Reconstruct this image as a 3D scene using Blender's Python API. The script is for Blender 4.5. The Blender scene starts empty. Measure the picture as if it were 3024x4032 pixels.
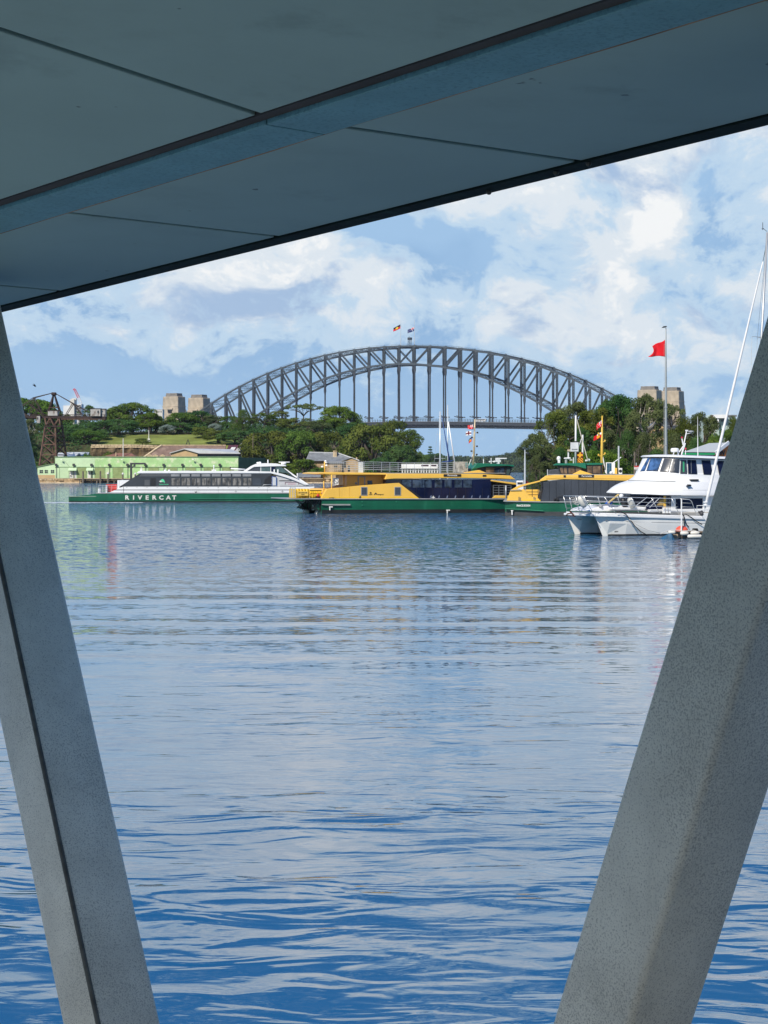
import bpy, bmesh, math, random
from mathutils import Vector, Matrix, noise as mnoise

# ------------------------------------------------------------------ camera, sky, sun, exposure
S = bpy.context.scene
COL = S.collection
F, CX, HY, EYE = 8624.0, 1512.0, 1850.0, 4.6     # focal length in photo pixels, centre column, horizon row, eye height (m)
V = Vector
rad = math.radians

cd = bpy.data.cameras.new('camera')
cam = bpy.data.objects.new('camera', cd)
COL.objects.link(cam)
cam.location = (0, 0, EYE)
cam.rotation_euler = (rad(90), 0, 0)
cd.sensor_fit = 'HORIZONTAL'
cd.sensor_width = 36.0
cd.lens = F / 3024 * 36
cd.shift_y = -(2016 - HY) / 3024
cd.clip_start = 0.1
cd.clip_end = 30000
S.camera = cam
S.view_settings.view_transform = 'Standard'
S.view_settings.look = 'None'
S.view_settings.gamma = 1.0
S.view_settings.exposure = 0.0
S.view_settings.use_curve_mapping = False
S.cycles.use_denoising = True
S.cycles.max_bounces = 6
S.cycles.diffuse_bounces = 3
S.cycles.glossy_bounces = 3
S.cycles.transmission_bounces = 3
S.cycles.caustics_reflective = False
S.cycles.caustics_refractive = False
S.cycles.sample_clamp_indirect = 6.0
S.cycles.volume_bounces = 0

SUN_EL, SUN_AZ = rad(41), math.atan2(-0.48, -0.80)      # azimuth clockwise from +Y
sun_dir = V((math.sin(SUN_AZ) * math.cos(SUN_EL), math.cos(SUN_AZ) * math.cos(SUN_EL), math.sin(SUN_EL)))
sl = bpy.data.lights.new('sun', 'SUN')
sl.energy = 5.0
sl.angle = rad(0.5)
sl.color = (1.0, 0.93, 0.82)
so = bpy.data.objects.new('sun', sl)
COL.objects.link(so)
so.rotation_euler = sun_dir.to_track_quat('Z', 'Y').to_euler()
so.location = (0, 0, 60)


class NT:
    """Small node-building helper."""
    def __init__(s, tree):
        s.t = tree; s.n = tree.nodes; s.l = tree.links
    def new(s, typ, **kw):
        nd = s.n.new(typ)
        for k, v in kw.items(): setattr(nd, k, v)
        return nd
    def put(s, sock, val):
        if hasattr(val, 'is_output') or isinstance(val, bpy.types.NodeSocket): s.l.new(val, sock)
        elif val is not None: sock.default_value = val
    def m(s, op, a, b=None, c=None, clamp=False):
        nd = s.new('ShaderNodeMath', operation=op, use_clamp=clamp)
        for i, x in enumerate((a, b, c)):
            if x is not None: s.put(nd.inputs[i], x)
        return nd.outputs[0]
    def vm(s, op, a, b=None, scale=None):
        nd = s.new('ShaderNodeVectorMath', operation=op)
        s.put(nd.inputs[0], a)
        if b is not None: s.put(nd.inputs[1], b)
        if scale is not None: s.put(nd.inputs['Scale'], scale)
        return nd.outputs['Value'] if op in ('LENGTH', 'DISTANCE', 'DOT_PRODUCT') else nd.outputs[0]
    def sep(s, v):
        nd = s.new('ShaderNodeSeparateXYZ'); s.put(nd.inputs[0], v); return nd.outputs
    def comb(s, x, y, z):
        nd = s.new('ShaderNodeCombineXYZ')
        for i, q in enumerate((x, y, z)): s.put(nd.inputs[i], q)
        return nd.outputs[0]
    def noise(s, vec, scale, detail=4, rough=0.55, dist=0.0, color=False, lac=2.0):
        nd = s.new('ShaderNodeTexNoise')
        s.put(nd.inputs['Vector'], vec); s.put(nd.inputs['Scale'], scale); s.put(nd.inputs['Detail'], detail)
        s.put(nd.inputs['Roughness'], rough); s.put(nd.inputs['Distortion'], dist); s.put(nd.inputs['Lacunarity'], lac)
        return nd.outputs['Color'] if color else nd.outputs['Fac']
    def step(s, x, lo, hi, a=0.0, b=1.0, smooth=True):
        nd = s.new('ShaderNodeMapRange', interpolation_type='SMOOTHSTEP' if smooth else 'LINEAR')
        s.put(nd.inputs['Value'], x); s.put(nd.inputs['From Min'], lo); s.put(nd.inputs['From Max'], hi)
        s.put(nd.inputs['To Min'], a); s.put(nd.inputs['To Max'], b)
        return nd.outputs[0]
    def mix(s, f, a, b, blend='MIX'):
        nd = s.new('ShaderNodeMix', data_type='RGBA', blend_type=blend)
        s.put(nd.inputs[0], f)
        for sock, x in ((nd.inputs[6], a), (nd.inputs[7], b)):
            if isinstance(x, tuple) and len(x) == 3: x = x + (1.0,)
            s.put(sock, x)
        return nd.outputs[2]


def srgb(r, g, b):
    f = lambda c: (c / 255 / 12.92) if c <= 10 else ((c / 255 + 0.055) / 1.055) ** 2.4
    return (f(r), f(g), f(b))


W = bpy.data.worlds.new('World')
S.world = W
W.use_nodes = True
SKY_STRENGTH = 0.10


def build_sky():
    k = NT(W.node_tree)
    k.n.clear()
    sky = k.new('ShaderNodeTexSky', sky_type='NISHITA', sun_disc=False)
    sky.sun_elevation = SUN_EL
    sky.sun_rotation = SUN_AZ % (2 * math.pi)
    sky.altitude = 0; sky.air_density = 1.0; sky.dust_density = 0.6; sky.ozone_density = 1.6
    d = k.new('ShaderNodeTexCoord').outputs['Generated']
    d = k.vm('NORMALIZE', d)
    x, y, z = k.sep(d)[0:3]
    # domain warp so that cloud edges billow
    wv = k.noise(d, 9.0, 3, 0.5, color=True)
    wv = k.vm('SCALE', k.vm('SUBTRACT', wv, (0.5, 0.5, 0.5)), scale=0.05)
    dw = k.vm('ADD', d, wv)
    flat = k.vm('MULTIPLY', dw, (1.0, 1.0, 1.55))
    n1 = k.noise(flat, 11.0, 9, 0.60, 0.25)                   # cumulus field
    n2 = k.noise(k.vm('ADD', flat, (3.1, 1.7, 0.4)), 4.2, 6, 0.5, 0.3)   # broad breaks
    n3 = k.noise(k.vm('ADD', flat, (0.3, 5.7, 2.4)), 26.0, 7, 0.62, 0.4)  # small billows
    # individual cloud heaps and gaps standing over the harbour: (photo column, row, half-width, half-height, weight)
    blobs = CLOUDS
    acc = None
    for (px, py, wx, wz, wt) in blobs:
        c = V(((px - CX) / F, 1.0, (HY - py) / F)).normalized()
        q = k.vm('SUBTRACT', dw, tuple(c))
        q = k.vm('MULTIPLY', q, (F / wx, 6.0, F / wz))
        q = k.step(k.vm('LENGTH', q), 0.15, 1.25, wt, 0.0)
        acc = q if acc is None else k.m('ADD', acc, q)
    n4 = k.noise(k.vm('ADD', flat, (1.9, 4.4, 6.4)), 75.0, 6, 0.65, 0.3)  # crisp edges
    dens = k.m('ADD', k.m('MULTIPLY', k.m('SUBTRACT', n1, 0.5), 1.35), acc)
    dens = k.m('ADD', dens, k.m('MULTIPLY', k.m('SUBTRACT', n2, 0.5), 0.75))
    dens = k.m('ADD', dens, k.m('MULTIPLY', k.m('SUBTRACT', n3, 0.5), 1.15))
    dens = k.m('ADD', dens, k.m('MULTIPLY', k.m('SUBTRACT', n4, 0.5), 0.75))
    # cover: nearly closed low down, broken overhead
    low = k.m('MULTIPLY', k.step(z, 0.09, 0.14), k.step(k.m('ADD', z, k.m('MULTIPLY', k.m('SUBTRACT', n2, 0.5), 0.10)), 0.155, 0.240, 1.0, 0.0))
    dens = k.m('ADD', dens, k.m('ADD', k.m('MULTIPLY', low, 0.52), k.step(z, 0.16, 0.24, 0.25, 0.10)))
    inv = 1.0 / SKY_STRENGTH
    sc = lambda c: tuple(q * inv for q in c)
    veil = sc(srgb(164, 199, 233))      # thin blue-grey layer
    pale = sc(srgb(193, 217, 238))
    white = sc(srgb(224, 233, 241))
    heap = sc(srgb(246, 248, 249))
    grey = sc(srgb(146, 183, 222))
    clear = k.mix(0.85, sky.outputs[0], sc(srgb(16, 104, 184)))   # clear blue seen through the breaks
    base = k.mix(k.step(z, 0.145, 0.250, 0.96, 0.03), clear, veil)
    under = k.noise(k.vm('ADD', flat, (7.3, 2.2, 0.9)), 7.0, 6, 0.55, 0.2)
    base = k.mix(k.m('MULTIPLY', k.step(under, 0.46, 0.64), k.m('MULTIPLY', k.step(z, 0.02, 0.07), k.step(z, 0.12, 0.22, 1.0, 0.0))), base, grey)
    col = k.mix(k.step(dens, 0.20, 0.42), base, pale)
    col = k.mix(k.step(dens, 0.43, 0.68), col, white)
    col = k.mix(k.step(dens, 0.74, 0.94), col, heap)
    n1u = k.noise(k.vm('ADD', flat, (0.004, 0.0, 0.022)), 11.0, 9, 0.60, 0.25)
    base_sh = k.m('MULTIPLY', k.step(k.m('SUBTRACT', n1u, n1), 0.0, 0.14), k.step(dens, 0.35, 0.6))
    col = k.mix(k.m('MULTIPLY', base_sh, 0.9), col, sc(srgb(160, 188, 222)))
    bg = k.new('ShaderNodeBackground')
    k.l.new(col, bg.inputs['Color'])
    bg.inputs['Strength'].default_value = SKY_STRENGTH
    out = k.new('ShaderNodeOutputWorld')
    k.l.new(bg.outputs[0], out.inputs['Surface'])


CLOUDS = [
    (1500, 1200, 1700, 420, 0.12), (2900, 1250, 400, 380, 0.10),
    (2640, 800, 170, 130, 0.50), (2430, 1000, 230, 190, 0.42), (2560, 900, 140, 100, 0.3), (2080, 1200, 260, 160, 0.32), (1900, 1260, 150, 70, 0.2),
    (1300, 1080, 620, 180, 0.34), (700, 1130, 420, 190, 0.22), (560, 1350, 260, 200, 0.18), (2500, 1350, 420, 160, 0.10),
    (1650, 930, 420, 150, -0.45), (2900, 760, 260, 260, -0.35), (2540, 1020, 90, 70, -0.35), (1250, 1500, 900, 140, -0.25),
    (2150, 1560, 700, 160, -0.22), (300, 1500, 420, 150, -0.2), (520, 1230, 120, 170, -0.12), (2750, 1420, 200, 200, -0.15),
]
build_sky()


# ------------------------------------------------------------------ geometry helpers
Z = V((0, 0, 1))


def at(px, py, d):
    """World point seen at photo pixel (px, py) when it stands d metres ahead."""
    return V(((px - CX) / F * d, d, EYE + (HY - py) / F * d))


def dist_of(py):
    """Distance of the water surface seen in photo row py."""
    return EYE * F / (py - HY)


class MB:
    def __init__(s):
        s.v = []; s.f = []; s.mi = []
    def add(s, vs, fs, mi=0):
        o = len(s.v)
        s.v.extend([tuple(p) for p in vs])
        s.f.extend([tuple(i + o for i in f) for f in fs])
        s.mi.extend([mi] * len(fs))
        return s
    def hexa(s, p, mi=0):
        return s.add(p, [(0, 3, 2, 1), (4, 5, 6, 7), (0, 1, 5, 4), (1, 2, 6, 5), (2, 3, 7, 6), (3, 0, 4, 7)], mi)
    def box(s, x0, x1, y0, y1, z0, z1, mi=0):
        return s.hexa([(x0, y0, z0), (x1, y0, z0), (x1, y1, z0), (x0, y1, z0), (x0, y0, z1), (x1, y0, z1), (x1, y1, z1), (x0, y1, z1)], mi)
    def bar(s, p, q, w, h=None, up=Z, mi=0):
        p = V(p); q = V(q); h = w if h is None else h
        d = (q - p).normalized(); up = V(up)
        if abs(d.dot(up)) > 0.999: up = V((0, 1, 0)) if abs(d.y) < 0.9 else V((1, 0, 0))
        a = d.cross(up).normalized() * (w / 2); b = d.cross(a).normalized() * (h / 2)
        return s.hexa([p - a - b, p + a - b, p + a + b, p - a + b, q - a - b, q + a - b, q + a + b, q - a + b], mi)
    def tube(s, p, q, r0, r1=None, n=8, mi=0):
        return s.path([p, q], [r0, r0 if r1 is None else r1], n, mi)
    def path(s, pts, r, n=6, mi=0):
        pts = [V(p) for p in pts]
        rs = r if isinstance(r, (list, tuple)) else [r] * len(pts)
        rings = []; a = None
        for i, p in enumerate(pts):
            d = (pts[min(i + 1, len(pts) - 1)] - pts[max(i - 1, 0)]).normalized()
            if a is None: a = d.orthogonal().normalized()
            else:
                a = (a - d * a.dot(d))
                a = a.normalized() if a.length > 1e-6 else d.orthogonal().normalized()
            b = d.cross(a)
            rings.append([p + (a * math.cos(2 * math.pi * j / n) + b * math.sin(2 * math.pi * j / n)) * rs[i] for j in range(n)])
        return s.loft(rings, mi)
    def loft(s, rings, mi=0, caps=True, closed=True):
        n = len(rings[0]); vs = [p for r in rings for p in r]; fs = []
        for i in range(len(rings) - 1):
            for j in range(n if closed else n - 1):
                fs.append((i * n + j, i * n + (j + 1) % n, (i + 1) * n + (j + 1) % n, (i + 1) * n + j))
        if caps and closed:
            fs.append(tuple(range(n - 1, -1, -1))); fs.append(tuple((len(rings) - 1) * n + j for j in range(n)))
        return s.add(vs, fs, mi)
    def prism(s, pts, vec, mi=0):
        vec = V(vec)
        return s.loft([[V(p) for p in pts], [V(p) + vec for p in pts]], mi)
    def lathe(s, c, prof, n=12, axis=Z, mi=0):
        c = V(c); ax = V(axis).normalized(); a = ax.orthogonal().normalized(); b = ax.cross(a)
        return s.loft([[c + ax * h + (a * math.cos(2 * math.pi * j / n) + b * math.sin(2 * math.pi * j / n)) * max(r, 1e-4) for j in range(n)] for r, h in prof], mi)
    def ball(s, c, r, n=10, m=6, sz=1.0, mi=0):
        return s.lathe(c, [(r * math.sin(math.pi * i / m), -r * sz * math.cos(math.pi * i / m)) for i in range(m + 1)], n, Z, mi)
    def mesh(s, name, recalc=True, smooth=False, bevel=0.0, seg=2, ang=30):
        me = bpy.data.meshes.new(name)
        me.from_pydata(s.v, [], s.f)
        if any(s.mi): me.polygons.foreach_set('material_index', s.mi)
        if recalc or bevel:
            bm = bmesh.new(); bm.from_mesh(me)
            if recalc: bmesh.ops.recalc_face_normals(bm, faces=bm.faces)
            if bevel:
                es = [e for e in bm.edges if len(e.link_faces) == 2 and e.calc_face_angle(0) > rad(ang)]
                bmesh.ops.bevel(bm, geom=es, offset=bevel, segments=seg, affect='EDGES', profile=0.5, clamp_overlap=True)
            bm.to_mesh(me); bm.free()
        if smooth: me.polygons.foreach_set('use_smooth', [True] * len(me.polygons))
        me.update()
        return me
    def obj(s, name, mats, parent=None, smooth=False, bevel=0.0, seg=2, label=None, recalc=True, ang=30, loc=None):
        me = s.mesh(name, recalc, smooth, bevel, seg, ang)
        for m in (mats if isinstance(mats, (list, tuple)) else [mats]): me.materials.append(m)
        return link(name, me, parent, label, loc)


def link(name, data, parent=None, label=None, loc=None):
    o = bpy.data.objects.new(name, data)
    COL.objects.link(o)
    if parent is not None: o.parent = parent
    if loc is not None: o.location = loc
    if label: o['label'] = label
    return o


def tag(o, label, cat, group=None):
    o['label'] = label; o['category'] = cat
    if group: o['group'] = group
    return o


def thing(name, label, cat, loc=(0, 0, 0), rz=0.0, group=None):
    o = bpy.data.objects.new(name, None)
    COL.objects.link(o)
    o.empty_display_size = 0.2
    o.location = loc; o.rotation_euler = (0, 0, rz)
    return tag(o, label, cat, group)


def setting(o, kind='structure'):
    o['kind'] = kind
    return o


def text_obj(name, body, size, parent, mtx, mat, depth=0.004, align='CENTER', bold=0.0, spacing=1.0, xs=1.0):
    """Raised lettering as real mesh; mtx places the text plane (x along the words, z out of the surface)."""
    cu = bpy.data.curves.new(name, 'FONT')
    cu.body = body; cu.size = size; cu.extrude = depth; cu.align_x = align; cu.align_y = 'CENTER'
    cu.offset = bold; cu.space_character = spacing; cu.resolution_u = 2
    tmp = bpy.data.objects.new(name, cu)
    me = bpy.data.meshes.new_from_object(tmp)
    bpy.data.objects.remove(tmp); bpy.data.curves.remove(cu)
    me.name = name
    if xs != 1.0: me.transform(Matrix.Diagonal((xs, 1, 1, 1)))
    me.transform(mtx)
    me.materials.clear(); me.materials.append(mat)
    return link(name, me, parent)


def facing(origin, xdir, up=Z):
    """Matrix whose x runs along xdir and y along up."""
    x = V(xdir).normalized(); y = V(up).normalized(); z = x.cross(y).normalized(); y = z.cross(x)
    return Matrix.Translation(V(origin)) @ Matrix((x, y, z)).transposed().to_4x4()


# ------------------------------------------------------------------ materials
MATS = {}


def mat(name, color, rough=0.5, metal=0.0, var=0.12, scale=1.0, spec=0.5, stain=None, stain_amt=0.0, stain_scale=0.6,
        bump=0.0, bump_scale=20.0, stretch=(1, 1, 1), coat=0.0, specks=0.0):
    """Painted / stone / metal surface: base colour with soft variation, optional stains and fine relief (object space, metres)."""
    if name in MATS: return MATS[name]
    m = bpy.data.materials.new(name); m.use_nodes = True
    k = NT(m.node_tree); b = k.n['Principled BSDF']
    co = k.vm('MULTIPLY', k.new('ShaderNodeTexCoord').outputs['Object'], stretch)
    c = color
    if var:
        f = k.noise(co, scale, 5, 0.6)
        lo = tuple(q * (1 - var) for q in color); hi = tuple(min(q * (1 + var), 0.95) for q in color)
        c = k.mix(k.step(f, 0.3, 0.7), lo, hi)
    if stain is not None:
        f = k.noise(k.vm('ADD', co, (5.2, 1.3, 3.3)), stain_scale, 7, 0.65)
        c = k.mix(k.step(f, 0.62 - 0.3 * stain_amt, 0.72 - 0.1 * stain_amt, 0.0, min(1.0, 0.4 + stain_amt)), c, stain)
    if specks:                                                   # sparse dark flecks of dirt and faint runs
        f = k.noise(k.vm('ADD', co, (1.7, 9.1, 4.4)), 16.0, 3, 0.5)
        c = k.mix(k.step(f, 0.735, 0.775, 0.0, specks), c, tuple(q * 0.25 for q in color))
        f = k.noise(k.vm('MULTIPLY', co, (1.2, 1.2, 6.0)), 1.6, 6, 0.7)
        c = k.mix(k.step(f, 0.52, 0.75, 0.0, specks * 0.35), c, tuple(q * 0.6 for q in color))
    if isinstance(c, tuple): b.inputs['Base Color'].default_value = c + (1,)
    else: k.l.new(c, b.inputs['Base Color'])
    b.inputs['Roughness'].default_value = rough
    b.inputs['Metallic'].default_value = metal
    b.inputs['Specular IOR Level'].default_value = spec
    if coat: b.inputs['Coat Weight'].default_value = coat
    if bump:
        bp = k.new('ShaderNodeBump'); bp.inputs['Distance'].default_value = bump; bp.inputs['Strength'].default_value = 1.0
        k.l.new(k.noise(co, bump_scale, 6, 0.6), bp.inputs['Height'])
        k.l.new(bp.outputs[0], b.inputs['Normal'])
    MATS[name] = m
    return m


def glass(name, color=(0.012, 0.016, 0.022), rough=0.06, var=0.3, spec=0.5):
    return mat(name, color, rough, 0.0, var, 0.5, spec)


def galvanised(name, light, dark, rough=0.6, freckle=60.0):
    """Hot-dip zinc / textured paint with fine dark freckles and broad drift."""
    m = bpy.data.materials.new(name); m.use_nodes = True
    k = NT(m.node_tree); b = k.n['Principled BSDF']
    co = k.new('ShaderNodeTexCoord').outputs['Object']
    f = k.noise(co, freckle, 4, 0.6)
    f2 = k.noise(co, 3.0, 4, 0.6)
    th = k.step(f2, 0.3, 0.7, 0.40, 0.47)
    sp = k.step(f, k.m('SUBTRACT', th, 0.07), k.m('ADD', th, 0.07), 1.0, 0.0)
    c = k.mix(k.step(k.noise(co, 7.0, 5, 0.6), 0.3, 0.7), tuple(q * 0.9 for q in light), tuple(q * 1.08 for q in light))
    c = k.mix(k.m('MULTIPLY', sp, 0.6), c, dark)
    streak = k.noise(k.vm('MULTIPLY', co, (14, 14, 1.2)), 1.0, 5, 0.6)
    c = k.mix(k.step(streak, 0.60, 0.75, 0.0, 0.35), c, tuple(q * 0.6 for q in light))
    k.l.new(c, b.inputs['Base Color'])
    b.inputs['Roughness'].default_value = rough
    bp = k.new('ShaderNodeBump'); bp.inputs['Distance'].default_value = 0.0015; bp.inputs['Strength'].default_value = 0.7
    k.l.new(f, bp.inputs['Height']); k.l.new(bp.outputs[0], b.inputs['Normal'])
    MATS[name] = m
    return m


# ------------------------------------------------------------------ water
def water_material():
    m = bpy.data.materials.new('harbour_water'); m.use_nodes = True
    k = NT(m.node_tree); b = k.n['Principled BSDF']
    co = k.new('ShaderNodeTexCoord').outputs['Object']
    x, y, z = k.sep(co)[0:3]
    # slow warp, so that crests wander
    wob = k.noise(co, 0.035, 3, 0.5)
    wob2 = k.noise(k.vm('MULTIPLY', co, (0.05, 0.25, 1)), 1.0, 3, 0.5)
    # wash of a passing boat: long low swells lying across the view
    ph = k.m('ADD', k.m('MULTIPLY', y, 2 * math.pi / 5.4), k.m('ADD', k.m('MULTIPLY', wob, 9.0), k.m('MULTIPLY', wob2, 3.5)))
    ph = k.m('ADD', ph, k.m('MULTIPLY', x, 0.035))
    env = k.m('MULTIPLY', k.step(y, 34, 62), k.step(y, 98, 135, 1.0, 0.0))
    env = k.m('ADD', env, k.m('MULTIPLY', k.step(y, 16, 40), 0.30))
    sw = k.m('SINE', k.m('ADD', ph, k.m('MULTIPLY', k.m('SINE', ph), 0.5)))
    swell = k.m('MULTIPLY', k.m('MULTIPLY', sw, env), k.step(k.noise(k.vm('MULTIPLY', co, (0.03, 0.12, 1)), 1.0, 2, 0.5), 0.30, 0.60, 0.25, 1.0))
    h = k.m('MULTIPLY', swell, WATER['swell'])
    # gentle chop, in patches
    patch = k.step(k.noise(k.vm('MULTIPLY', co, (0.05, 0.11, 1)), 1.0, 4, 0.55), 0.38, 0.66)
    cr = k.vm('ADD', co, k.vm('SCALE', k.noise(co, 0.4, 2, 0.5, color=True), scale=1.2))
    r0 = k.noise(k.vm('MULTIPLY', cr, (0.22, 0.40, 1)), 1.0, 2, 0.5, 0.4)
    r1 = k.noise(k.vm('MULTIPLY', cr, (0.70, 1.35, 1)), 1.0, 2, 0.45, 0.6)
    r2 = k.noise(k.vm('MULTIPLY', cr, (2.3, 4.6, 1)), 1.0, 3, 0.5, 0.5)
    lull = k.step(k.noise(k.vm('MULTIPLY', co, (0.09, 0.16, 1)), 1.0, 3, 0.5), 0.36, 0.62, 0.40, 1.15)
    calm = k.step(y, 24, 52, 1.0, WATER['calm'])
    h = k.m('ADD', h, k.m('MULTIPLY', k.m('ADD', k.m('MULTIPLY', r0, WATER['long']), k.m('MULTIPLY', r1, k.m('MULTIPLY', WATER['mid'], lull))), calm))
    h = k.m('ADD', h, k.m('MULTIPLY', r2, k.m('MULTIPLY', k.m('ADD', k.m('MULTIPLY', patch, WATER['fine']), WATER['fine0']), k.step(y, 24, 60, 1.0, 0.5))))
    bp = k.new('ShaderNodeBump'); bp.inputs['Distance'].default_value = 1.0; bp.inputs['Strength'].default_value = 1.0
    k.l.new(h, bp.inputs['Height'])
    # facets of the wind ripple, given straight as slopes so that they hold at any distance; more wind farther out and to the left
    ruff = k.m('MULTIPLY', k.step(k.m('SUBTRACT', y, k.m('MULTIPLY', x, 0.9)), 80, 160), k.step(k.noise(k.vm('MULTIPLY', co, (0.014, 0.030, 1)), 1.0, 4, 0.55), 0.30, 0.60, 0.70, 1.0))
    amp = k.m('ADD', k.m('MULTIPLY', ruff, WATER['ruff']), k.m('MULTIPLY', k.step(y, 18, 70, 0.0, 1.0), k.m('ADD', WATER['rip0'], k.m('MULTIPLY', patch, WATER['rip']))))
    fac = k.noise(k.vm('MULTIPLY', co, (1.9, 2.3, 1)), 1.0, 4, 0.65, 0.4, color=True)
    fac = k.vm('MULTIPLY', k.vm('SUBTRACT', fac, (0.5, 0.5, 0.5)), (1.0, 1.0, 0.0))
    nv = k.vm('NORMALIZE', k.vm('ADD', bp.outputs[0], k.vm('SCALE', fac, scale=amp)))
    k.l.new(nv, b.inputs['Normal'])
    deep = k.mix(k.step(k.noise(co, 0.02, 3, 0.5), 0.3, 0.7), WATER['deep'], tuple(q * 1.25 for q in WATER['deep']))
    k.l.new(deep, b.inputs['Base Color'])
    b.inputs['Roughness'].default_value = 0.04
    b.inputs['IOR'].default_value = WATER['ior']
    b.inputs['Specular IOR Level'].default_value = WATER['spec']
    return m


WATER = dict(swell=0.018, long=0.075, mid=0.056, fine=0.004, fine0=0.002, ruff=3.0, rip0=0.09, rip=0.10, calm=0.20, deep=(0.005, 0.070, 0.145), spec=0.5, ior=3.6)
w = MB()
w.add([(-3200, -1600, 0), (3200, -1600, 0), (3200, 5600, 0), (-3200, 5600, 0)], [(0, 1, 2, 3)])
setting(w.obj('water', water_material(), recalc=False))


# ------------------------------------------------------------------ covered gangway the camera stands in
def ray(px, py):
    return V(((px - CX) / F, 1.0, (HY - py) / F))


EY = V((0, 0, EYE))
G = ray(-5150, 2490).normalized()                       # the way the gangway runs (downhill, to the left)
GN = V((G.y, -G.x, 0)).normalized()                     # square to it, out over the water


def build_gangway():
    zinc = galvanised('speckled_zinc', (0.78, 0.75, 0.64), (0.22, 0.21, 0.18), 0.6, 300.0)
    panel = mat('ceiling_panel', (0.33, 0.48, 0.46), 0.55, 0, 0.05, 1.5, 0.3, stain=(0.21, 0.31, 0.30), stain_amt=0.15, stain_scale=2.0, specks=0.8, bump=0.0006, bump_scale=9.0)
    chan = galvanised('ceiling_channel_zinc', (0.16, 0.36, 0.40), (0.09, 0.21, 0.24), 0.5, 110.0)
    dark = mat('dark_reveal', (0.05, 0.05, 0.05), 0.8, 0, 0.2, 4)
    gutter = mat('gutter_green_black', (0.007, 0.018, 0.017), 0.8, 0, 0.5, 9.0, 0.15, stain=(0.025, 0.055, 0.05), stain_amt=0.2, stain_scale=30.0)
    seal = mat('rusty_sealant', (0.34, 0.20, 0.09), 0.8, 0, 0.4, 6.0)
    steel = mat('bolt_steel', (0.05, 0.055, 0.05), 0.6, 0.2, 0.2, 30)

    t = thing('covered_gangway', 'grey steel covered gangway framing the view, ceiling above and two leaning braces', 'gangway', (0, 0, 0))
    w0 = 2.75
    onw = lambda px, py: EY + ray(px, py) * (w0 / ray(px, py).dot(GN))
    c2 = GN * 1.0 + Z * -0.045
    c2.normalize()
    E0 = EY + ray(1512, 857) * (0.62 / ray(1512, 857).z)
    en = G.cross(c2).normalized()
    if en.z > 0: en = -en                                # downward normal of the eave soffit
    def oneave(px, py, off=0.0):
        r = ray(px, py)
        return EY + r * ((E0 + en * off - EY).dot(en) / r.dot(en))
    # a coordinate pair on the soffit: u along the gangway, v outward
    def uv(p): return ((p - E0).dot(G), (p - E0).dot(c2))
    def P(u, v, off=0.0): return E0 + G * u + c2 * v + en * off
    ve_top = uv(oneave(1512, 827))[1]
    vch0 = uv(oneave(1512, 442))[1]                      # channel edges
    vch1 = uv(oneave(1512, 319))[1]
    vrev = uv(oneave(1512, 290))[1]
    us = [uv(oneave(*q))[0] for q in ((1340, 500), (250, 837), (0, 1113))]
    ue = [uv(oneave(*q))[0] for q in ((2255, 632), (1060, 928), (240, 1140))]
    pitch = us[1] - us[0]
    # leaning box-section braces in the side truss, zig-zagging between soffit and deck
    def brace(a, ax, label, seam):
        side = GN.cross(ax).normalized()
        if side.dot(G) < 0: side = -side
        k_ = (E0 - en * 0.02 - a).dot(en) / ax.dot(en)
        top = a + ax * k_; bot = a + ax * ((2.66 + G.z * 4 - a.z) / ax.z)
        s = 0.18
        mb = MB()
        r = 0.016
        ring = []
        for cx, cy, a0 in ((r, r, 180), (s - r, r, 270), (s - r, s - r, 0), (r, s - r, 90)):
            for j in range(5):
                an = rad(a0 + j * 22.5)
                ring.append((cx + r * math.cos(an), cy + r * math.sin(an)))
        mb.loft([[q + side * u + GN * v for u, v in ring] for q in (top, bot)])
        o = mb.obj('diagonal_brace', zinc, t, label=label)
        if seam:
            c_ = side * 0.004 + GN * 0.004
            MB().path([top + c_, bot + c_], 0.0065, 8).obj('weld_seam', mat('weld_dark', (0.09, 0.09, 0.08), 0.7, 0, 0.3, 30.0), o, smooth=True)
        o.data.polygons.foreach_set('use_smooth', [len(p.vertices) == 4 for p in o.data.polygons])
        return top, ax
    ra, rb = onw(3024, 2300), onw(2495, 3978); la, lb = onw(0, 2224), onw(384, 4032)
    rt, rax = brace(ra, (rb - ra).normalized(), 'right hand brace leaning outward to the right, darker on its shaded side', False)
    lt, lax = brace(la, (lb - la).normalized(), 'left hand brace leaning outward to the left, with a dark seam', True)
    brace(rt - G * 0.24, lax, None, False); brace(lt + G * 0.24, rax, None, False)
    # eave soffit panels, 8 mm joints
    jn = [(us[0] - pitch, ue[0] - pitch), (us[0], ue[0]), (us[1], ue[1]), (us[1] + pitch, ue[1] + pitch), (us[1] + 2 * pitch, ue[1] + 2 * pitch)]
    for _ in range(3): jn = [(jn[0][0] - pitch, jn[0][1] - pitch)] + jn
    for i in range(len(jn) - 1):
        g = 0.010
        (u0, w0_), (u1, w1_) = jn[i], jn[i + 1]
        mb = MB()
        mb.prism([P(u0 + g, vch0 + 0.004), P(u1 - g, vch0 + 0.004), P(w1_ - g, ve_top - 0.001), P(w0_ + g, ve_top - 0.001)], -en * 0.03)
        mb.obj('soffit_panel', panel, t, bevel=0.003, seg=2)
    ua, ub = jn[0][0], jn[-1][0]
    # dark roof sheet above the joints
    mb = MB(); mb.prism([P(ua, vrev, -0.05), P(ub, vrev, -0.05), P(ub, 0.002, -0.05), P(ua, 0.002, -0.05)], -en * 0.04)
    mb.obj('roof_sheet', dark, t)
    # gutter along the outer edge
    mb = MB(); mb.prism([P(ua, ve_top + 0.001, 0.004), P(ua, 0.0, 0.004), P(ua, 0.004, -0.06), P(ua, ve_top + 0.001, -0.045)], G * (ub - ua))
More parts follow.
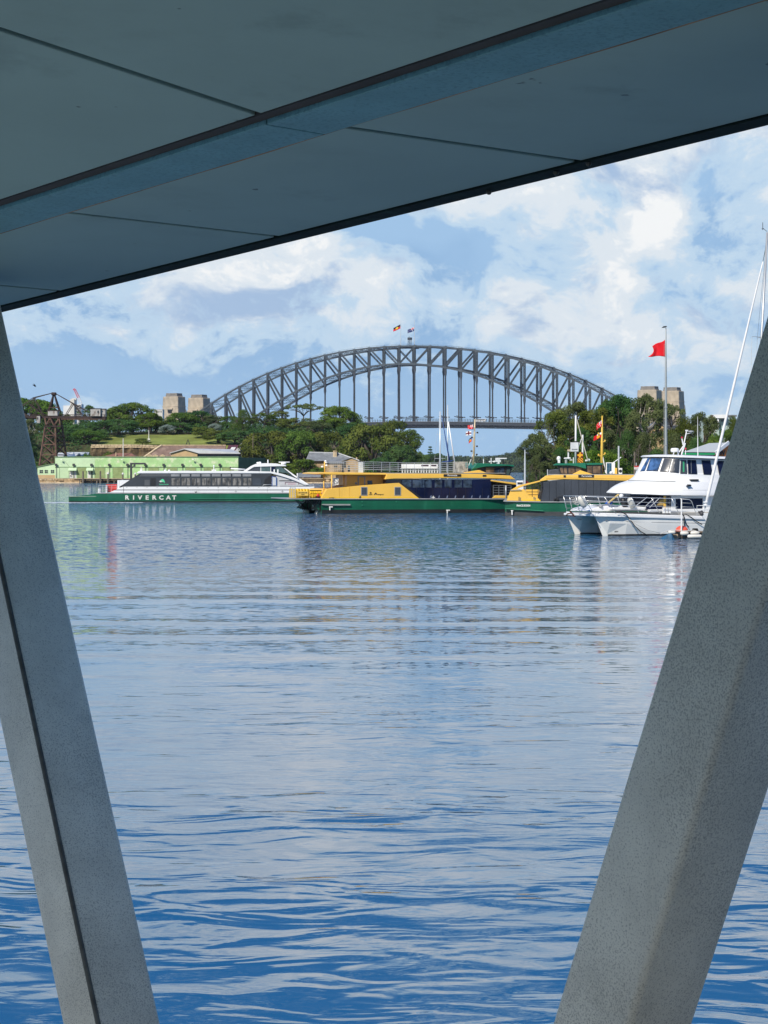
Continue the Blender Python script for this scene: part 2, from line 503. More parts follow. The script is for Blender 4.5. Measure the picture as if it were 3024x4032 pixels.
    gt = mb.obj('gutter', gutter, t, bevel=0.002)
    for px, py in ((2318, 640), (1925, 752), (2190, 676)):
        p = oneave(px, py, 0.006)
        MB().lathe(p, [(0.0, 0.009), (0.004, 0.008), (0.007, 0.003), (0.007, 0.0)], 8, en).obj('bolt' if px > 2300 else 'drip', steel, gt)
    # channel with a joint, sealant bead below it
    uj = uv(oneave(1200, 495))[0]
    for k0, k1 in ((ua, uj - 0.002), (uj + 0.002, ub)):
        mb = MB(); mb.prism([P(k0, vch1, 0.012), P(k0, vch0 - 0.006, 0.012), P(k0, vch0 - 0.006, -0.05), P(k0, vch1, -0.05)], G * (k1 - k0))
        mb.obj('ceiling_channel', chan, t, bevel=0.002)
    mb = MB()
    N = 60
    ringp = []
    for i in range(N + 1):
        u = ua + (ub - ua) * i / N
        wv = 0.0025 * mnoise.noise(V((u * 3.0, 0, 0)))
        ringp.append(P(u, vch0 - 0.002 + wv, 0.004))
    mb.path(ringp, [0.007 + 0.004 * mnoise.noise(V((i * 0.31, 4, 0))) for i in range(N + 1)], 6)
    mb.obj('sealant_bead', seal, t, smooth=True)
    # inner ceiling, pitched up toward the middle of the gangway
    J1 = oneave(1012, 453)
    J1 = P(uv(J1)[0], vrev)
    r = ray(0, 118)
    gh = V((G.x, G.y, 0)).normalized()
    J2 = EY + r * ((J1 - EY).dot(gh) / r.dot(gh))
    inn = (J2 - J1).normalized()                          # up the slope, inward
    inn = (inn - G * inn.dot(G)).normalized()
    nn = G.cross(inn).normalized()
    if nn.z > 0: nn = -nn
    uj1 = uv(J1)[0]
    def Q(u, s, off=0.0): return P(u, vrev) + inn * s + nn * off
    seam = (J2 - J1).dot(G) / max((J2 - J1).dot(inn), 1e-6)
    L = 3.1
    for k0, k1 in ((uj1 - 5 * pitch, uj1 - 4 * pitch), (uj1 - 4 * pitch, uj1 - 3 * pitch), (uj1 - 3 * pitch, uj1 - 2 * pitch), (uj1 - 2 * pitch, uj1 - pitch), (uj1 - pitch, uj1), (uj1, uj1 + pitch), (uj1 + pitch, uj1 + 2 * pitch)):
        g = 0.010
        mb = MB()
        mb.prism([Q(k0 + g, 0.0), Q(k1 - g, 0.0), Q(k1 - g + seam * L, L), Q(k0 + g + seam * L, L)], -nn * 0.03)
        mb.obj('ceiling_panel', panel, t, bevel=0.003, seg=2)
    mb = MB(); mb.prism([Q(ua, 0.0, -0.045), Q(ub, 0.0, -0.045), Q(ub, L, -0.045), Q(ua, L, -0.045)], -nn * 0.04)
    mb.obj('roof_sheet', dark, t)
    # dark reveal between ceiling and channel
    mb = MB(); mb.prism([P(ua, vrev + 0.0015, 0.002), P(ua, vch1 - 0.0015, 0.002), P(ua, vch1 - 0.0015, -0.04), P(ua, vrev + 0.0015, -0.04)], G * (ub - ua))
    mb.obj('reveal_strip', dark, t)
    # deck of the gangway, grey boards running across it
    deckm = mat('deck_board', (0.37, 0.39, 0.39), 0.8, 0, 0.15, 2.0)
    dz = Z * -1.62
    for i in range(56):
        u0 = -4.5 + i * 0.20
        c0 = EY + dz + G * u0
        MB().prism([c0 + GN * -1.6, c0 + GN * 2.55, c0 + GN * 2.55 + G * 0.192, c0 + GN * -1.6 + G * 0.192], (0, 0, -0.04)).obj('deck_board', deckm, t)
    # unseen wall behind the viewer's right shoulder, added to darken the right brace
    c0 = EY + dz - G * 1.1
    MB().prism([c0 + GN * -1.6, c0 + GN * 2.55, c0 + GN * 2.55 + Z * 2.2, c0 + GN * -1.6 + Z * 3.0], G * -0.05).obj('added_shade_wall', mat('shade_wall_dark', (0.05, 0.055, 0.055), 0.6), t)
    c1 = EY + dz - GN * 1.62
    MB().prism([c1 - G * 1.1, c1 + G * 1.0, c1 + G * 1.0 + Z * 3.2, c1 - G * 1.1 + Z * 3.2], GN * -0.05).obj('added_shade_panel', MATS['shade_wall_dark'], t)  # unseen panel, added to keep light from behind off the brace sides
    # bottom chord the braces stand on
    base = onw(1512, 2000); base.z = 2.55
    mb = MB(); q = V((0, 0, 0))
    cl = base + GN * 0.09
    mb.bar(cl - G * 5 + Z * 0.0, cl + G * 7, 0.2, 0.2)
    mb.obj('bottom_chord', zinc, t, bevel=0.012)

    # unseen concrete block, added below the deck to stop water bounce reaching the braces
    c1 = V((0, 0, -1.5))
    mb = MB(); mb.prism([c1 - G * 9 - GN * 5, c1 + G * 2.35 - GN * 5, c1 + G * 2.35 + GN * 4.6, c1 - G * 9 + GN * 4.6], (0, 0, 4.2))
    setting(mb.obj('added_shade_block', mat('shade_block_concrete', (0.16, 0.155, 0.14), 0.9, 0, 0.2, 1.0), None))


build_gangway()


# ------------------------------------------------------------------ arch bridge
STEEL = mat('bridge_steel', (0.060, 0.074, 0.085), 0.55, 0.0, 0.15, 0.08, 0.4)
STEEL_D = mat('bridge_steel_dark', (0.036, 0.042, 0.052), 0.6, 0.0, 0.15, 0.08, 0.4)
CONC = mat('bridge_concrete', (0.30, 0.29, 0.27), 0.8, 0, 0.12, 0.1)
BTH = rad(28.5)
BC = V((16.2, 2292.0, 0.0))
BA = V((math.cos(BTH), -math.sin(BTH), 0))       # along the bridge, right end nearer
BN = V((math.sin(BTH), math.cos(BTH), 0))        # across, away from the camera
HALF, NP = 251.7, 28


def z_top(s):
    t = abs(s) / HALF
    return 134.0 - 66.5 * (0.80 * t ** 2 + 0.20 * t ** 3.2)


def z_bot(s):
    t = abs(s) / HALF
    return 8.5 + 107.0 * (1 - t * t)


def z_deck(s):
    return 55.0 - 5.2 * (math.sqrt(s * s + 70.0 ** 2) - 70.0) / 180.0


def build_bridge():
    t = thing('arch_bridge', 'long grey steel arch bridge with lattice trusses and hanging road deck behind the wooded shore', 'bridge', BC, -BTH)
    # local frame: x along, y across (0 = near truss, 32 = far truss), z up
    W2 = 31.0
    L = lambda s, y, z: V((s, y, z))
    nodes = [(-HALF + i * 2 * HALF / NP) for i in range(NP + 1)]
    for y in (0.0, W2):
        for fn, nm, wd, dp in ((z_top, 'top_chord', 1.6, 1.5), (z_bot, 'bottom_chord', 1.9, 1.8)):
            mb = MB()
            for i in range(NP):
                mb.bar(L(nodes[i], y, fn(nodes[i])), L(nodes[i + 1], y, fn(nodes[i + 1])), wd, dp)
                # gusset plates at the joints
                mb.box(nodes[i] - 1.5, nodes[i] + 1.5, y - wd / 2 - 0.12, y + wd / 2 + 0.12, fn(nodes[i]) - 1.4, fn(nodes[i]) + 1.0)
            mb.obj(nm, STEEL, t)
        # railing of the climbers' walk on the top chord
        mb = MB()
        for i in range(NP):
            a, b = L(nodes[i], y, z_top(nodes[i]) + 1.9), L(nodes[i + 1], y, z_top(nodes[i + 1]) + 1.9)
            mb.bar(a, b, 0.15); mb.bar(a, a - Z * 1.2, 0.18)
            mb.bar((a + b) / 2, (a + b) / 2 - Z * 1.2, 0.15)
        mb.obj('handrail', STEEL, t)
        for i, s in enumerate(nodes):
            dz = z_top(s) - z_bot(s)
            mb = MB()
            wv = 2.1 if abs(s) < HALF - 1 else 2.6
            for q in (-0.36, 0.36): mb.bar(L(s + q * wv, y, z_bot(s) + 0.5), L(s + q * wv, y, z_top(s) - 0.6), 0.62, 1.7, up=(0, 1, 0))
            nl = max(3, int(dz / 3))
            for j in range(nl):
                z0 = z_bot(s) + dz * j / nl; z1 = z_bot(s) + dz * (j + 1) / nl
                sg = 1 if j % 2 else -1
                mb.bar(L(s - sg * wv * 0.36, y, z0), L(s + sg * wv * 0.36, y, z1), 0.3, 0.9, up=(0, 1, 0))
            mb.obj('vertical_post', STEEL, t)
        for i in range(NP):
            a, b = nodes[i], nodes[i + 1]
            if i < NP // 2: p, q = L(a, y, z_top(a) - 0.5), L(b, y, z_bot(b) + 0.5)
            else: p, q = L(b, y, z_top(b) - 0.5), L(a, y, z_bot(a) + 0.5)
            d = (q - p).normalized(); n = V((d.z, 0, -d.x))
            mb = MB()
            for o in (-0.55, 0.55): mb.bar(p + n * o, q + n * o, 0.5, 1.4, up=(0, 1, 0))
            ln = (q - p).length; nl = int(ln / 2.5)
            for j in range(nl):
                sg = 1 if j % 2 else -1
                mb.bar(p + d * ln * j / nl - n * 0.55 * sg, p + d * ln * (j + 1) / nl + n * 0.55 * sg, 0.25, 0.8, up=(0, 1, 0))
            mb.obj('diagonal_member', STEEL, t)
        for i, s in enumerate(nodes):
            if z_bot(s) - 2 > z_deck(s) + 3:
                mb = MB()
                zt, zd = z_bot(s) - 0.8, z_deck(s) - 4
                zk = max(zt - 9.0, zd + 2)
                mb.bar(L(s, y, zd), L(s, y, zk), 1.05, 1.3, up=(0, 1, 0))
                mb.loft([[L(s - u, y - 0.7, z), L(s + u, y - 0.7, z), L(s + u, y + 0.7, z), L(s - u, y + 0.7, z)] for u, z in ((0.52, zk), (1.2, zk + (zt - zk) * 0.45), (0.9, zt))])
                h = mb.obj('hanger', STEEL_D, t)
            elif z_bot(s) + 3 < z_deck(s) - 4:
                MB().bar(L(s, y, z_bot(s)), L(s, y, z_deck(s) - 4), 1.4, 1.4).obj('deck_post', STEEL, t)
    # sway and lateral lattice between the trusses
    for fn, nm in ((z_top, 'top_lateral_bracing'), (z_bot, 'bottom_lateral_bracing')):
        mb = MB()
        for i in range(NP + 1):
            s = nodes[i]
            for dz in (0.7, -1.3):
                mb.bar(L(s, 0, fn(s) + dz), L(s, W2, fn(s) + dz), 0.5, 0.4)
            for j in range(12):
                y0, y1 = W2 * j / 12, W2 * (j + 1) / 12
                sg = 1 if j % 2 else -1
                mb.bar(L(s, y0, fn(s) - 0.3 + sg * 1.0), L(s, y1, fn(s) - 0.3 - sg * 1.0), 0.25, 0.25)
            if i < NP:
                s2 = nodes[i + 1]; sm = (s + s2) / 2
                for (a, b) in (((s, 0), (sm, W2 / 2)), ((s, W2), (sm, W2 / 2)), ((s2, 0), (sm, W2 / 2)), ((s2, W2), (sm, W2 / 2))):
                    pa, pb = L(a[0], a[1], fn(a[0])), L(b[0], b[1], (fn(s) + fn(s2)) / 2)
                    for dz in (0.55, -0.55): mb.bar(pa + Z * dz, pb + Z * dz, 0.4, 0.3)
                    ln = 8
                    for j in range(ln):
                        sg = 1 if j % 2 else -1
                        mb.bar(pa.lerp(pb, j / ln) + Z * 0.55 * sg, pa.lerp(pb, (j + 1) / ln) - Z * 0.55 * sg, 0.22, 0.22)
        mb.obj(nm, STEEL, t)
    # deck: cross girders, side girders, roadway and footway fences
    S0, S1 = -420, 420
    n = 56
    ss = [S0 + (S1 - S0) * i / n for i in range(n + 1)]
    y0, y1 = -9.5, W2 + 9.5
    mb = MB()
    for i in range(n):
        a, b = ss[i], ss[i + 1]; za, zb = z_deck(a), z_deck(b)
        mb.hexa([(a, y0, za - 0.6), (b, y0, zb - 0.6), (b, y1, zb - 0.6), (a, y1, za - 0.6), (a, y0, za), (b, y0, zb), (b, y1, zb), (a, y1, za)])
    mb.obj('roadway', mat('road_edge', (0.14, 0.145, 0.15), 0.8, 0, 0.1, 0.1), t)
    for y in (y0 + 0.2, y1 - 0.2, 6.0, W2 - 6.0):
        mb = MB()
        for i in range(n):
            a, b = ss[i], ss[i + 1]
            mb.bar(L(a, y, z_deck(a) - 2.2), L(b, y, z_deck(b) - 2.2), 0.5, 2.3)
            mb.bar(L(a, y, z_deck(a) - 5.9), L(b, y, z_deck(b) - 5.9), 0.6, 0.5)
            k = 5
            for j in range(k):
                u = a + (b - a) * j / k; v = a + (b - a) * (j + 1) / k; sg = j % 2
                mb.bar(L(u, y, z_deck(u) - (3.3 if sg else 5.7)), L(v, y, z_deck(v) - (5.7 if sg else 3.3)), 0.3, 0.3)
                mb.bar(L(u, y, z_deck(u) - 3.3), L(u, y, z_deck(u) - 5.8), 0.35, 0.35)
        mb.obj('side_girder', STEEL_D, t)
    mb = MB()
    for i in range(NP + 1):
        s = nodes[i]
        mb.box(s - 0.5, s + 0.5, y0 + 0.6, y1 - 0.6, z_deck(s) - 5.2, z_deck(s) - 1.3)
    mb.obj('cross_girders', STEEL_D, t)['kind'] = 'stuff'
    for y in (y0, y1):
        mb = MB()
        for dz, h in ((0.7, 0.12), (1.5, 0.12), (2.9, 0.15)):
            for i in range(n):
                a, b = ss[i], ss[i + 1]
                mb.bar(L(a, y, z_deck(a) + dz), L(b, y, z_deck(b) + dz), 0.12, h)
        k = 280
        for i in range(k + 1):
            s = S0 + (S1 - S0) * i / k
            mb.bar(L(s, y, z_deck(s)), L(s, y, z_deck(s) + 3.0), 0.22, 0.22)
        mb.obj('footway_fence', STEEL, t)
    # lamp arms standing out from the hangers just above the road
    for i, s in enumerate(nodes):
        if z_bot(s) > z_deck(s) + 6:
            for y, sg in ((0, 1), (W2, 1)):
                mb = MB()
                zz = z_deck(s) + 5.0
                mb.path([L(s - 4.9, y - 1, zz + 1.0), L(s - 4.2, y - 1, zz + 1.0), L(s - 2, y - 0.5, zz + 0.2), L(s, y, zz), L(s + 2, y - 0.5, zz - 0.3), L(s + 5.2, y - 1, zz - 0.5)], [0.4, 0.5, 0.35, 0.5, 0.35, 0.55], 6)
                mb.box(s - 1.3, s + 1.3, y - 0.9, y + 0.9, zz - 0.55, zz + 0.35)
                mb.obj('lamp_arm', STEEL_D, t)
    # overhead sign gantry near the middle of the span
    mb = MB()
    for s in (-7.5, 19.5):
        for y in (2, W2 - 2): mb.bar(L(s, y, z_deck(s)), L(s, y, z_deck(s) + 6.0), 0.5)
    for dz in (3.2, 4.6):
        for y in (2, W2 - 2): mb.bar(L(-7.5, y, z_deck(0) + dz), L(19.5, y, z_deck(0) + dz), 0.35)
    for j in range(8): mb.bar(L(-7.5 + j * 3.4, 2, z_deck(0) + (3.2 if j % 2 else 4.6)), L(-4.1 + j * 3.4, 2, z_deck(0) + (4.6 if j % 2 else 3.2)), 0.25)
    mb.obj('maintenance_gantry', STEEL_D, t)
    # beacon tower on the crown and a rail of small fittings
    mb = MB()
    zc = z_top(0) + 0.8
    for dx in (-1.6, 1.6):
        for dy in (-1.6, 1.6): mb.bar(L(4 + dx, W2 / 2 + dy, zc - 2), L(4 + dx * 0.8, W2 / 2 + dy * 0.8, zc + 6.5), 0.35)
    for j in range(5): mb.bar(L(4 - 1.5, W2 / 2 - 1.5, zc + j * 1.5), L(4 + 1.5, W2 / 2 - 1.5, zc + (j + 1) * 1.5 - 0.3), 0.3)
    mb.box(2.2, 5.8, W2 / 2 - 1.8, W2 / 2 + 1.8, zc + 6.5, zc + 9.0)
    mb.bar(L(3.2, W2 / 2, zc + 9), L(3.2, W2 / 2, zc + 11), 0.25)
    mb.box(1.0, 7.0, 0, W2, zc - 2.4, zc - 1.8)
    mb.obj('beacon_tower', STEEL_D, t)
    # abutment towers' road piers
    for s in (-330, -390, 330, 390):
        mb = MB()
        for y in (0, W2): mb.box(s - 3, s + 3, y - 3, y + 3, 0, z_deck(s) - 6)
        mb.obj('approach_pier', CONC, t)
    return t


build_bridge()


def build_pylon(s, off, h, label):
    """Granite pylon: battered shaft, recessed upper stage, stepped cap, slot window, arch at the foot."""
    stone = mat('pylon_granite', (0.42, 0.35, 0.255), 0.85, 0, 0.16, 0.22, 0.2, stain=(0.27, 0.235, 0.19), stain_amt=0.35, stain_scale=0.09, stretch=(1, 1, 0.6))
    cap = mat('pylon_cap_granite', (0.21, 0.19, 0.165), 0.85, 0, 0.2, 0.3, 0.2)
    hole = mat('dark_opening', (0.015, 0.015, 0.017), 0.9, 0, 0)
    t = thing('stone_pylon', label, 'pylon', BC + BA * s + BN * off, -BTH, 'granite bridge pylons')
    def ring(a, b, z): return [(-a, -b, z), (a, -b, z), (a, b, z), (-a, b, z)]
    mb = MB()
    mb.loft([ring(13.0, 10.0, 0), ring(11.9, 9.2, h * 0.52), ring(11.3, 8.7, h * 0.70)])
    mb.obj('shaft', stone, t, bevel=0.5, seg=1)
    mb = MB()
    mb.loft([ring(10.7, 8.1, h * 0.70 - 0.4), ring(9.9, 7.4, h * 0.958)])
    # corner buttresses standing proud of the upper stage
    mb.obj('upper_stage', stone, t, bevel=0.5, seg=1)
    for sx in (-1, 1):
        for sy in (-1, 1):
            mb = MB()
            mb.loft([[(sx * (8.0 + a), sy * (5.6 + b), z) for a, b in ((0, 0), (e, 0), (e, e), (0, e))] for e, z in ((3.9, h * 0.40), (3.1, h * 0.76), (2.7, h * 0.80))])
            mb.obj('buttress', stone, t, bevel=0.3, seg=1)
    MB().box(-7.6, 7.6, -5.7, 5.7, h * 0.958 - 0.2, h * 0.975).obj('cap_step', cap, t, bevel=0.2, seg=1)
    MB().box(-7.2, 7.2, -5.4, 5.4, h * 0.975 - 0.2, h).obj('cap', cap, t, bevel=0.2, seg=1)
    # courses: shallow string lines
    for zz, a, b in ((0.70, 11.6, 9.0), (0.835, 10.5, 8.0)):
        MB().box(-a, a, -b, b, h * zz - 0.5, h * zz + 0.5).obj('string_course', stone, t, bevel=0.2, seg=1)
    for y, sg in ((-1, -1), (1, 1)):
        for x0 in (0.0,):
            mb = MB()
            mb.box(x0 - 2.4, x0 + 2.4, y * 8.25 - 0.9, y * 8.25 + 0.9, h * 0.76, h * 0.785)
            mb.obj('slot_window', hole, t)
            mb = MB()
            mb.box(-3.6, 3.6, y * 8.0 - 1.3, y * 8.0 + 1.3, h * 0.795, h * 0.815)
            mb.obj('window_lintel', stone, t, bevel=0.2, seg=1)
            mb = MB()
            mb.box(-0.5, 0.5, y * 9.1 - 0.5, y * 9.1 + 0.5, h * 0.62, h * 0.67)
            mb.obj('slot_window', hole, t)
    mb = MB()
    pts = [(-4, 0, 48.0)] + [(-4 * math.cos(rad(a)), 0, 55 + 4 * math.sin(rad(a))) for a in range(0, 181, 20)] + [(4, 0, 48.0)]
    mb.prism([V(p) + V((0, -9.75, 0)) for p in pts], (0, 1.2, 0))
    mb.obj('archway', hole, t)
    return t


build_pylon(-277, -9, 89, 'granite bridge pylon left of its twin at the left end of the arch')
build_pylon(-277, 41, 89, 'granite bridge pylon touching the left end of the arch, right of its twin')
build_pylon(283, -9, 86.5, 'granite bridge pylon at the right end, half hidden behind a tall open gum tree')
build_pylon(283, 52, 87.5, 'granite bridge pylon behind the tall flagpole, rightmost of the four')


# ------------------------------------------------------------------ flags
def flag_mat(name, base):
    return mat(name, base, 0.8, 0, 0.05, 2.0, 0.2)


RED = flag_mat('flag_red', (0.62, 0.012, 0.02)); BLACK = flag_mat('flag_black', (0.012, 0.012, 0.013)); YEL = flag_mat('flag_yellow', (0.75, 0.52, 0.03))
NAVY = flag_mat('flag_navy', (0.010, 0.025, 0.13)); WHITE = flag_mat('flag_white', (0.78, 0.78, 0.78)); MAROON = flag_mat('flag_maroon', (0.16, 0.012, 0.02)); ORANGE = flag_mat('flag_orange', (0.72, 0.36, 0.03))


def flag(name, label, hoist, w, h, droop, paint, mats, group=None, wave=0.12, dirx=-1.0, n=18, m=12, fold=1.0, seed=0, dy=0.35, swoop=False):
    """Waving cloth: grid hung from the hoist line (top point 'hoist'), fly end falling by 'droop'; paint(u, v) picks the material (u along the fly, v down)."""
    rnd = random.Random(seed); ph = rnd.uniform(0, 6)
    mb = MB()
    P = {}
    for i in range(n + 1):
        u = i / n
        for j in range(m + 1):
            v = j / m
            x = dirx * u * w * (0.95 - 0.08 * v * math.sin(u * 5 + ph))
            y = u * dy * w + wave * w * math.sin(u * 7.5 * fold + ph + v * 1.3) * (0.25 + u)
            z = -v * h * (1 - 0.1 * u) - droop * h * (u ** 1.2) + 0.07 * h * math.sin(u * 6 * fold + ph + 1) * u
            if swoop:                                   # fly end gathered: top edge falls, bottom corner streams out
                x = dirx * w * u * (0.76 - 0.10 * math.sin(v * math.pi) * u + 0.26 * v ** 3)
                z = -h * (v + (1 - v) * 0.36 * u + 0.03 * math.sin(u * 7 + v * 2))
            P[i, j] = len(mb.v); mb.v.append((x, y, z))
    for i in range(n):
        for j in range(m):
            mb.f.append((P[i, j], P[i + 1, j], P[i + 1, j + 1], P[i, j + 1])); mb.mi.append(paint((i + 0.5) / n, (j + 0.5) / m))
    me = mb.mesh(name, recalc=False, smooth=True)
    for q in mats: me.materials.append(q)
    o = link(name, me, None, None, hoist)
    md = o.modifiers.new('cloth', 'SOLIDIFY'); md.thickness = 0.004 * max(w, h); md.offset = 0
    return tag(o, label, 'flag', group)


def in_disc(u, v, cu, cv, r, asp): return ((u - cu) * asp) ** 2 + (v - cv) ** 2 < r * r


def paint_sun(u, v): return 2 if in_disc(u, v, 0.5, 0.5, 0.26, 1.5) else (0 if v < 0.5 else 1)


def paint_ensign(u, v):
    """Union canton at the hoist, stars on the fly; materials: field, red, white, navy."""
    if u < 0.5 and v < 0.5:
        a, b = u / 0.5, v / 0.5
        if abs(a - 0.5) < 0.08 or abs(b - 0.5) < 0.13: return 1
        if abs(a - 0.5) < 0.16 or abs(b - 0.5) < 0.24: return 2
        if abs(abs(a - 0.5) - abs(b - 0.5)) < 0.10: return 2
        return 3
    for cu, cv, r in ((0.25, 0.76, 0.11), (0.75, 0.2, 0.06), (0.62, 0.45, 0.06), (0.87, 0.42, 0.06), (0.75, 0.8, 0.07)):
        if in_disc(u, v, cu, cv, r, 1.9): return 2
    return 0


def paint_cross(u, v):
    if abs(u - 0.5) < 0.10 or abs(v - 0.5) < 0.15: return 1
    return 0


POLEW = mat('pole_pale', (0.55, 0.57, 0.58), 0.4, 0.2, 0.08, 2.0)


def crown_pole(px, lab):
    p = at(px, 1362, 2300 if px < 1600 else 2312)
    o = MB().lathe((0, 0, 0), [(0.30, 0), (0.24, 14), (0.16, 27), (0.0, 27.2)], 8).obj('flagpole', POLEW, None, loc=p)
    tag(o, lab, 'flagpole', 'flagpoles on the crown of the bridge')
    return p


p = crown_pole(1578, 'left one of the two thin white flagpoles on the crown of the arch')
flag('flag', 'black and red flag with a yellow disc flying on the crown of the arch', p + V((-0.4, 0, 22.5)), 7.6, 4.3, 0.9, paint_sun, [BLACK, RED, YEL], 'flags on the crown of the bridge', wave=0.06, seed=1)
p = crown_pole(1632, 'right one of the two thin white flagpoles on the crown of the arch')
flag('flag', 'navy blue flag with a union canton and white stars on the crown of the arch', p + V((-0.4, 0, 20.0)), 7.2, 4.3, 0.75, paint_ensign, [NAVY, RED, WHITE, NAVY], 'flags on the crown of the bridge', wave=0.06, seed=4, n=28, m=18)

# white bus crossing the deck
def build_bus():
    white = mat('vehicle_white', (0.75, 0.75, 0.74), 0.35, 0, 0.03)
    gl = glass('vehicle_glass'); tyre = mat('tyre_rubber', (0.02, 0.02, 0.02), 0.9)
    s = 96.0
    t = thing('bus', 'small white bus crossing the hanging bridge deck', 'bus', BC + BA * s + BN * -3.0 + Z * (z_deck(s) + 0.004), -BTH)
    MB().box(-6, 6, -1.25, 1.25, 0.5, 3.2).obj('body', white, t, bevel=0.25)
    MB().box(-5.4, 5.4, -1.28, -1.24, 1.7, 2.7).obj('window', gl, t)
    MB().box(-5.4, 5.4, 1.24, 1.28, 1.7, 2.7).obj('window', gl, t)
    MB().box(5.98, 6.03, -1.1, 1.1, 1.5, 2.8).obj('windscreen', gl, t)
    for x in (-3.6, 3.8):
        for y in (-1.05, 1.05): MB().lathe((x, y - 0.15, 0.5), [(0, 0), (0.48, 0), (0.5, 0.06), (0.5, 0.24), (0.48, 0.3), (0, 0.3)], 12, (0, 1, 0)).obj('wheel', tyre, t)


build_bus()


# ------------------------------------------------------------------ trees
def leaf_mat(name, dark, light, scale=2.2, translucent=0.22):
    m = bpy.data.materials.new(name); m.use_nodes = True
    k = NT(m.node_tree); k.n.remove(k.n['Principled BSDF'])
    co = k.new('ShaderNodeTexCoord').outputs['Object']
    oi = k.new('ShaderNodeObjectInfo').outputs['Random']
    f = k.noise(k.vm('ADD', co, k.comb(k.m('MULTIPLY', oi, 30.0), 0.0, 0.0)), scale, 4, 0.65)
    c = k.mix(k.step(f, 0.32, 0.68), dark, light)
    hv = k.new('ShaderNodeHueSaturation')
    k.l.new(c, hv.inputs['Color'])
    k.l.new(k.m('ADD', 0.485, k.m('MULTIPLY', oi, 0.03)), hv.inputs['Hue'])
    k.l.new(k.m('ADD', 0.85, k.m('MULTIPLY', k.m('FRACT', k.m('MULTIPLY', oi, 7.3)), 0.35)), hv.inputs['Value'])
    d = k.new('ShaderNodeBsdfDiffuse'); t = k.new('ShaderNodeBsdfTranslucent'); mx = k.new('ShaderNodeMixShader')
    k.l.new(hv.outputs[0], d.inputs['Color']); k.l.new(hv.outputs[0], t.inputs['Color'])
    mx.inputs[0].default_value = translucent
    k.l.new(d.outputs[0], mx.inputs[1]); k.l.new(t.outputs[0], mx.inputs[2])
    k.l.new(mx.outputs[0], k.n['Material Output'].inputs['Surface'])
    MATS[name] = m
    return m


LEAF = {
    'fig': leaf_mat('fig_leaves', (0.049, 0.104, 0.020), (0.128, 0.201, 0.037)),
    'olive': leaf_mat('olive_leaves', (0.062, 0.094, 0.018), (0.150, 0.178, 0.038)),
    'dark': leaf_mat('dark_leaves', (0.034, 0.089, 0.029), (0.089, 0.161, 0.046)),
    'bright': leaf_mat('bright_leaves', (0.050, 0.110, 0.015), (0.132, 0.209, 0.033)),
    'gum': leaf_mat('gum_leaves', (0.063, 0.091, 0.033), (0.146, 0.177, 0.070)),
    'silver': leaf_mat('silver_leaves', (0.13, 0.18, 0.15), (0.26, 0.32, 0.28)),
}
BARK = mat('grey_bark', (0.10, 0.085, 0.07), 0.9, 0, 0.3, 2.0, 0.2)
BARK_PALE = mat('pale_gum_bark', (0.42, 0.38, 0.32), 0.85, 0, 0.25, 1.5, 0.2)


class Leaves:
    """Leaf faces collected as flat arrays, for speed."""
    def __init__(s, zk=1.0): s.v = []; s.n = 0; s.zk = zk
    def leaf(s, p, nrm, a, b, rnd):
        x = nrm.orthogonal().normalized()
        an = rnd.uniform(0, 6.283)
        x = (x * math.cos(an) + nrm.cross(x) * math.sin(an))
        y = nrm.cross(x)
        x = x * a; y = y * b
        x.z *= s.zk; y.z *= s.zk
        s.v += [p - x, p - y * 0.9 + x * 0.1, p + x, p + y * 0.9 - x * 0.1]
        s.n += 1
    def clump(s, c, r, flat, n, size, rnd, up=0.35, aspect=0.6):
        for _ in range(n):
            d = V((rnd.gauss(0, 1), rnd.gauss(0, 1), rnd.gauss(0, 1)))
            if d.length < 1e-4: continue
            d.normalize()
            if d.z < -0.25 and rnd.random() < 0.6: d.z = -d.z
            rr = r * (rnd.random() ** 0.28)
            p = c + V((d.x * rr, d.y * rr, d.z * rr * flat))
            nr = (d + V((rnd.gauss(0, 0.5), rnd.gauss(0, 0.5), rnd.gauss(0, 0.5) + up)))
            if nr.length < 1e-4: nr = V((0, 0, 1))
            sz = size * rnd.uniform(0.6, 1.3)
            s.leaf(p, nr.normalized(), sz, sz * aspect, rnd)
    def mesh(s, name):
        me = bpy.data.meshes.new(name)
        me.from_pydata([tuple(p) for p in s.v], [], [(4 * i, 4 * i + 1, 4 * i + 2, 4 * i + 3) for i in range(s.n)])
        me.update()
        return me


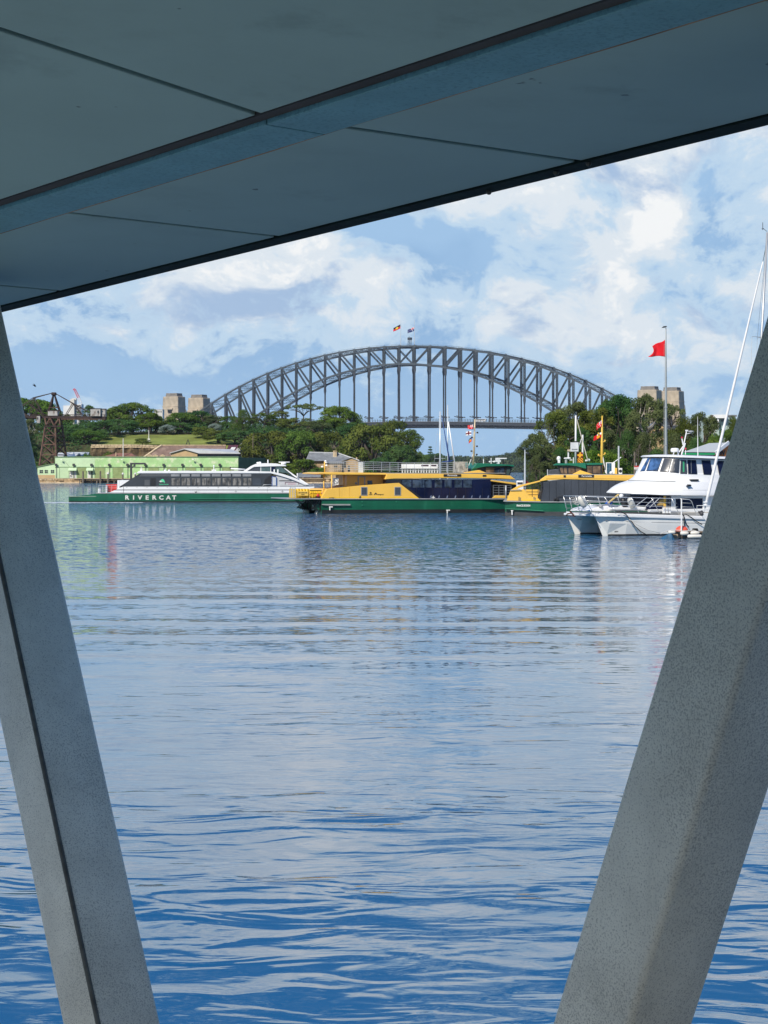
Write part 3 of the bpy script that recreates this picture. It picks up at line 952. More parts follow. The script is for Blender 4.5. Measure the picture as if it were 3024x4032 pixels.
def tree_meshes(seed, kind, n, leaf):
    """Unit tree: crown radius 1, total height 1 (scaled on placing). Returns (trunk mesh, crown mesh)."""
    rnd = random.Random(seed)
    lv = Leaves({'fig': 0.8, 'gum': 0.5, 'casuarina': 0.5, 'umbrella': 0.6, 'shrub': 0.9, 'pine': 0.3}[kind]); tb = MB()
    cl = []
    if kind == 'fig':                                   # broad, dense, billowing dome down to the ground
        for i in range(46):
            a = rnd.uniform(0, 6.283); zz = rnd.uniform(-0.25, 1.0)
            rr = math.sqrt(max(0, 1 - max(zz, 0) ** 2)) * rnd.uniform(0.62, 0.92)
            cl.append((V((rr * math.cos(a), rr * math.sin(a), 0.42 + 0.44 * zz)), rnd.uniform(0.17, 0.31), 0.42))
    elif kind == 'gum':                                 # open crown of separate clumps on visible limbs
        for i in range(40):
            a = rnd.uniform(0, 6.283); zz = rnd.uniform(-0.55, 1.0)
            rr = math.sqrt(max(0, 1 - zz ** 2)) * rnd.uniform(0.35, 0.98)
            cl.append((V((rr * math.cos(a), rr * math.sin(a), 0.58 + 0.36 * zz)), rnd.uniform(0.13, 0.29), 0.36))
    elif kind == 'casuarina':                           # upright feathery plumes
        for i in range(46):
            a = rnd.uniform(0, 6.283); zz = rnd.random()
            rr = (1 - zz ** 2.6) * rnd.uniform(0.25, 0.92)
            cl.append((V((rr * math.cos(a), rr * math.sin(a), 0.10 + 0.80 * zz)), rnd.uniform(0.17, 0.34), 0.40))
    elif kind == 'umbrella':                            # thin flat crown on bare stems
        for i in range(24):
            a = rnd.uniform(0, 6.283); rr = math.sqrt(rnd.random()) * 0.95
            cl.append((V((rr * math.cos(a), rr * math.sin(a), 0.84 + 0.12 * (1 - rr * rr) + rnd.uniform(-0.06, 0.02))), rnd.uniform(0.12, 0.22), 0.20))
    elif kind == 'shrub':
        for i in range(26):
            a = rnd.uniform(0, 6.283); zz = rnd.uniform(0, 1.0)
            rr = math.sqrt(max(0, 1 - zz ** 2)) * rnd.uniform(0.5, 0.9)
            cl.append((V((rr * math.cos(a), rr * math.sin(a), 0.25 + 0.6 * zz)), rnd.uniform(0.2, 0.36), 0.5))
    elif kind == 'pine':                                # layered plates of a tall pine
        for j in range(7):
            zz = 0.35 + 0.6 * j / 6; R = 1.0 * (1 - 0.75 * (j / 6) ** 1.3)
            for i in range(8):
                a = i * 0.785 + j * 0.4 + rnd.uniform(-0.2, 0.2); rr = R * rnd.uniform(0.4, 0.85)
                cl.append((V((rr * math.cos(a), rr * math.sin(a), zz)), 0.22, 0.16))
    per = max(6, int(n / len(cl)))
    w = sum(r * r for _, r, _ in cl)
    for c, r, fl in cl:
        lv.clump(c, r, fl, int(n * r * r / w), leaf, rnd, aspect=0.34 if kind == 'casuarina' else 0.6)
    # trunk and limbs
    th = {'fig': 0.30, 'gum': 0.40, 'casuarina': 0.5, 'umbrella': 0.62, 'shrub': 0.2, 'pine': 0.9}[kind]
    r0 = {'fig': 0.085, 'gum': 0.05, 'casuarina': 0.05, 'umbrella': 0.035, 'shrub': 0.05, 'pine': 0.05}[kind]
    lean = V((rnd.uniform(-0.08, 0.08), rnd.uniform(-0.08, 0.08), 0))
    pts = [V((0, 0, -0.06)), lean * 0.4 + Z * th * 0.5, lean + Z * th]
    if kind in ('casuarina', 'pine'): pts.append(lean * 0.5 + Z * 0.95)
    tb.path(pts, [r0 * 1.25, r0, r0 * 0.8] + ([0.008] if len(pts) > 3 else []), 8)
    fork = lean + Z * th
    tops = []
    for i in range(7):
        a = i * 0.9 + rnd.uniform(-0.3, 0.3)
        tops.append(V((0.38 * math.cos(a), 0.38 * math.sin(a), th + (0.86 - th) * rnd.uniform(0.3, 0.7))))
    if kind not in ('pine',):
        for q in tops: tb.path([fork - Z * 0.03, fork.lerp(q, 0.5) + V((0, 0, 0.02)), q], [r0 * 0.6, r0 * 0.4, r0 * 0.28], 6)
        for c, r, fl in cl:
            q = min(tops, key=lambda e: (e - c).length)
            mid = q.lerp(c, 0.55) + V((rnd.uniform(-.04, .04), rnd.uniform(-.04, .04), -0.03))
            tb.path([q, mid, c], [r0 * 0.26, r0 * 0.17, r0 * 0.08], 5)
    return tb.mesh('trunk', smooth=True), lv.mesh('crown')


PROTO = {}


def proto(kind, i, n=None, leaf=None):
    key = (kind, i, n)
    if key not in PROTO:
        dn = {'fig': 9000, 'gum': 5200, 'casuarina': 7500, 'umbrella': 1500, 'shrub': 3600, 'pine': 2600}[kind]
        dl = {'fig': 0.034, 'gum': 0.040, 'casuarina': 0.036, 'umbrella': 0.045, 'shrub': 0.05, 'pine': 0.06}[kind]
        PROTO[key] = tree_meshes(hash((len(kind), i * 7 + 3)) % 9999 + i, kind, n or dn, leaf or dl)
    return PROTO[key]


def with_mat(me, m):
    key = (me.name, m.name)
    if key not in PROTO:
        c = me if not me.materials else me.copy()
        if c.materials: c.materials[0] = m
        else: c.materials.append(m)
        PROTO[key] = c
    return PROTO[key]


def ground_h(x, y): return 0.0


TREE_N = [0]


def tree(px, ptop, wpx, d, kind, leafname, label, name='tree', group=None, pbase=None, n=None, leaf=None, pale=False, var=None, squash=1.0):
    """A tree whose crown is centred on photo column px, tops out at row ptop and is wpx wide, d metres away, standing on the ground."""
    TREE_N[0] += 1
    i = TREE_N[0]
    top = at(px, ptop, d)
    zb = GROUND(top.x, d) if pbase is None else at(px, pbase, d).z
    R = wpx * d / F / 2
    H = max(top.z - zb, R * 0.8)
    tm, cm = proto(kind, var if var is not None else i % {'fig': 4, 'gum': 4, 'casuarina': 3, 'umbrella': 2, 'shrub': 3, 'pine': 1}[kind], n, leaf)
    t = thing(name, label, 'shrub' if kind == 'shrub' else 'tree', (top.x, d, zb), (i * 2.399) % 6.283, group)
    t.scale = (R, R * squash, H)
    link('trunk', with_mat(tm, BARK_PALE if pale else BARK), t)
    link('crown', with_mat(cm, LEAF[leafname]), t)
    return t


# ------------------------------------------------------------------ island: ground, lawn, cliff
def sst(x, a, b):
    t = min(1.0, max(0.0, (x - a) / (b - a)))
    return t * t * (3 - 2 * t)


SHORE = 763.0


def GROUND(x, y):
    if y < SHORE: return -2.0
    cliff = sst(x, -116, -108) * sst(x, -68, -78)
    a = 1.5 + 7.0 * (sst(y, 812, 848) * (1 - cliff) + sst(y, 839.5, 841.5) * cliff)
    a += 5.5 * (sst(y, 830, 850) * (1 - cliff) + sst(y, 839.5, 841.5) * cliff)
    a += 6.0 * sst(y, 845, 900) - 4.0 * sst(y, 960, 1100)
    a = 1.5 + (a - 1.5) * (1 - 0.75 * sst(x, -22, 14))
    a += 0.35 * mnoise.noise(V((x * 0.05, y * 0.05, 0))) * sst(y, 800, 830)
    return a


def sheet(name, m, x0, x1, y0, y1, nx, ny, fn, parent=None, smooth=True):
    vs = []; fs = []
    for j in range(ny + 1):
        for i in range(nx + 1):
            x = x0 + (x1 - x0) * i / nx; y = y0 + (y1 - y0) * j / ny
            vs.append((x, y, fn(x, y)))
    for j in range(ny):
        for i in range(nx):
            a = j * (nx + 1) + i
            fs.append((a, a + 1, a + nx + 2, a + nx + 1))
    b = MB(); b.add(vs, fs)
    return b.obj(name, m, parent, smooth=smooth, recalc=False)


SOIL = mat('island_soil', (0.075, 0.075, 0.035), 0.95, 0, 0.35, 0.12, 0.1, stain=(0.05, 0.075, 0.02), stain_amt=0.5, stain_scale=0.2)
GRASS = mat('lawn_grass', (0.20, 0.23, 0.055), 0.9, 0, 0.25, 0.10, 0.1, stain=(0.22, 0.26, 0.06), stain_amt=0.3, stain_scale=0.15, bump=0.05, bump_scale=4.0)
SAND_ST = mat('sandstone', (0.46, 0.33, 0.19), 0.9, 0, 0.25, 0.45, 0.15, stain=(0.14, 0.10, 0.06), stain_amt=0.35, stain_scale=0.35, bump=0.05, bump_scale=2.0)
SAND_PALE = mat('sandstone_pale', (0.56, 0.44, 0.28), 0.9, 0, 0.2, 0.6, 0.15, stain=(0.25, 0.18, 0.10), stain_amt=0.25, stain_scale=0.7, bump=0.03, bump_scale=3.0)
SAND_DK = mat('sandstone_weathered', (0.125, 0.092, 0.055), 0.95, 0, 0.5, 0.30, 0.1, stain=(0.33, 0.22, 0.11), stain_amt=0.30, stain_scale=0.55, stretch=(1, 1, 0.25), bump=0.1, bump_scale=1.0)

setting(sheet('island_ground', SOIL, -430, 22, SHORE + 0.5, 1180, 150, 120, GROUND))
setting(sheet('lawn', GRASS, -112, -58, 842.2, 884, 40, 30, lambda x, y: GROUND(x, y) + 0.12))


def build_cliff():
    t = thing('sandstone_cliff', 'cut sandstone cliff with a pale block course on top, below the lawn', 'cliff', (0, 840, 0))
    x0, x1 = at(357, 1800, 840).x, at(650, 1800, 840).x
    rnd = random.Random(5)
    vs = []; fs = []; nx, nz = 60, 14
    for j in range(nz + 1):
        for i in range(nx + 1):
            x = x0 + (x1 - x0) * i / nx; z = 1.0 + 12.1 * j / nz
            q = -0.6 - 0.8 * (1 - j / nz) + 0.9 * mnoise.noise(V((x * 0.35, z * 0.5, 2))) + 0.4 * mnoise.noise(V((x * 1.1, z * 0.4, 7)))
            vs.append((x, q, z))
    for j in range(nz):
        for i in range(nx):
            a = j * (nx + 1) + i; fs.append((a, a + 1, a + nx + 2, a + nx + 1))
    b = MB(); b.add(vs, fs)
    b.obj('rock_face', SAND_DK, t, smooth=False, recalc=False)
    for row in range(2):
        x = x0 - 0.3 + rnd.uniform(0, 0.6)
        while x < x1 - 1.0:
            wd = rnd.uniform(0.9, 1.9)
            z = 13.0 + row * 0.66 - 0.9 * sst(x, -98, -74)
            yy = rnd.uniform(-1.05, -0.75)
            MB().box(x + 0.04, x + wd - 0.04, yy, 1.2, z + 0.02, z + 0.64).obj('stone_block', SAND_PALE, t, bevel=0.07, seg=1)
            x += wd


build_cliff()


def build_seawall():
    """Rubble and block foreshore wall in front of the long shed."""
    t = thing('stone_seawall', 'old sandstone seawall along the water below the green shed', 'seawall', (0, SHORE, 0))
    x0, x1 = at(-60, 1900, SHORE).x, at(1660, 1900, SHORE).x
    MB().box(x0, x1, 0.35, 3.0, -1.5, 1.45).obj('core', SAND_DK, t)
    rnd = random.Random(8)
    xa, xb = at(140, 0, SHORE).x, at(318, 0, SHORE).x
    for row in range(3):
        x = xa + rnd.uniform(-0.6, 0)
        while x < xb:
            wd = rnd.uniform(0.9, 1.9) if x > at(220, 0, SHORE).x else rnd.uniform(0.7, 1.2)
            big = x < at(220, 0, SHORE).x
            y0 = rnd.uniform(-0.1, 0.25) + (0.25 if row else 0) - (0.35 if big else 0)
            MB().box(x + 0.03, x + wd - 0.03, y0, 0.6, -0.25 + row * 0.56, 0.27 + row * 0.56).obj('stone_block', SAND_ST if rnd.random() < 0.6 else SAND_PALE, t, bevel=0.16 if big else 0.05, seg=2 if big else 1)
            x += wd
    MB().box(x0, x1, 0.2, 3.2, 1.455, 1.62).obj('coping', SAND_PALE, t, bevel=0.03, seg=1)
    # tidal ledge, pale with oysters
    mb = MB()
    n = 70
    rr = []
    for i in range(n + 1):
        x = x0 + (x1 - x0) * i / n
        q = 0.3 * mnoise.noise(V((x * 0.3, 0, 3)))
        rr.append([(x, -1.4 + q, -0.5), (x, -1.2 + q, 0.14), (x, -0.2, 0.30), (x, 0.3, -0.5)])
    mb.loft(rr)
    mb.obj('tidal_ledge', mat('oyster_ledge', (0.55, 0.42, 0.26), 0.95, 0, 0.3, 0.8), t)


build_seawall()


# ------------------------------------------------------------------ island buildings
GREEN_W = mat('shed_green_paint', (0.38, 0.60, 0.26), 0.7, 0, 0.10, 0.35, 0.3, stain=(0.66, 0.70, 0.48), stain_amt=0.5, stain_scale=0.55)
GREEN_P = mat('shed_pale_green_paint', (0.52, 0.68, 0.42), 0.7, 0, 0.07, 0.3, 0.3, stain=(0.40, 0.55, 0.33), stain_amt=0.2, stain_scale=0.5)
GREEN_K = mat('shed_door_khaki', (0.27, 0.34, 0.14), 0.75, 0, 0.15, 0.8, 0.3, stain=(0.36, 0.43, 0.22), stain_amt=0.2)
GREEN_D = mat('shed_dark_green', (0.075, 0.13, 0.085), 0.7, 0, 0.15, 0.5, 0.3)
GREEN_B = mat('shed_band_green', (0.19, 0.30, 0.15), 0.7, 0, 0.15, 0.5, 0.3)
WIN = glass('window_dark', (0.03, 0.035, 0.04), 0.1)
IRON = mat('dark_iron', (0.045, 0.05, 0.05), 0.6, 0.2, 0.2, 2)
WHITEP = mat('white_weathered_paint', (0.66, 0.65, 0.60), 0.6, 0, 0.1, 1.0, 0.3, stain=(0.4, 0.36, 0.3), stain_amt=0.25, stain_scale=1.5)
TIN = mat('pale_tin_roof', (0.55, 0.56, 0.56), 0.45, 0.1, 0.08, 0.4, 0.4)
TIMBER = mat('wharf_timber', (0.20, 0.165, 0.125), 0.9, 0, 0.3, 1.2, 0.2, stretch=(1, 1, 0.2))
TIMBER_D = mat('wharf_timber_wet', (0.045, 0.038, 0.03), 0.8, 0, 0.3, 1.2, 0.3)
BROWNROOF = mat('brown_slate_roof', (0.20, 0.135, 0.105), 0.85, 0, 0.25, 0.5, 0.2, stain=(0.30, 0.22, 0.17), stain_amt=0.4, stain_scale=0.4)
MAROON_R = mat('maroon_tin_roof', (0.085, 0.022, 0.028), 0.6, 0, 0.15, 0.5)
TANW = mat('tan_render', (0.52, 0.37, 0.20), 0.85, 0, 0.08, 0.5, 0.2)
SLATE = mat('grey_slate_roof', (0.17, 0.18, 0.19), 0.7, 0, 0.18, 0.6, 0.3, stain=(0.32, 0.33, 0.33), stain_amt=0.3, stain_scale=0.9)
GREYW = mat('grey_gable_wall', (0.28, 0.30, 0.31), 0.85, 0, 0.08, 0.5)
REDDOOR = mat('boatshed_red_door', (0.26, 0.055, 0.055), 0.6, 0, 0.12, 1.5, stretch=(0.3, 0.3, 4))


def build_shed():
    d = 770.0
    X = lambda px: (px - CX) / F * d
    Zz = lambda py: EYE + (HY - py) / F * d
    t = thing('green_shed', 'long flaking light green wharf shed with a row of roller doors on the island shore', 'shed', (0, d, 0))
    zb, zt, zl = 1.62, Zz(1800), Zz(1839)
    x0, x1 = X(217), X(938)
    # walls: pale newer stretch, flaking stretch, and an angled end wall whose shade is put into a darker green
    xm = X(373)
    MB().box(x0, xm - 0.01, 0.0, 16, zb, zt).obj('wall', GREEN_P, t, label='paler left stretch of wall')
    MB().box(xm + 0.01, x1, 0.0, 16, zb, zt).obj('wall', GREEN_W, t, label='flaking right stretch of wall')
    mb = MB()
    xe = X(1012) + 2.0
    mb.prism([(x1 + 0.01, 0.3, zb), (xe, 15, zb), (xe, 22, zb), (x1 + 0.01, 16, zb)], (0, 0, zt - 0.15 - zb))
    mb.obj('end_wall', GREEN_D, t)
    MB().box(x0 - 0.15, x1 + 0.15, -0.25, 16.2, zt + 0.004, zt + 0.22).obj('roof_edge', GREEN_B, t, bevel=0.03, seg=1)
    MB().box(x0, x1 + 0.1, -0.16, -0.002, zl - 0.14, zl + 0.10).obj('door_track', GREEN_B, t)
    for a, b in ((234, 272), (304, 341), (373, 413), (444, 484), (585, 625), (658, 698), (730, 771), (803, 843), (875, 920)):
        mb = MB()
        n = 7
        for i in range(n):
            u = X(a) + (X(b) - X(a)) * i / n; v = X(a) + (X(b) - X(a)) * (i + 1) / n
            mb.box(u + 0.015, v - 0.015, -0.075 - 0.02 * (i % 2), -0.004, zb + 0.06, zl - 0.16)
        dr = mb.obj('sliding_door', GREEN_K if a > 300 else GREEN_P, t)
        MB().bar((X(a), -0.09, zb), (X(a), -0.09, zl - 0.14), 0.12).obj('door_post', GREEN_B, dr)
        MB().bar((X(b), -0.09, zb), (X(b), -0.09, zl - 0.14), 0.12).obj('door_post', GREEN_B, dr)
    # two awnings over small doors
    for a, b, dep in ((271, 302, 1.6), (342, 367, 1.5)):
        z1 = Zz(1842); z0 = Zz(1853)
        mb = MB(); mb.prism([(X(a), -0.01, z1), (X(b), -0.01, z1), (X(b) + 0.1, -dep, z0), (X(a) - 0.1, -dep, z0)], (0, 0.02, 0.12))
        aw = mb.obj('awning', GREEN_P, t)
        mb = MB()
        for x in (X(a) + 0.1, X(b) - 0.1): mb.bar((x, -dep + 0.1, z0 + 0.05), (x, -0.02, z0 - 0.8), 0.07)
        mb.obj('awning_strut', GREEN_B, aw)
        MB().box(X(a) + 0.3, X(a) + 0.3 + (X(b) - X(a)) * 0.45, -0.07, -0.004, zb + 0.05, z0 - 0.2).obj('door', WHITEP, t)
        MB().box(X(a) + 0.5 + (X(b) - X(a)) * 0.45, X(b) - 0.2, -0.07, -0.004, zb + 0.05, z0 - 0.2).obj('door', GREEN_D if a > 300 else WHITEP, t)
    MB().lathe((X(279), -0.12, Zz(1873)), [(0.22, -0.06), (0.44, -0.06), (0.47, 0), (0.44, 0.06), (0.22, 0.06), (0.22, -0.06)], 16, (0, 1, 0)).obj('life_ring', WHITEP, t, smooth=True)
    # floodlights on short posts along the track
    for px in (222, 291, 361, 431, 503, 573, 645, 719, 791, 866):
        zz = Zz(1834)
        mb = MB()
        mb.bar((X(px), -0.3, zb), (X(px), -0.3, zz), 0.12)
        mb.obj('lamp_post', IRON, t)
        mb = MB(); mb.box(X(px) - 0.45, X(px) + 0.45, -0.75, -0.35, zz - 0.1, zz + 0.75); mb.bar((X(px), -0.3, zz - 0.1), (X(px), -0.5, zz + 0.1), 0.15)
        mb.obj('floodlight', IRON, t, bevel=0.08, seg=1)
    # swan-neck wall lamps with cables
    for px in (244, 482, 762):
        zz = Zz(1812)
        mb = MB(); mb.path([(X(px) + 1.3, -0.02, zz - 0.7), (X(px) + 0.7, -0.5, zz - 0.1), (X(px), -0.9, zz + 0.3)], 0.05, 6)
        wl = mb.obj('wall_lamp', WHITEP, t)
        MB().lathe((X(px), -0.95, zz + 0.12), [(0.42, 0), (0.3, 0.2), (0.06, 0.34)], 10).obj('lamp_shade', WHITEP, wl)
        MB().path([(X(px) + 1.3, -0.03, zz - 0.7), (X(px) + 2.0, -0.03, zz - 1.6), (X(px) + 2.6, -0.03, zl + 0.1)], 0.035, 5).obj('cable', IRON, wl)
    # lean-to at the left end
    l = thing('lean_to', 'small mint green lean-to with three windows against the left end of the long shed', 'shed', (0, d, 0))
    a, b = X(147), X(217) - 0.03
    mb = MB(); mb.prism([(a, 0.4, zb), (b, 0.4, zb), (b, 0.4, Zz(1826)), (a, 0.4, Zz(1840))], (0, 9, 0))
    mb.obj('wall', GREEN_P, l)
    mb = MB(); mb.prism([(a - 0.4, 0.1, Zz(1840) + 0.004), (b + 0.0, 0.1, Zz(1825) + 0.02), (b + 0.0, 0.1, Zz(1825) + 0.2), (a - 0.4, 0.1, Zz(1840) + 0.2)], (0, 9.6, 0))
    mb.obj('roof', GREEN_B, l)
    for u, v in ((155, 169), (175, 188), (199, 213)):
        f = MB().box(X(u) - 0.08, X(v) + 0.08, 0.33, 0.398, Zz(1864), Zz(1849)).obj('window', GREEN_P, l)
        mb = MB()
        for i in range(2):
            for j in range(2):
                xa = X(u) + (X(v) - X(u)) * i / 2; xb = X(u) + (X(v) - X(u)) * (i + 1) / 2
                za = Zz(1863) + (Zz(1850) - Zz(1863)) * j / 2; zc = Zz(1863) + (Zz(1850) - Zz(1863)) * (j + 1) / 2
                mb.box(xa + 0.04, xb - 0.04, 0.30, 0.328, za + 0.04, zc - 0.04)
        mb.obj('pane', WIN, f)
    MB().box(a, b, 0.34, 0.398, zb, Zz(1870)).obj('plinth', TANW, l)


build_shed()


def build_jetty():
    d = 762.0
    X = lambda px: (px - CX) / F * d
    t = thing('timber_jetty', 'dark timber jetty on stumpy piles below the roller doors', 'jetty', (0, d, 0))
    rnd = random.Random(3)
    x0, x1 = X(312), X(640)
    n = 48
    for i in range(n):
        u = x0 + (x1 - x0) * i / n; v = x0 + (x1 - x0) * (i + 1) / n
        MB().box(u + 0.02, v - 0.02, -3.0, 0.6, 1.36, 1.46 + rnd.uniform(0, 0.04)).obj('deck_plank', TIMBER, t)
    MB().box(x0, x1, -2.95, -2.65, 1.0, 1.355).obj('edge_beam', TIMBER_D, t)
    MB().box(x0, x1, -0.9, -0.6, 1.0, 1.355).obj('edge_beam', TIMBER_D, t)
    for i in range(15):
        x = x0 + 0.5 + (x1 - x0 - 1) * i / 14
        MB().lathe((x, -2.6, -1.5), [(0.24, 0), (0.22, 2.5), (0, 2.5)], 8).obj('pile', TIMBER_D if i % 3 else TIMBER, t)
        mb = MB(); mb.bar((x, -2.5, 0.2), (x + 1.0, -2.4, 1.0), 0.15); mb.obj('brace', TIMBER_D, t)
    # tall mooring piles standing in the water in front
    for px, top, cap, lab in ((333, 1855, 0, 'plain grey timber mooring pile, leftmost in front of the jetty'), (401, 1855, 0, 'slim brown timber mooring pile in front of the khaki door'),
                              (431, 1861, 1, 'white capped mooring pile between the roller doors'), (489, 1862, 1, 'white capped mooring pile beside the hoist frame'), (538, 1862, 1, 'white capped mooring pile just right of the hoist frame, nearest the ferry stern')):
        p = V((X(px), d - 4.0, -1.5)); h = EYE + (HY - top) / F * (d - 4) + 1.5
        o = thing('mooring_pile', lab, 'pile', p, 0, 'mooring piles off the jetty')
        MB().lathe((0, 0, 0), [(0.3, 0), (0.28, h - 0.5), (0, h - 0.5)], 10).obj('shaft', TIMBER, o)
        MB().lathe((0, 0, h - 0.5), [(0.38, 0), (0.36, 0.35), (0.0, 0.75)] if cap else [(0.27, 0), (0.25, 0.5), (0, 0.52)], 10).obj('cap', WHITEP if cap else TIMBER, o)
    # hoist frame
    o = thing('hoist_frame', 'dark grey steel hoist frame standing on the jetty in front of the green shed', 'hoist', (0, d - 0.5, 1.5))
    z = lambda py: EYE + (HY - py) / F * d - 1.5
    MB().box(X(513), X(521), -0.4, 0.4, 0, z(1822)).obj('post', IRON, o, bevel=0.05, seg=1)
    MB().box(X(521), X(574), -0.3, 0.3, z(1829), z(1822)).obj('beam', IRON, o, bevel=0.05, seg=1)
    MB().box(X(527), X(534), -0.3, 0.3, z(1838), z(1829)).obj('trolley', IRON, o, bevel=0.05, seg=1)
    MB().bar((X(521), 0, z(1842)), (X(530), 0, z(1829)), 0.25).obj('knee_brace', IRON, o)


build_jetty()


def gable(t, x0, x1, y0, y1, zb, ze, zr, wall, roof, over=0.5, axis='x', wallname='wall', roofname='roof', th=0.18):
    """Gabled block in t's frame; ridge along 'x' or 'y'."""
    if axis == 'x':
        ym = (y0 + y1) / 2
        MB().prism([(x0, y0, zb), (x0, y1, zb), (x0, y1, ze), (x0, ym, zr), (x0, y0, ze)], (x1 - x0, 0, 0)).obj(wallname, wall, t)
        for yy in (y0, y1):
            s = -1 if yy == y0 else 1
            sl = (zr - ze) / (ym - y0)
            o = over
            pts = [(x0 - o, yy + s * o, ze - sl * o + 0.03), (x0 - o, ym, zr + 0.03), (x0 - o, ym, zr + 0.03 + th), (x0 - o, yy + s * o, ze - sl * o + 0.03 + th)]
            MB().prism(pts, (x1 - x0 + 2 * o, 0, 0)).obj(roofname, roof, t)
    else:
        xm = (x0 + x1) / 2
        MB().prism([(x0, y0, zb), (x1, y0, zb), (x1, y0, ze), (xm, y0, zr), (x0, y0, ze)], (0, y1 - y0, 0)).obj(wallname, wall, t)
        for xx in (x0, x1):
            s = -1 if xx == x0 else 1
            sl = (zr - ze) / (xm - x0)
            o = over
            pts = [(xx + s * o, y0 - o, ze - sl * o + 0.03), (xm, y0 - o, zr + 0.03), (xm, y0 - o, zr + 0.03 + th), (xx + s * o, y0 - o, ze - sl * o + 0.03 + th)]
            MB().prism(pts, (0, y1 - y0 + 2 * o, 0)).obj(roofname, roof, t)


def build_island_houses():
    def fr(d): return (lambda px: (px - CX) / F * d), (lambda py: EYE + (HY - py) / F * d)
    # long barracks with a hipped brown roof
    d = 818.0; X, Zz = fr(d)
    t = thing('barracks', 'long stone barracks with a weathered brown hipped roof behind the shed', 'building', (0, d, 0))
    zb = 1.4
    MB().box(X(575), X(930), 1.0, 13, zb, Zz(1797)).obj('wall', SAND_ST, t)
    ze, zr = Zz(1800), Zz(1753)
    y0, y1 = 0.3, 13.7; ym = 7
    xa, xb, xc, xd = X(568), X(628), X(878), X(884)
    MB().add([(xa, y0, ze), (xd, y0, ze), (xd, ym, zr), (xb, ym, zr), (xa, y1, ze), (xd, y1, ze)], [(0, 1, 2, 3), (0, 3, 4), (3, 2, 5, 4), (1, 5, 2), (0, 4, 5, 1)]).obj('roof', BROWNROOF, t)
    MB().bar((xb, ym, zr + 0.1), (xd, ym, zr + 0.1), 0.5, 0.3).obj('ridge', SAND_PALE, t)
    MB().bar((xa, y0 - 0.1, ze + 0.1), (xb, ym, zr + 0.1), 1.0, 0.35).obj('hip_capping', SAND_PALE, t)
    for px in (590, 612, 640):
        MB().prism([(X(px) - 1, -0.2, ze - 0.8), (X(px) + 1, -0.2, ze - 0.8), (X(px) + 1, -0.2, ze + 0.5), (X(px), -0.2, ze + 1.1), (X(px) - 1, -0.2, ze + 0.5)], (0, 2.2, 0)).obj('dormer', SAND_PALE, t)
    # grey-gabled hall with maroon roof
    t = thing('gabled_hall', 'grey gabled hall with a maroon iron roof right of the barracks', 'building', (0, d + 4, 0), 0)
    ze, zr = Zz(1783), Zz(1754)
    x0, x1 = X(886), X(988)
    MB().prism([(X(925), 0, zb), (x1, 0, zb), (x1, 0, Zz(1786)), (X(954), 0, zr), (X(925), 0, ze)], (0, 14, 0)).obj('wall', GREYW, t)
    MB().add([(x0, -0.6, Zz(1779)), (X(928), -0.6, Zz(1780)), (X(948), 6, zr + 0.3), (X(893), 6, zr + 0.3), (x0, -0.6, Zz(1779) - 0.3), (X(928), -0.6, Zz(1780) - 0.3), (X(948), 6, zr), (X(893), 6, zr)],
             [(0, 1, 2, 3), (4, 7, 6, 5), (0, 4, 5, 1), (1, 5, 6, 2), (2, 6, 7, 3), (3, 7, 4, 0)]).obj('roof', MAROON_R, t)
    MB().bar((X(929), -0.75, Zz(1781)), (X(955), -0.75, zr + 0.4), 0.3, 1.6).obj('verge', TIN, t)
    MB().bar((X(955), -0.75, zr + 0.35), (X(988), -0.75, Zz(1788)), 0.3, 0.4).obj('verge', SLATE, t)
    for a, b in ((906, 911), (914, 919)):
        p = V((X(a), 1.2, Zz(1775))); q = V((X(b), 3.6, Zz(1764)))
        MB().bar(p + Z * 0.35, q + Z * 0.35, 0.9, 0.1).obj('skylight', WHITEP, t)
    # tan workshop with a pale low roof and a window band
    d2 = 800.0; X, Zz = fr(d2)
    t = thing('tan_workshop', 'tan rendered workshop with a low pale roof and a dark band of windows', 'building', (0, d2, 0))
    xg0, xg1, xr = X(673), X(777), X(940)
    zr, ze = Zz(1769), Zz(1784)
    xp = X(726)
    MB().prism([(xg0, 0, zb), (xg1, 0, zb), (xg1, 0, ze), (xp, 0, zr), (xg0, 0, ze)], (0, 14, 0)).obj('gable_wall', TANW, t)
    MB().box(xg1 + 0.01, xr, 0.6, 13, zb, Zz(1803)).obj('wall', TANW, t)
    n = 16
    for i in range(n):
        u = xg1 + 0.1 + (xr - xg1 - 0.1) * i / n; v = xg1 + 0.1 + (xr - xg1 - 0.1) * (i + 1) / n
        MB().box(u + 0.06, v - 0.06, 0.62, 0.75, Zz(1802), Zz(1788)).obj('window', WIN, t)
    MB().box(xg1 + 0.1, xr, 0.8, 13, Zz(1803), Zz(1787)).obj('window_frame', IRON, t)
    th = 0.3
    MB().add([(xg0 - 0.5, -0.6, ze - 0.15), (xp, -0.6, zr), (xp, 14, zr), (xg0 - 0.5, 14, ze - 0.15), (xg0 - 0.5, -0.6, ze + 0.1), (xp, -0.6, zr + th), (xp, 14, zr + th), (xg0 - 0.5, 14, ze + 0.1)],
             [(0, 1, 2, 3), (4, 7, 6, 5), (0, 4, 5, 1), (1, 5, 6, 2), (2, 6, 7, 3), (3, 7, 4, 0)]).obj('roof', TIN, t)
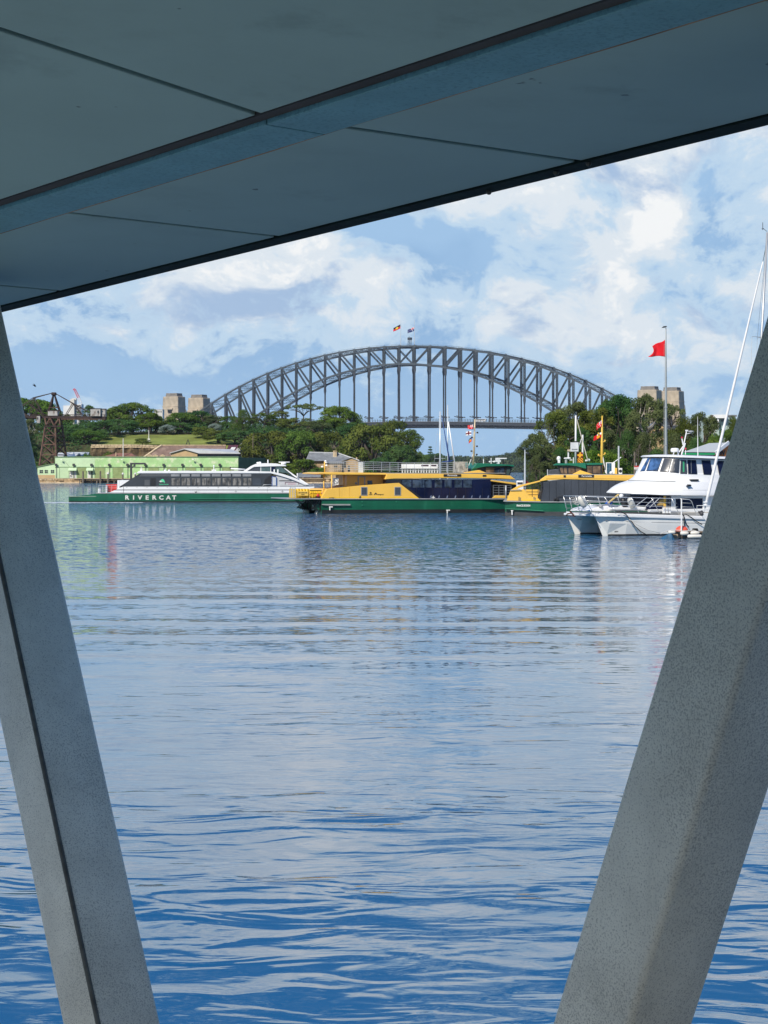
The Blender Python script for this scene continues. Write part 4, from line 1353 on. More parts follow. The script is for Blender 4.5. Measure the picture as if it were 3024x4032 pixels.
    MB().add([(xp, -0.6, zr), (xg1 + 0.6, -0.6, ze - 0.15), (xr + 0.6, -0.2, Zz(1787)), (X(905), 9, zr - 0.2), (xp, 9, zr),
              (xp, -0.6, zr + th), (xg1 + 0.6, -0.6, ze + 0.15), (xr + 0.6, -0.2, Zz(1787) + th), (X(905), 9, zr + th - 0.2), (xp, 9, zr + th)],
             [(0, 1, 2, 3, 4), (9, 8, 7, 6, 5), (0, 5, 6, 1), (1, 6, 7, 2), (2, 7, 8, 3), (3, 8, 9, 4), (4, 9, 5, 0)]).obj('roof', TIN, t)
    # white-roofed sheds behind the long shed
    d3 = 806.0; X, Zz = fr(d3)
    t = thing('white_roofed_shed', 'pale roofed shed with a dark gable showing above the green shed', 'shed', (0, d3, 0))
    gable(t, X(252), X(342), 0, 9, 1.4, Zz(1801), Zz(1782), WHITEP, TIN, 0.3)
    mb = MB(); mb.prism([(X(300), -1.2, Zz(1801)), (X(328), -1.2, Zz(1801)), (X(314), -1.2, Zz(1788))], (0, 2.6, 0)); mb.obj('gable', SLATE, t)
    for s, e in ((X(298), X(314)), (X(330), X(314))):
        MB().bar((s, -1.5, Zz(1801)), (e, -1.5, Zz(1786)), 0.3, 0.35).obj('verge', TIN, t)
    t = thing('white_store', 'small white store with a tin roof behind the crane tower', 'shed', (0, d3 + 3, 0))
    gable(t, X(222), X(249), 0, 8, 1.4, Zz(1797), Zz(1784), WHITEP, TIN, 0.3)
    t = thing('red_roofed_house', 'low house with red brown hipped roof and pale chimney posts below the cliff', 'house', (0, d3 + 6, 0))
    X, Zz = fr(d3 + 6)
    MB().box(X(404), X(528), 0.3, 9, 1.4, Zz(1799)).obj('wall', TANW, t)
    mk = mat('terracotta_roof', (0.22, 0.10, 0.065), 0.85, 0, 0.2, 0.6)
    xa, xd = X(398), X(536)
    ze, zr = Zz(1799), Zz(1784)
    MB().add([(xa, -0.4, ze), (xd, -0.4, ze), (X(512), 4, zr), (X(452), 4, zr), (xa, 9.4, ze), (xd, 9.4, ze)], [(0, 1, 2, 3), (0, 3, 4), (3, 2, 5, 4), (1, 5, 2), (0, 4, 5, 1)]).obj('roof', mk, t)
    MB().box(X(454), X(457), 0.5, 1.2, ze, Zz(1781)).obj('chimney', SAND_PALE, t)
    # stone cottage with slate roofs
    d4 = 782.0; X, Zz = fr(d4)
    t = thing('stone_cottage', 'old sandstone cottage with grey slate roofs and chimneys among the fig trees', 'cottage', (0, d4, 0))
    MB().box(X(1287), X(1345), 0, 8, 1.4, Zz(1823)).obj('wall', SAND_ST, t)
    MB().prism([(X(1346), 1.2, 1.4), (X(1415), 1.2, 1.4), (X(1415), 1.2, Zz(1815)), (X(1383), 1.2, Zz(1803)), (X(1346), 1.2, Zz(1815))], (0, 9, 0)).obj('gable_wall', SAND_ST, t)
    MB().add([(X(1283), -0.5, Zz(1824)), (X(1352), -0.5, Zz(1824)), (X(1377), 4, Zz(1805)), (X(1296), 4, Zz(1806)), (X(1296), 8.5, Zz(1815)), (X(1377), 8.5, Zz(1815))], [(0, 1, 2, 3), (3, 2, 5, 4)]).obj('roof', SLATE, t)
    MB().add([(X(1200), 5, Zz(1815)), (X(1417), 5, Zz(1814)), (X(1330), 9, Zz(1783)), (X(1214), 9, Zz(1780)), (X(1200), 14, Zz(1815)), (X(1417), 14, Zz(1814))], [(0, 1, 2, 3), (0, 3, 4), (3, 2, 5, 4), (1, 5, 2)]).obj('roof', SLATE, t)
    MB().box(X(1205), X(1412), 6, 13, 1.4, Zz(1815)).obj('wall', SAND_ST, t)
    MB().add([(X(1343), 0.8, Zz(1817)), (X(1383), 0.8, Zz(1802)), (X(1383), 9, Zz(1802)), (X(1343), 9, Zz(1817))], [(0, 1, 2, 3)]).obj('roof', SLATE, t)
    MB().add([(X(1383), 0.8, Zz(1802)), (X(1418), 0.8, Zz(1817)), (X(1418), 9, Zz(1817)), (X(1383), 9, Zz(1802))], [(0, 1, 2, 3)]).obj('roof', SLATE, t)
    MB().bar((X(1214), 9, Zz(1780) + 0.05), (X(1330), 9, Zz(1783) + 0.05), 0.4, 0.3).obj('ridge', TIN, t)
    MB().bar((X(1330), 8.8, Zz(1783)), (X(1415), 5, Zz(1813)), 0.3, 0.3).obj('ridge', TIN, t)
    ch = MB().box(X(1310), X(1325), 7, 8.6, Zz(1800), Zz(1774)).obj('chimney', SAND_PALE, t, bevel=0.08, seg=1)
    MB().box(X(1309), X(1326), 6.9, 8.7, Zz(1778), Zz(1776)).obj('chimney_band', SAND_ST, ch)
    MB().box(X(1400), X(1405.5), 9, 9.8, Zz(1815), Zz(1800)).obj('chimney', SAND_PALE, t)
    MB().box(X(1316), X(1328), -0.05, 0.1, Zz(1841), Zz(1833)).obj('window', WIN, t)
    MB().box(X(1314.5), X(1329.5), -0.09, 0.1, Zz(1843), Zz(1841.3)).obj('window_sill', SAND_PALE, t)
    MB().box(X(1369), X(1378), 1.15, 1.3, Zz(1857), Zz(1834)).obj('window', WIN, t)
    for py in (1839, 1847): MB().box(X(1368.6), X(1378.4), 1.11, 1.148, Zz(py + 1), Zz(py - 1)).obj('window_bar', WHITEP, t)
    MB().box(X(1345), X(1346.2), -0.12, 0.0, 1.5, Zz(1823)).obj('downpipe', IRON, t)
    t = thing('small_outbuilding', 'small grey roofed outbuilding just right of the stone cottage', 'shed', (0, d4 + 16, 0))
    X, Zz = fr(d4 + 16)
    gable(t, X(1408), X(1428), 0, 6, 1.2, Zz(1814), Zz(1809), SAND_PALE, SLATE, 0.25)
    # boatshed with two red doors
    d5 = 766.0; X, Zz = fr(d5)
    t = thing('boatshed', 'low boatshed with two red doors between pale stone piers at the waterside', 'boatshed', (0, d5, 0))
    zb = 0.2
    MB().box(X(1176), X(1262), 0.35, 6, zb, Zz(1877)).obj('wall', mat('boatshed_dark_red', (0.09, 0.035, 0.035), 0.8), t)
    for a, b in ((1189, 1197), (1220, 1226.5), (1249, 1258)):
        MB().box(X(a), X(b), 0.0, 0.8, zb, Zz(1878)).obj('pier', SAND_PALE, t, bevel=0.05, seg=1)
    for a, b in ((1198, 1219), (1227.5, 1248)):
        n = 6
        dr = MB().box(X(a), X(b), 0.2, 0.348, zb, Zz(1880)).obj('door', REDDOOR, t)
        mb = MB()
        for i in range(n):
            z0 = zb + (Zz(1880) - zb) * i / n
            mb.box(X(a) + 0.05, X(b) - 0.05, 0.16, 0.199, z0 + 0.05, z0 + (Zz(1880) - zb) / n - 0.05)
        mb.obj('door_boards', REDDOOR, dr)
    MB().prism([(X(1174), -0.5, Zz(1878)), (X(1174), 3.3, Zz(1862)), (X(1174), 7, Zz(1872)), (X(1174), 7, Zz(1873)), (X(1174), 3.3, Zz(1864)), (X(1174), -0.5, Zz(1880))], (X(1263) - X(1174), 0, 0)).obj('roof', SLATE, t)
    # boulders on the foreshore
    rnd = random.Random(12)
    for i, (px, py, r) in enumerate(((1290, 1893, 1.1), (1306, 1897, 0.9), (1322, 1890, 1.3), (1341, 1898, 1.0), (1352, 1893, 1.2))):
        p = at(px, py, 764); p.z = max(p.z, 0.2)
        mb = MB(); mb.ball((0, 0, 0), r, 9, 6, 0.7)
        mb.v = [tuple(V(q) * (1 + 0.3 * mnoise.noise(V(q) * 0.9 + V((i * 5, 0, 0))))) for q in mb.v]
        tag(mb.obj('boulder', SAND_ST, None, loc=p), ('leftmost sandstone boulder beside the red door boatshed', 'small second boulder right of the red door boatshed', 'largest boulder, in the middle of the foreshore heap', 'low boulder right of the largest one', 'rightmost boulder of the foreshore heap')[i], 'boulder', 'foreshore boulders')


build_island_houses()


def build_hammerhead_crane():
    """Rusted hammerhead cantilever crane: braced tower, slewing boom, A-frame with stays, machinery and counterweight houses."""
    d = 788.0
    P = lambda px, py, y=0.0: V(((px - CX) / F * d, y, EYE + (HY - py) / F * d))
    rust = mat('crane_rust', (0.13, 0.075, 0.055), 0.85, 0.1, 0.35, 0.6, 0.2, stain=(0.24, 0.17, 0.14), stain_amt=0.3, stain_scale=0.8)
    rustd = mat('crane_rust_dark', (0.055, 0.038, 0.034), 0.85, 0.1, 0.3, 0.6, 0.2)
    house = mat('crane_house_paint', (0.42, 0.40, 0.37), 0.8, 0, 0.15, 0.8, 0.2, stain=(0.12, 0.075, 0.055), stain_amt=0.5, stain_scale=1.1, stretch=(1, 1, 0.4))
    t = thing('hammerhead_crane', 'rusty old hammerhead crane on a braced tower at the left end of the island', 'crane', (0, d, 0))
    top = [(178, 0), (217, 0), (236, 5.5), (199, 5.5)]; bot = [(159, -2.0), (223, -2.0), (254, 7.5), (196, 7.5)]
    yt, yb = 1680, 1834
    def leg(i, f):
        a = P(top[i][0], yt, top[i][1]); b = P(bot[i][0], yb, bot[i][1])
        return a.lerp(b, f)
    for i in range(4): MB().bar(leg(i, 0), leg(i, 1), 0.55).obj('tower_leg', rust, t)
    lv = [0, 0.22, 0.46, 0.72, 1.0]
    for a, b in ((0, 1), (1, 2), (2, 3), (3, 0)):
        for k in range(4):
            MB().bar(leg(a, lv[k]), leg(b, lv[k + 1]), 0.30).obj('tower_brace', rust, t)
            MB().bar(leg(b, lv[k]), leg(a, lv[k + 1]), 0.30).obj('tower_brace', rustd, t)
            MB().bar(leg(a, lv[k + 1]), leg(b, lv[k + 1]), 0.34).obj('tower_tie', rust, t)
    # pivot pedestal
    MB().box(P(174, 0).x, P(240, 0).x, -0.6, 6.2, P(0, 1681).z, P(0, 1676).z).obj('platform', rustd, t)
    for a, b in (((180, 1676), (196, 1645)), ((196, 1645), (212, 1676)), ((212, 1676), (232, 1645)), ((236, 1676), (232, 1645)), ((180, 1676), (176, 1645))):
        for y in (0.4, 5.2): MB().bar(P(*a, y), P(*b, y), 0.45).obj('pedestal_strut', rust, t)
    # boom: two girders with floor beams
    for y in (0.6, 4.6):
        mb = MB()
        mb.bar(P(58, 1640, y), P(414, 1645, y), 0.35, 0.9)
        mb.bar(P(58, 1632, y), P(414, 1633, y), 0.15, 0.15)
        for i in range(30): mb.bar(P(62 + i * 12, 1640, y), P(62 + i * 12, 1632, y), 0.12)
        mb.obj('boom_girder', rustd, t)
        mb = MB()
        for i in range(14):
            x = 240 + i * 12.4
            mb.bar(P(x, 1643, y), P(x + 6, 1650, y), 0.2); mb.bar(P(x + 6, 1650, y), P(x + 12.4, 1643, y), 0.2)
        mb.bar(P(240, 1650, y), P(414, 1650, y), 0.3)
        mb.obj('boom_truss', rust, t)
    mb = MB()
    for i in range(36): mb.bar(P(60 + i * 10, 1640, 0.6), P(60 + i * 10, 1640, 4.6), 0.25)
    mb.obj('floor_beams', rustd, t)['kind'] = 'stuff'
    # houses
    def hs(a, b, c, e, y0, y1, nm):
        o = MB().box(P(a, 0).x, P(b, 0).x, y0, y1, P(0, e).z, P(0, c).z).obj(nm, house, t, bevel=0.06, seg=1)
        MB().box(P(a, 0).x - 0.15, P(b, 0).x + 0.15, y0 - 0.15, y1 + 0.15, P(0, c).z + 0.004, P(0, c).z + 0.2).obj('house_roof', rustd, o)
        return o
    hs(188, 226, 1617, 1637, 0.2, 4.4, 'winch_house')
    o = hs(357, 396, 1610, 1639, -0.4, 4.8, 'machinery_house')
    MB().box(P(384, 0).x, P(390, 0).x, -0.46, -0.42, P(0, 1627).z, P(0, 1617).z).obj('window', WIN, o)
    hs(396.5, 414, 1611, 1640, 0.6, 4.0, 'counterweight')
    o = hs(146, 159, 1637, 1666, -0.8, 1.4, 'driver_cab')
    MB().box(P(148, 0).x, P(152, 0).x, -0.86, -0.82, P(0, 1652).z, P(0, 1643).z).obj('window', WIN, o)
    # A-frame and stays
    for y in (0.8, 4.4):
        ap = P(208, 1545, 2.6)
        for q in ((187, 1620), (198, 1600), (222, 1592), (232, 1620)): MB().bar(P(*q, y), ap, 0.34).obj('a_frame_leg', rustd, t)
        for a, b in (((208, 1545), (130, 1565)), ((130, 1565), (60, 1612)), ((210, 1546), (284, 1588)), ((284, 1588), (338, 1618)), ((284, 1588), (258, 1630)), ((284, 1588), (318, 1630)),
                     ((130, 1565), (166, 1632)), ((130, 1565), (112, 1636)), ((166, 1632), (110, 1590)), ((126, 1636), (150, 1606))):
            MB().bar(P(*a, 2.6 if a[1] < 1550 else y), P(*b, y), 0.24).obj('stay', rustd, t)
        MB().bar(P(190, 1604, y), P(229, 1604, y), 0.25).obj('a_frame_tie', rust, t)
    MB().box(P(199, 0).x, P(217, 0).x, 1.4, 3.8, P(0, 1556).z, P(0, 1544).z).obj('apex_head', rustd, t, bevel=0.2, seg=1)
    return t


build_hammerhead_crane()


def build_far_town():
    cream = mat('tower_cream', (0.62, 0.58, 0.50), 0.8, 0, 0.05, 0.1); wht = mat('tower_white', (0.66, 0.66, 0.64), 0.8, 0, 0.05, 0.1)
    d = 1650.0
    P = lambda px, py, y=0.0: V(((px - CX) / F * d, y, EYE + (HY - py) / F * d))
    t = thing('apartment_tower', 'cream and white stepped apartment tower beyond the crane boom', 'building', (0, d, 0))
    MB().box(P(276, 0).x, P(292, 0).x, 0, 14, 0, P(0, 1572).z).obj('lift_core', cream, t)
    MB().box(P(292.2, 0).x, P(318, 0).x, 3, 16, 0, P(0, 1590).z).obj('wing', wht, t)
    MB().box(P(246, 0).x, P(275.8, 0).x, 4, 16, 0, P(0, 1596).z).obj('wing', wht, t)
    MB().box(P(280, 0).x, P(297, 0).x, 4, 9, P(0, 1575).z, P(0, 1576 - 8).z).obj('roof_plant', cream, t)
    for i in range(8):
        for k in range(2):
            xa = P(294 + k * 12, 0).x
            z0 = P(0, 1640 - i * 6).z
            MB().box(xa, xa + 1.9, 2.9, 3.05, z0, z0 + 0.75).obj('window', WIN, t)
            MB().box(xa - 0.1, xa + 2.0, 2.2, 2.995, z0 - 0.35, z0 - 0.15).obj('balcony', cream, t)
    # red and white luffing crane over the town
    t = thing('tower_crane', 'thin red and white luffing jib of a building crane beyond the apartment tower', 'crane', (0, d + 60, 0))
    redp = mat('jib_red', (0.55, 0.10, 0.13), 0.6); whp = mat('jib_white', (0.70, 0.68, 0.68), 0.6)
    d = d + 60
    def lat(a, b, n, w, m, nm):
        mb = MB(); dd = (b - a).normalized(); s = dd.cross(V((0, 1, 0))).normalized() * w
        for sg in (-1, 1):
            for y in (0, 1.4): mb.bar(a + s * sg + V((0, y, 0)), b + s * sg * 0.8 + V((0, y, 0)), 0.35)
        for i in range(n):
            sg = 1 if i % 2 else -1
            mb.bar(a.lerp(b, i / n) + s * sg, a.lerp(b, (i + 1) / n) - s * sg, 0.25)
        mb.obj(nm, m, t)
    lat(P(324, 1606), P(309, 1566), 10, 0.9, whp, 'jib_root')
    lat(P(309, 1566), P(294, 1534), 8, 0.8, redp, 'jib_tip')
    lat(P(324, 1680), P(324, 1606), 12, 1.0, whp, 'mast')
    MB().path([P(298, 1537), P(293, 1531), P(289, 1533), P(288.5, 1536)], 0.5, 6).obj('jib_head', redp, t)
    d = 1500.0
    t = thing('pale_block', 'small pale flat roofed block beside the left bridge pylon', 'building', (0, d, 0))
    MB().box(P(608, 0).x, P(640, 0).x, 0, 12, 0, P(0, 1613).z).obj('wall', cream, t)
    MB().box(P(607, 0).x, P(641, 0).x, -0.3, 12.3, P(0, 1613).z + 0.004, P(0, 1611).z).obj('parapet', wht, t)
    for i in range(5): MB().box(P(612 + i * 5.4, 0).x, P(615 + i * 5.4, 0).x, -0.05, 0.1, P(0, 1624).z, P(0, 1619).z).obj('window', WIN, t)


build_far_town()


# markers on the lawn
o = thing('lawn_marker', 'slim white post with a small base on the lawn above the cliff', 'post', at(586, 1730, 862))
MB().lathe((0, 0, -1.0), [(0.16, 0), (0.12, 4.6), (0.0, 4.7)], 8).obj('post', WHITEP, o)
MB().box(-0.5, 0.5, -0.5, 0.5, -1.0, 0.3).obj('base', WHITEP, o)
o = thing('pyramid_marker', 'small dark open pyramid beacon on the lawn', 'beacon', at(740, 1752, 846))
mb = MB()
for a, b in ((-0.9, -0.9), (0.9, -0.9), (0.9, 0.9), (-0.9, 0.9)): mb.bar((a, b, -0.5), (0, 0, 2.2), 0.14)
for z, r in ((0.3, 0.66), (1.0, 0.4)): mb.box(-r, r, -r, r, z, z + 0.12)
mb.obj('lattice', IRON, o)
tag(MB().lathe((0, 0, -1), [(0.18, 0), (0.14, 8.6), (0, 8.6)], 8).obj('timber_post', TIMBER, None, loc=at(996, 1800, 800)), 'bare timber post beside the grey gabled hall', 'post')
tag(MB().lathe((0, 0, -1), [(0.2, 0), (0.15, 7.6), (0, 7.6)], 8).obj('pale_post', WHITEP, None, loc=at(485, 1796, 812)), 'thin pale post in front of the cut sandstone cliff', 'post')


# ------------------------------------------------------------------ island trees
IT = 'trees on the island'
TREES = [
    # px, top, width, d, kind, leaf, label
    (120, 1556, 190, 905, 'fig', 'bright', 'light green spreading tree at the far left behind the crane stays'),
    (205, 1608, 130, 935, 'fig', 'fig', 'rounded green tree behind the crane apex'),
    (112, 1650, 90, 842, 'gum', 'gum', 'gum tree with a bare white forked trunk beside the left brace'),
    (100, 1745, 120, 812, 'shrub', 'dark', 'dark bushy tree low down at the left of the crane tower'),
    (285, 1668, 130, 866, 'fig', 'dark', 'dark tree filling the gap right of the crane tower'),
    (350, 1600, 80, 955, 'gum', 'dark', 'small dark treetop between the apartment tower and the counterweight'),
    (340, 1690, 120, 856, 'fig', 'fig', 'dense green tree under the crane boom'),
    (405, 1655, 130, 876, 'fig', 'dark', 'dark tree below the counterweight house of the crane'),
    (455, 1600, 120, 925, 'fig', 'fig', 'left shoulder of the big dome of trees above the lawn'),
    (520, 1583, 190, 912, 'fig', 'fig', 'tallest dome shaped fig tree above the lawn'),
    (590, 1622, 110, 892, 'fig', 'bright', 'bright green fig in front of the tall dome'),
    (470, 1650, 140, 885, 'fig', 'dark', 'shaded fig on the left edge of the lawn'),
    (660, 1672, 66, 884, 'shrub', 'silver', 'pale silver green shrub above the lawn, largest of the silver ones'),
    (612, 1655, 90, 900, 'fig', 'dark', 'dark tree right of the bright fig'),
    (712, 1622, 140, 902, 'fig', 'fig', 'dark dome tree below the two left pylons'),
    (778, 1614, 120, 908, 'fig', 'dark', 'dark tree right below the second left pylon'),
    (700, 1690, 110, 888, 'fig', 'dark', 'dark tree at the back edge of the lawn'),
    (800, 1680, 90, 872, 'shrub', 'olive', 'olive shrub at the right end of the lawn'),
    (845, 1668, 60, 880, 'shrub', 'silver', 'small silver green shrub where the bridge arch begins'),
    (832, 1636, 100, 905, 'gum', 'gum', 'grey green gum at the foot of the arch'),
    (860, 1705, 120, 858, 'fig', 'olive', 'olive tree behind the gabled hall'),
    (905, 1642, 100, 900, 'gum', 'fig', 'middling green tree right of the arch foot'),
    (957, 1613, 110, 882, 'casuarina', 'fig', 'tall pointed feathery tree in front of the arch'),
    (925, 1700, 130, 850, 'fig', 'dark', 'dark tree above the maroon roof'),
    (1040, 1625, 130, 892, 'gum', 'fig', 'broad green tree below the left half of the arch'),
    (1100, 1622, 110, 905, 'gum', 'olive', 'olive green treetop right of the broad green tree'),
    (1000, 1690, 130, 850, 'casuarina', 'dark', 'dark feathery tree behind the timber post'),
    (1195, 1592, 140, 930, 'umbrella', 'gum', 'sparse flat topped tree standing above the rest, arch showing through it'),
    (1155, 1652, 150, 882, 'gum', 'olive', 'olive gum under the sparse flat topped tree'),
    (1329, 1597, 165, 884, 'fig', 'bright', 'large bright green tree below the arch hangers'),
    (1240, 1660, 130, 868, 'gum', 'gum', 'grey green gum left of the large bright tree'),
    (1400, 1660, 130, 872, 'fig', 'dark', 'dark tree between the bright tree and the yellowish fig'),
    (1085, 1682, 230, 806, 'fig', 'olive', 'huge dark fig reaching down to the shore beside the green shed'),
    (1180, 1690, 170, 800, 'fig', 'fig', 'big fig in front of the stone cottage roof'),
    (1280, 1690, 180, 812, 'fig', 'olive', 'olive fig rising behind the cottage chimney'),
    (1465, 1655, 225, 800, 'fig', 'olive', 'great yellowish green fig at the right of the island'),
    (1390, 1720, 110, 806, 'fig', 'fig', 'fig crown just right of the cottage chimney'),
    (1555, 1660, 140, 808, 'gum', 'olive', 'open branched fig at the right tip of the island'),
    (1612, 1690, 100, 804, 'gum', 'fig', 'outermost branches hanging over the water at the island tip'),
    (1575, 1745, 130, 790, 'fig', 'dark', 'low dark tree at the water by the island tip'),
    (1185, 1815, 170, 784, 'shrub', 'bright', 'bright green bush left of the stone cottage'),
    (1110, 1822, 110, 782, 'shrub', 'olive', 'olive bush behind the ferry wheelhouse'),
    (1500, 1800, 130, 782, 'shrub', 'dark', 'dark bush under the great yellowish fig'),
    (1255, 1840, 70, 776, 'shrub', 'fig', 'green bush beside the cottage wall'),
    (343, 1782, 60, 792, 'shrub', 'bright', 'bushy young tree breaking the pale shed roofs'),
    (425, 1775, 60, 826, 'shrub', 'olive', 'olive bush at the foot of the cut cliff'),
    (560, 1735, 60, 846, 'shrub', 'olive', 'low olive bush on the cliff edge'),
    (395, 1715, 80, 868, 'shrub', 'dark', 'dark bush at the left edge of the lawn'),
    (1010, 1760, 90, 826, 'fig', 'dark', 'dark tree beside the grey gable'),
    (20, 1600, 160, 880, 'fig', 'fig', 'tree mostly hidden by the left brace'),
    (230, 1700, 110, 850, 'gum', 'dark', 'dark tree seen through the crane tower'),
    (60, 1690, 110, 850, 'fig', 'dark', 'dark tree behind the driver cab of the crane'),
]
for (px, tp, wp, dd, kd, lf, lab) in TREES:
    tree(px, tp - 3, wp * 1.2, dd, kd, lf, lab, {'fig': 'fig_tree', 'gum': 'gum_tree', 'casuarina': 'casuarina_tree', 'umbrella': 'flat_topped_tree', 'shrub': 'shrub'}[kd], IT, pale=(kd == 'gum' and px < 200))


def undergrowth():
    """Scrub and young trees covering the wooded slope between the named trees."""
    rnd = random.Random(77); lv = Leaves()
    for i in range(2300):
        px = rnd.uniform(-560, 1600) if i < 1600 else rnd.uniform(-3000, -200); d = rnd.uniform(800, 950) if i % 4 == 0 else rnd.uniform(822, 950)
        if px > 100 and d < 822: continue
        x = (px - CX) / F * d
        if -116 < x < -54 and d < 890: continue
        if x > -6 + (d - 800) * 0.05: continue
        r = rnd.uniform(1.8, 4.6)
        z = GROUND(x, d)
        lv.clump(V((x, d, z + r * 0.55)), r, 0.75, 42, 0.42, rnd)
    me = lv.mesh('undergrowth'); me.materials.append(LEAF['dark'])
    setting(link('undergrowth', me), 'stuff')


undergrowth()


# ------------------------------------------------------------------ far shore under the bridge
def far_shore():
    hill = mat('far_hill_ground', (0.05, 0.07, 0.03), 0.95, 0, 0.3, 0.01)
    def hf(x, y):
        px = CX + x * F / 4000
        base = 30 * sst(y, 3600, 3900) * (0.75 + 0.35 * sst(px, 1900, 2120) - 0.1 * sst(px, 1850, 1700))
        return -1 + base + 5 * mnoise.noise(V((x * 0.008, y * 0.004, 1))) * sst(y, 3600, 3800)
    setting(sheet('far_hills', hill, -900, 1600, 3580, 5200, 120, 40, hf))
    rnd = random.Random(21); lv = Leaves()
    for i in range(3600):
        x = rnd.uniform(-120, 420); y = rnd.uniform(3620, 3960)
        z = hf(x, y); r = rnd.uniform(4.0, 9.0)
        lv.clump(V((x, y, z + r * 0.4)), r, 0.8, 16, 2.2, rnd)
    me = lv.mesh('far_woods'); me.materials.append(leaf_mat('far_leaves', (0.030, 0.050, 0.022), (0.075, 0.100, 0.040), 0.02))
    setting(link('far_woods', me), 'stuff')
    setting(sheet('far_point_ground', SOIL, 20, 95, 1820, 1990, 24, 16, lambda x, y: -0.5 + 5.0 * sst(x, 18, 30) * sst(x, 95, 70) * sst(y, 1820, 1850)))
    G_ = 'trees on the far point'
    for px, tp, wp, dd, kd, lf, lab in ((1640, 1766, 66, 1880, 'fig', 'fig', 'hazy rounded tree on the far point just right of the island tip'), (1694, 1756, 40, 1900, 'pine', 'dark', 'layered pine standing above the hazy trees of the far point'),
                                        (1716, 1779, 104, 1860, 'fig', 'dark', 'broad dark tree on the far point behind the yacht masts'), (1672, 1784, 60, 1850, 'fig', 'fig', 'lower hazy tree left of the broad dark one'), (1778, 1806, 70, 1870, 'fig', 'fig', 'low hazy tree right of the yacht masts'), (1840, 1816, 80, 1880, 'fig', 'dark', 'low hazy tree behind the yellow ferry mast')):
        tree(px, tp, wp, dd, kd, lf, lab, 'pine_tree' if kd == 'pine' else 'tree', G_, pbase=1858)


far_shore()


# ------------------------------------------------------------------ boats
class BF:
    """Local frame of a boat: x along its near side, y away from the viewer, z up from the water."""
    def __init__(s, px, d, yaw):
        s.O = V(((px - CX) / F * d, d, 0)); s.yaw = rad(yaw)
        s.a = V((math.cos(s.yaw), math.sin(s.yaw), 0)); s.n = V((-math.sin(s.yaw), math.cos(s.yaw), 0))
    def st(s, px, py, off=0.0):
        o = s.O + s.n * off; k = (px - CX) / F
        u = (k * o.y - o.x) / (s.a.x - k * s.a.y)
        d = o.y + u * s.a.y
        return V((u, off, EYE + (HY - py) / F * d))
    def pts(s, L, off=0.0): return [s.st(px, py, off) for px, py in L]
    def thing(s, name, label, cat, group=None): return thing(name, label, cat, s.O, s.yaw, group)


class Boat:
    def __init__(s, fr, t): s.f = fr; s.t = t
    def slab(s, name, L, y0, y1, m, parent=None, bevel=0.0, label=None, smooth=False):
        """Side outline L (photo pixels on the y0 plane) carried across from y0 to y1."""
        pts = s.f.pts(L, y0)
        return MB().prism(pts, (0, y1 - y0, 0)).obj(name, m, parent or s.t, bevel=bevel, seg=1 if bevel < 0.06 else 2, label=label, smooth=smooth)
    def rect(s, name, px0, px1, py0, py1, y0, y1, m, parent=None, bevel=0.0, label=None):
        return s.slab(name, [(px0, py1), (px1, py1), (px1, py0), (px0, py0)], y0, y1, m, parent, bevel, label)
    def rod(s, name, L, r, y, m, parent=None, n=6):
        return MB().path(s.f.pts(L, y), r, n).obj(name, m, parent or s.t, smooth=True)
    def text(s, name, body, px, py, size_px, y, m, parent=None, xs=1.0, spacing=1.0, bold=0.0):
        o = s.f.st(px, py, y); u = s.f.st(px + 10, py, y).x - o.x
        return text_obj(name, body, size_px * u / 10, parent or s.t, facing(o, (1, 0, 0)), m, 0.008, 'CENTER', bold, spacing, xs)


WHITE_B = mat('boat_white', (0.78, 0.78, 0.77), 0.28, 0, 0.025, 0.6, 0.5, stain=(0.60, 0.59, 0.55), stain_amt=0.10, stain_scale=1.2, stretch=(1, 1, 0.3))
WHITE_H = mat('hull_white', (0.82, 0.81, 0.76), 0.32, 0, 0.03, 0.6, 0.5, stain=(0.62, 0.58, 0.46), stain_amt=0.20, stain_scale=1.0, stretch=(1, 1, 0.25))
GREEN_H = mat('ferry_hull_green', (0.006, 0.105, 0.052), 0.35, 0, 0.18, 0.5, 0.5, stain=(0.02, 0.16, 0.09), stain_amt=0.25, stain_scale=0.8, stretch=(1, 1, 0.3))
GREEN_R = mat('wheelhouse_green', (0.010, 0.150, 0.085), 0.35, 0, 0.08, 0.8)
GREEN_F = mat('hull_strake_green', (0.03, 0.20, 0.11), 0.4, 0, 0.1, 0.8)
BOOT = mat('boot_top_black', (0.012, 0.013, 0.014), 0.5, 0, 0.3, 0.8, 0.4, stain=(0.06, 0.06, 0.045), stain_amt=0.15)
YELLOW = mat('ferry_yellow', (0.86, 0.51, 0.085), 0.38, 0, 0.04, 0.5, 0.45, stain=(0.74, 0.45, 0.08), stain_amt=0.12, stain_scale=1.2, stretch=(1, 1, 0.35))
YELLOW_S = mat('safety_yellow', (0.80, 0.50, 0.02), 0.45, 0, 0.08, 1.2)
ALU = mat('aluminium_grey', (0.36, 0.37, 0.36), 0.5, 0.3, 0.12, 1.0)
RAIL = mat('galvanised_rail', (0.50, 0.52, 0.53), 0.4, 0.3, 0.08, 2.0)
STAINLESS = mat('stainless_rail', (0.72, 0.72, 0.70), 0.25, 0.5, 0.05, 2.0)
GLASS_N = glass('navy_tinted_glass', (0.007, 0.012, 0.040), 0.05, 0.3, 0.12)
GLASS_P = mat('upper_pane_glass', (0.035, 0.055, 0.085), 0.05, 0, 0.8, 1.6, 0.6)
GLASS_G = mat('smoked_grey_glass', (0.055, 0.062, 0.074), 0.10, 0, 0.15, 0.5, 0.6)
GLASS_C = mat('cabin_side_charcoal', (0.045, 0.050, 0.056), 0.22, 0, 0.12, 0.5)
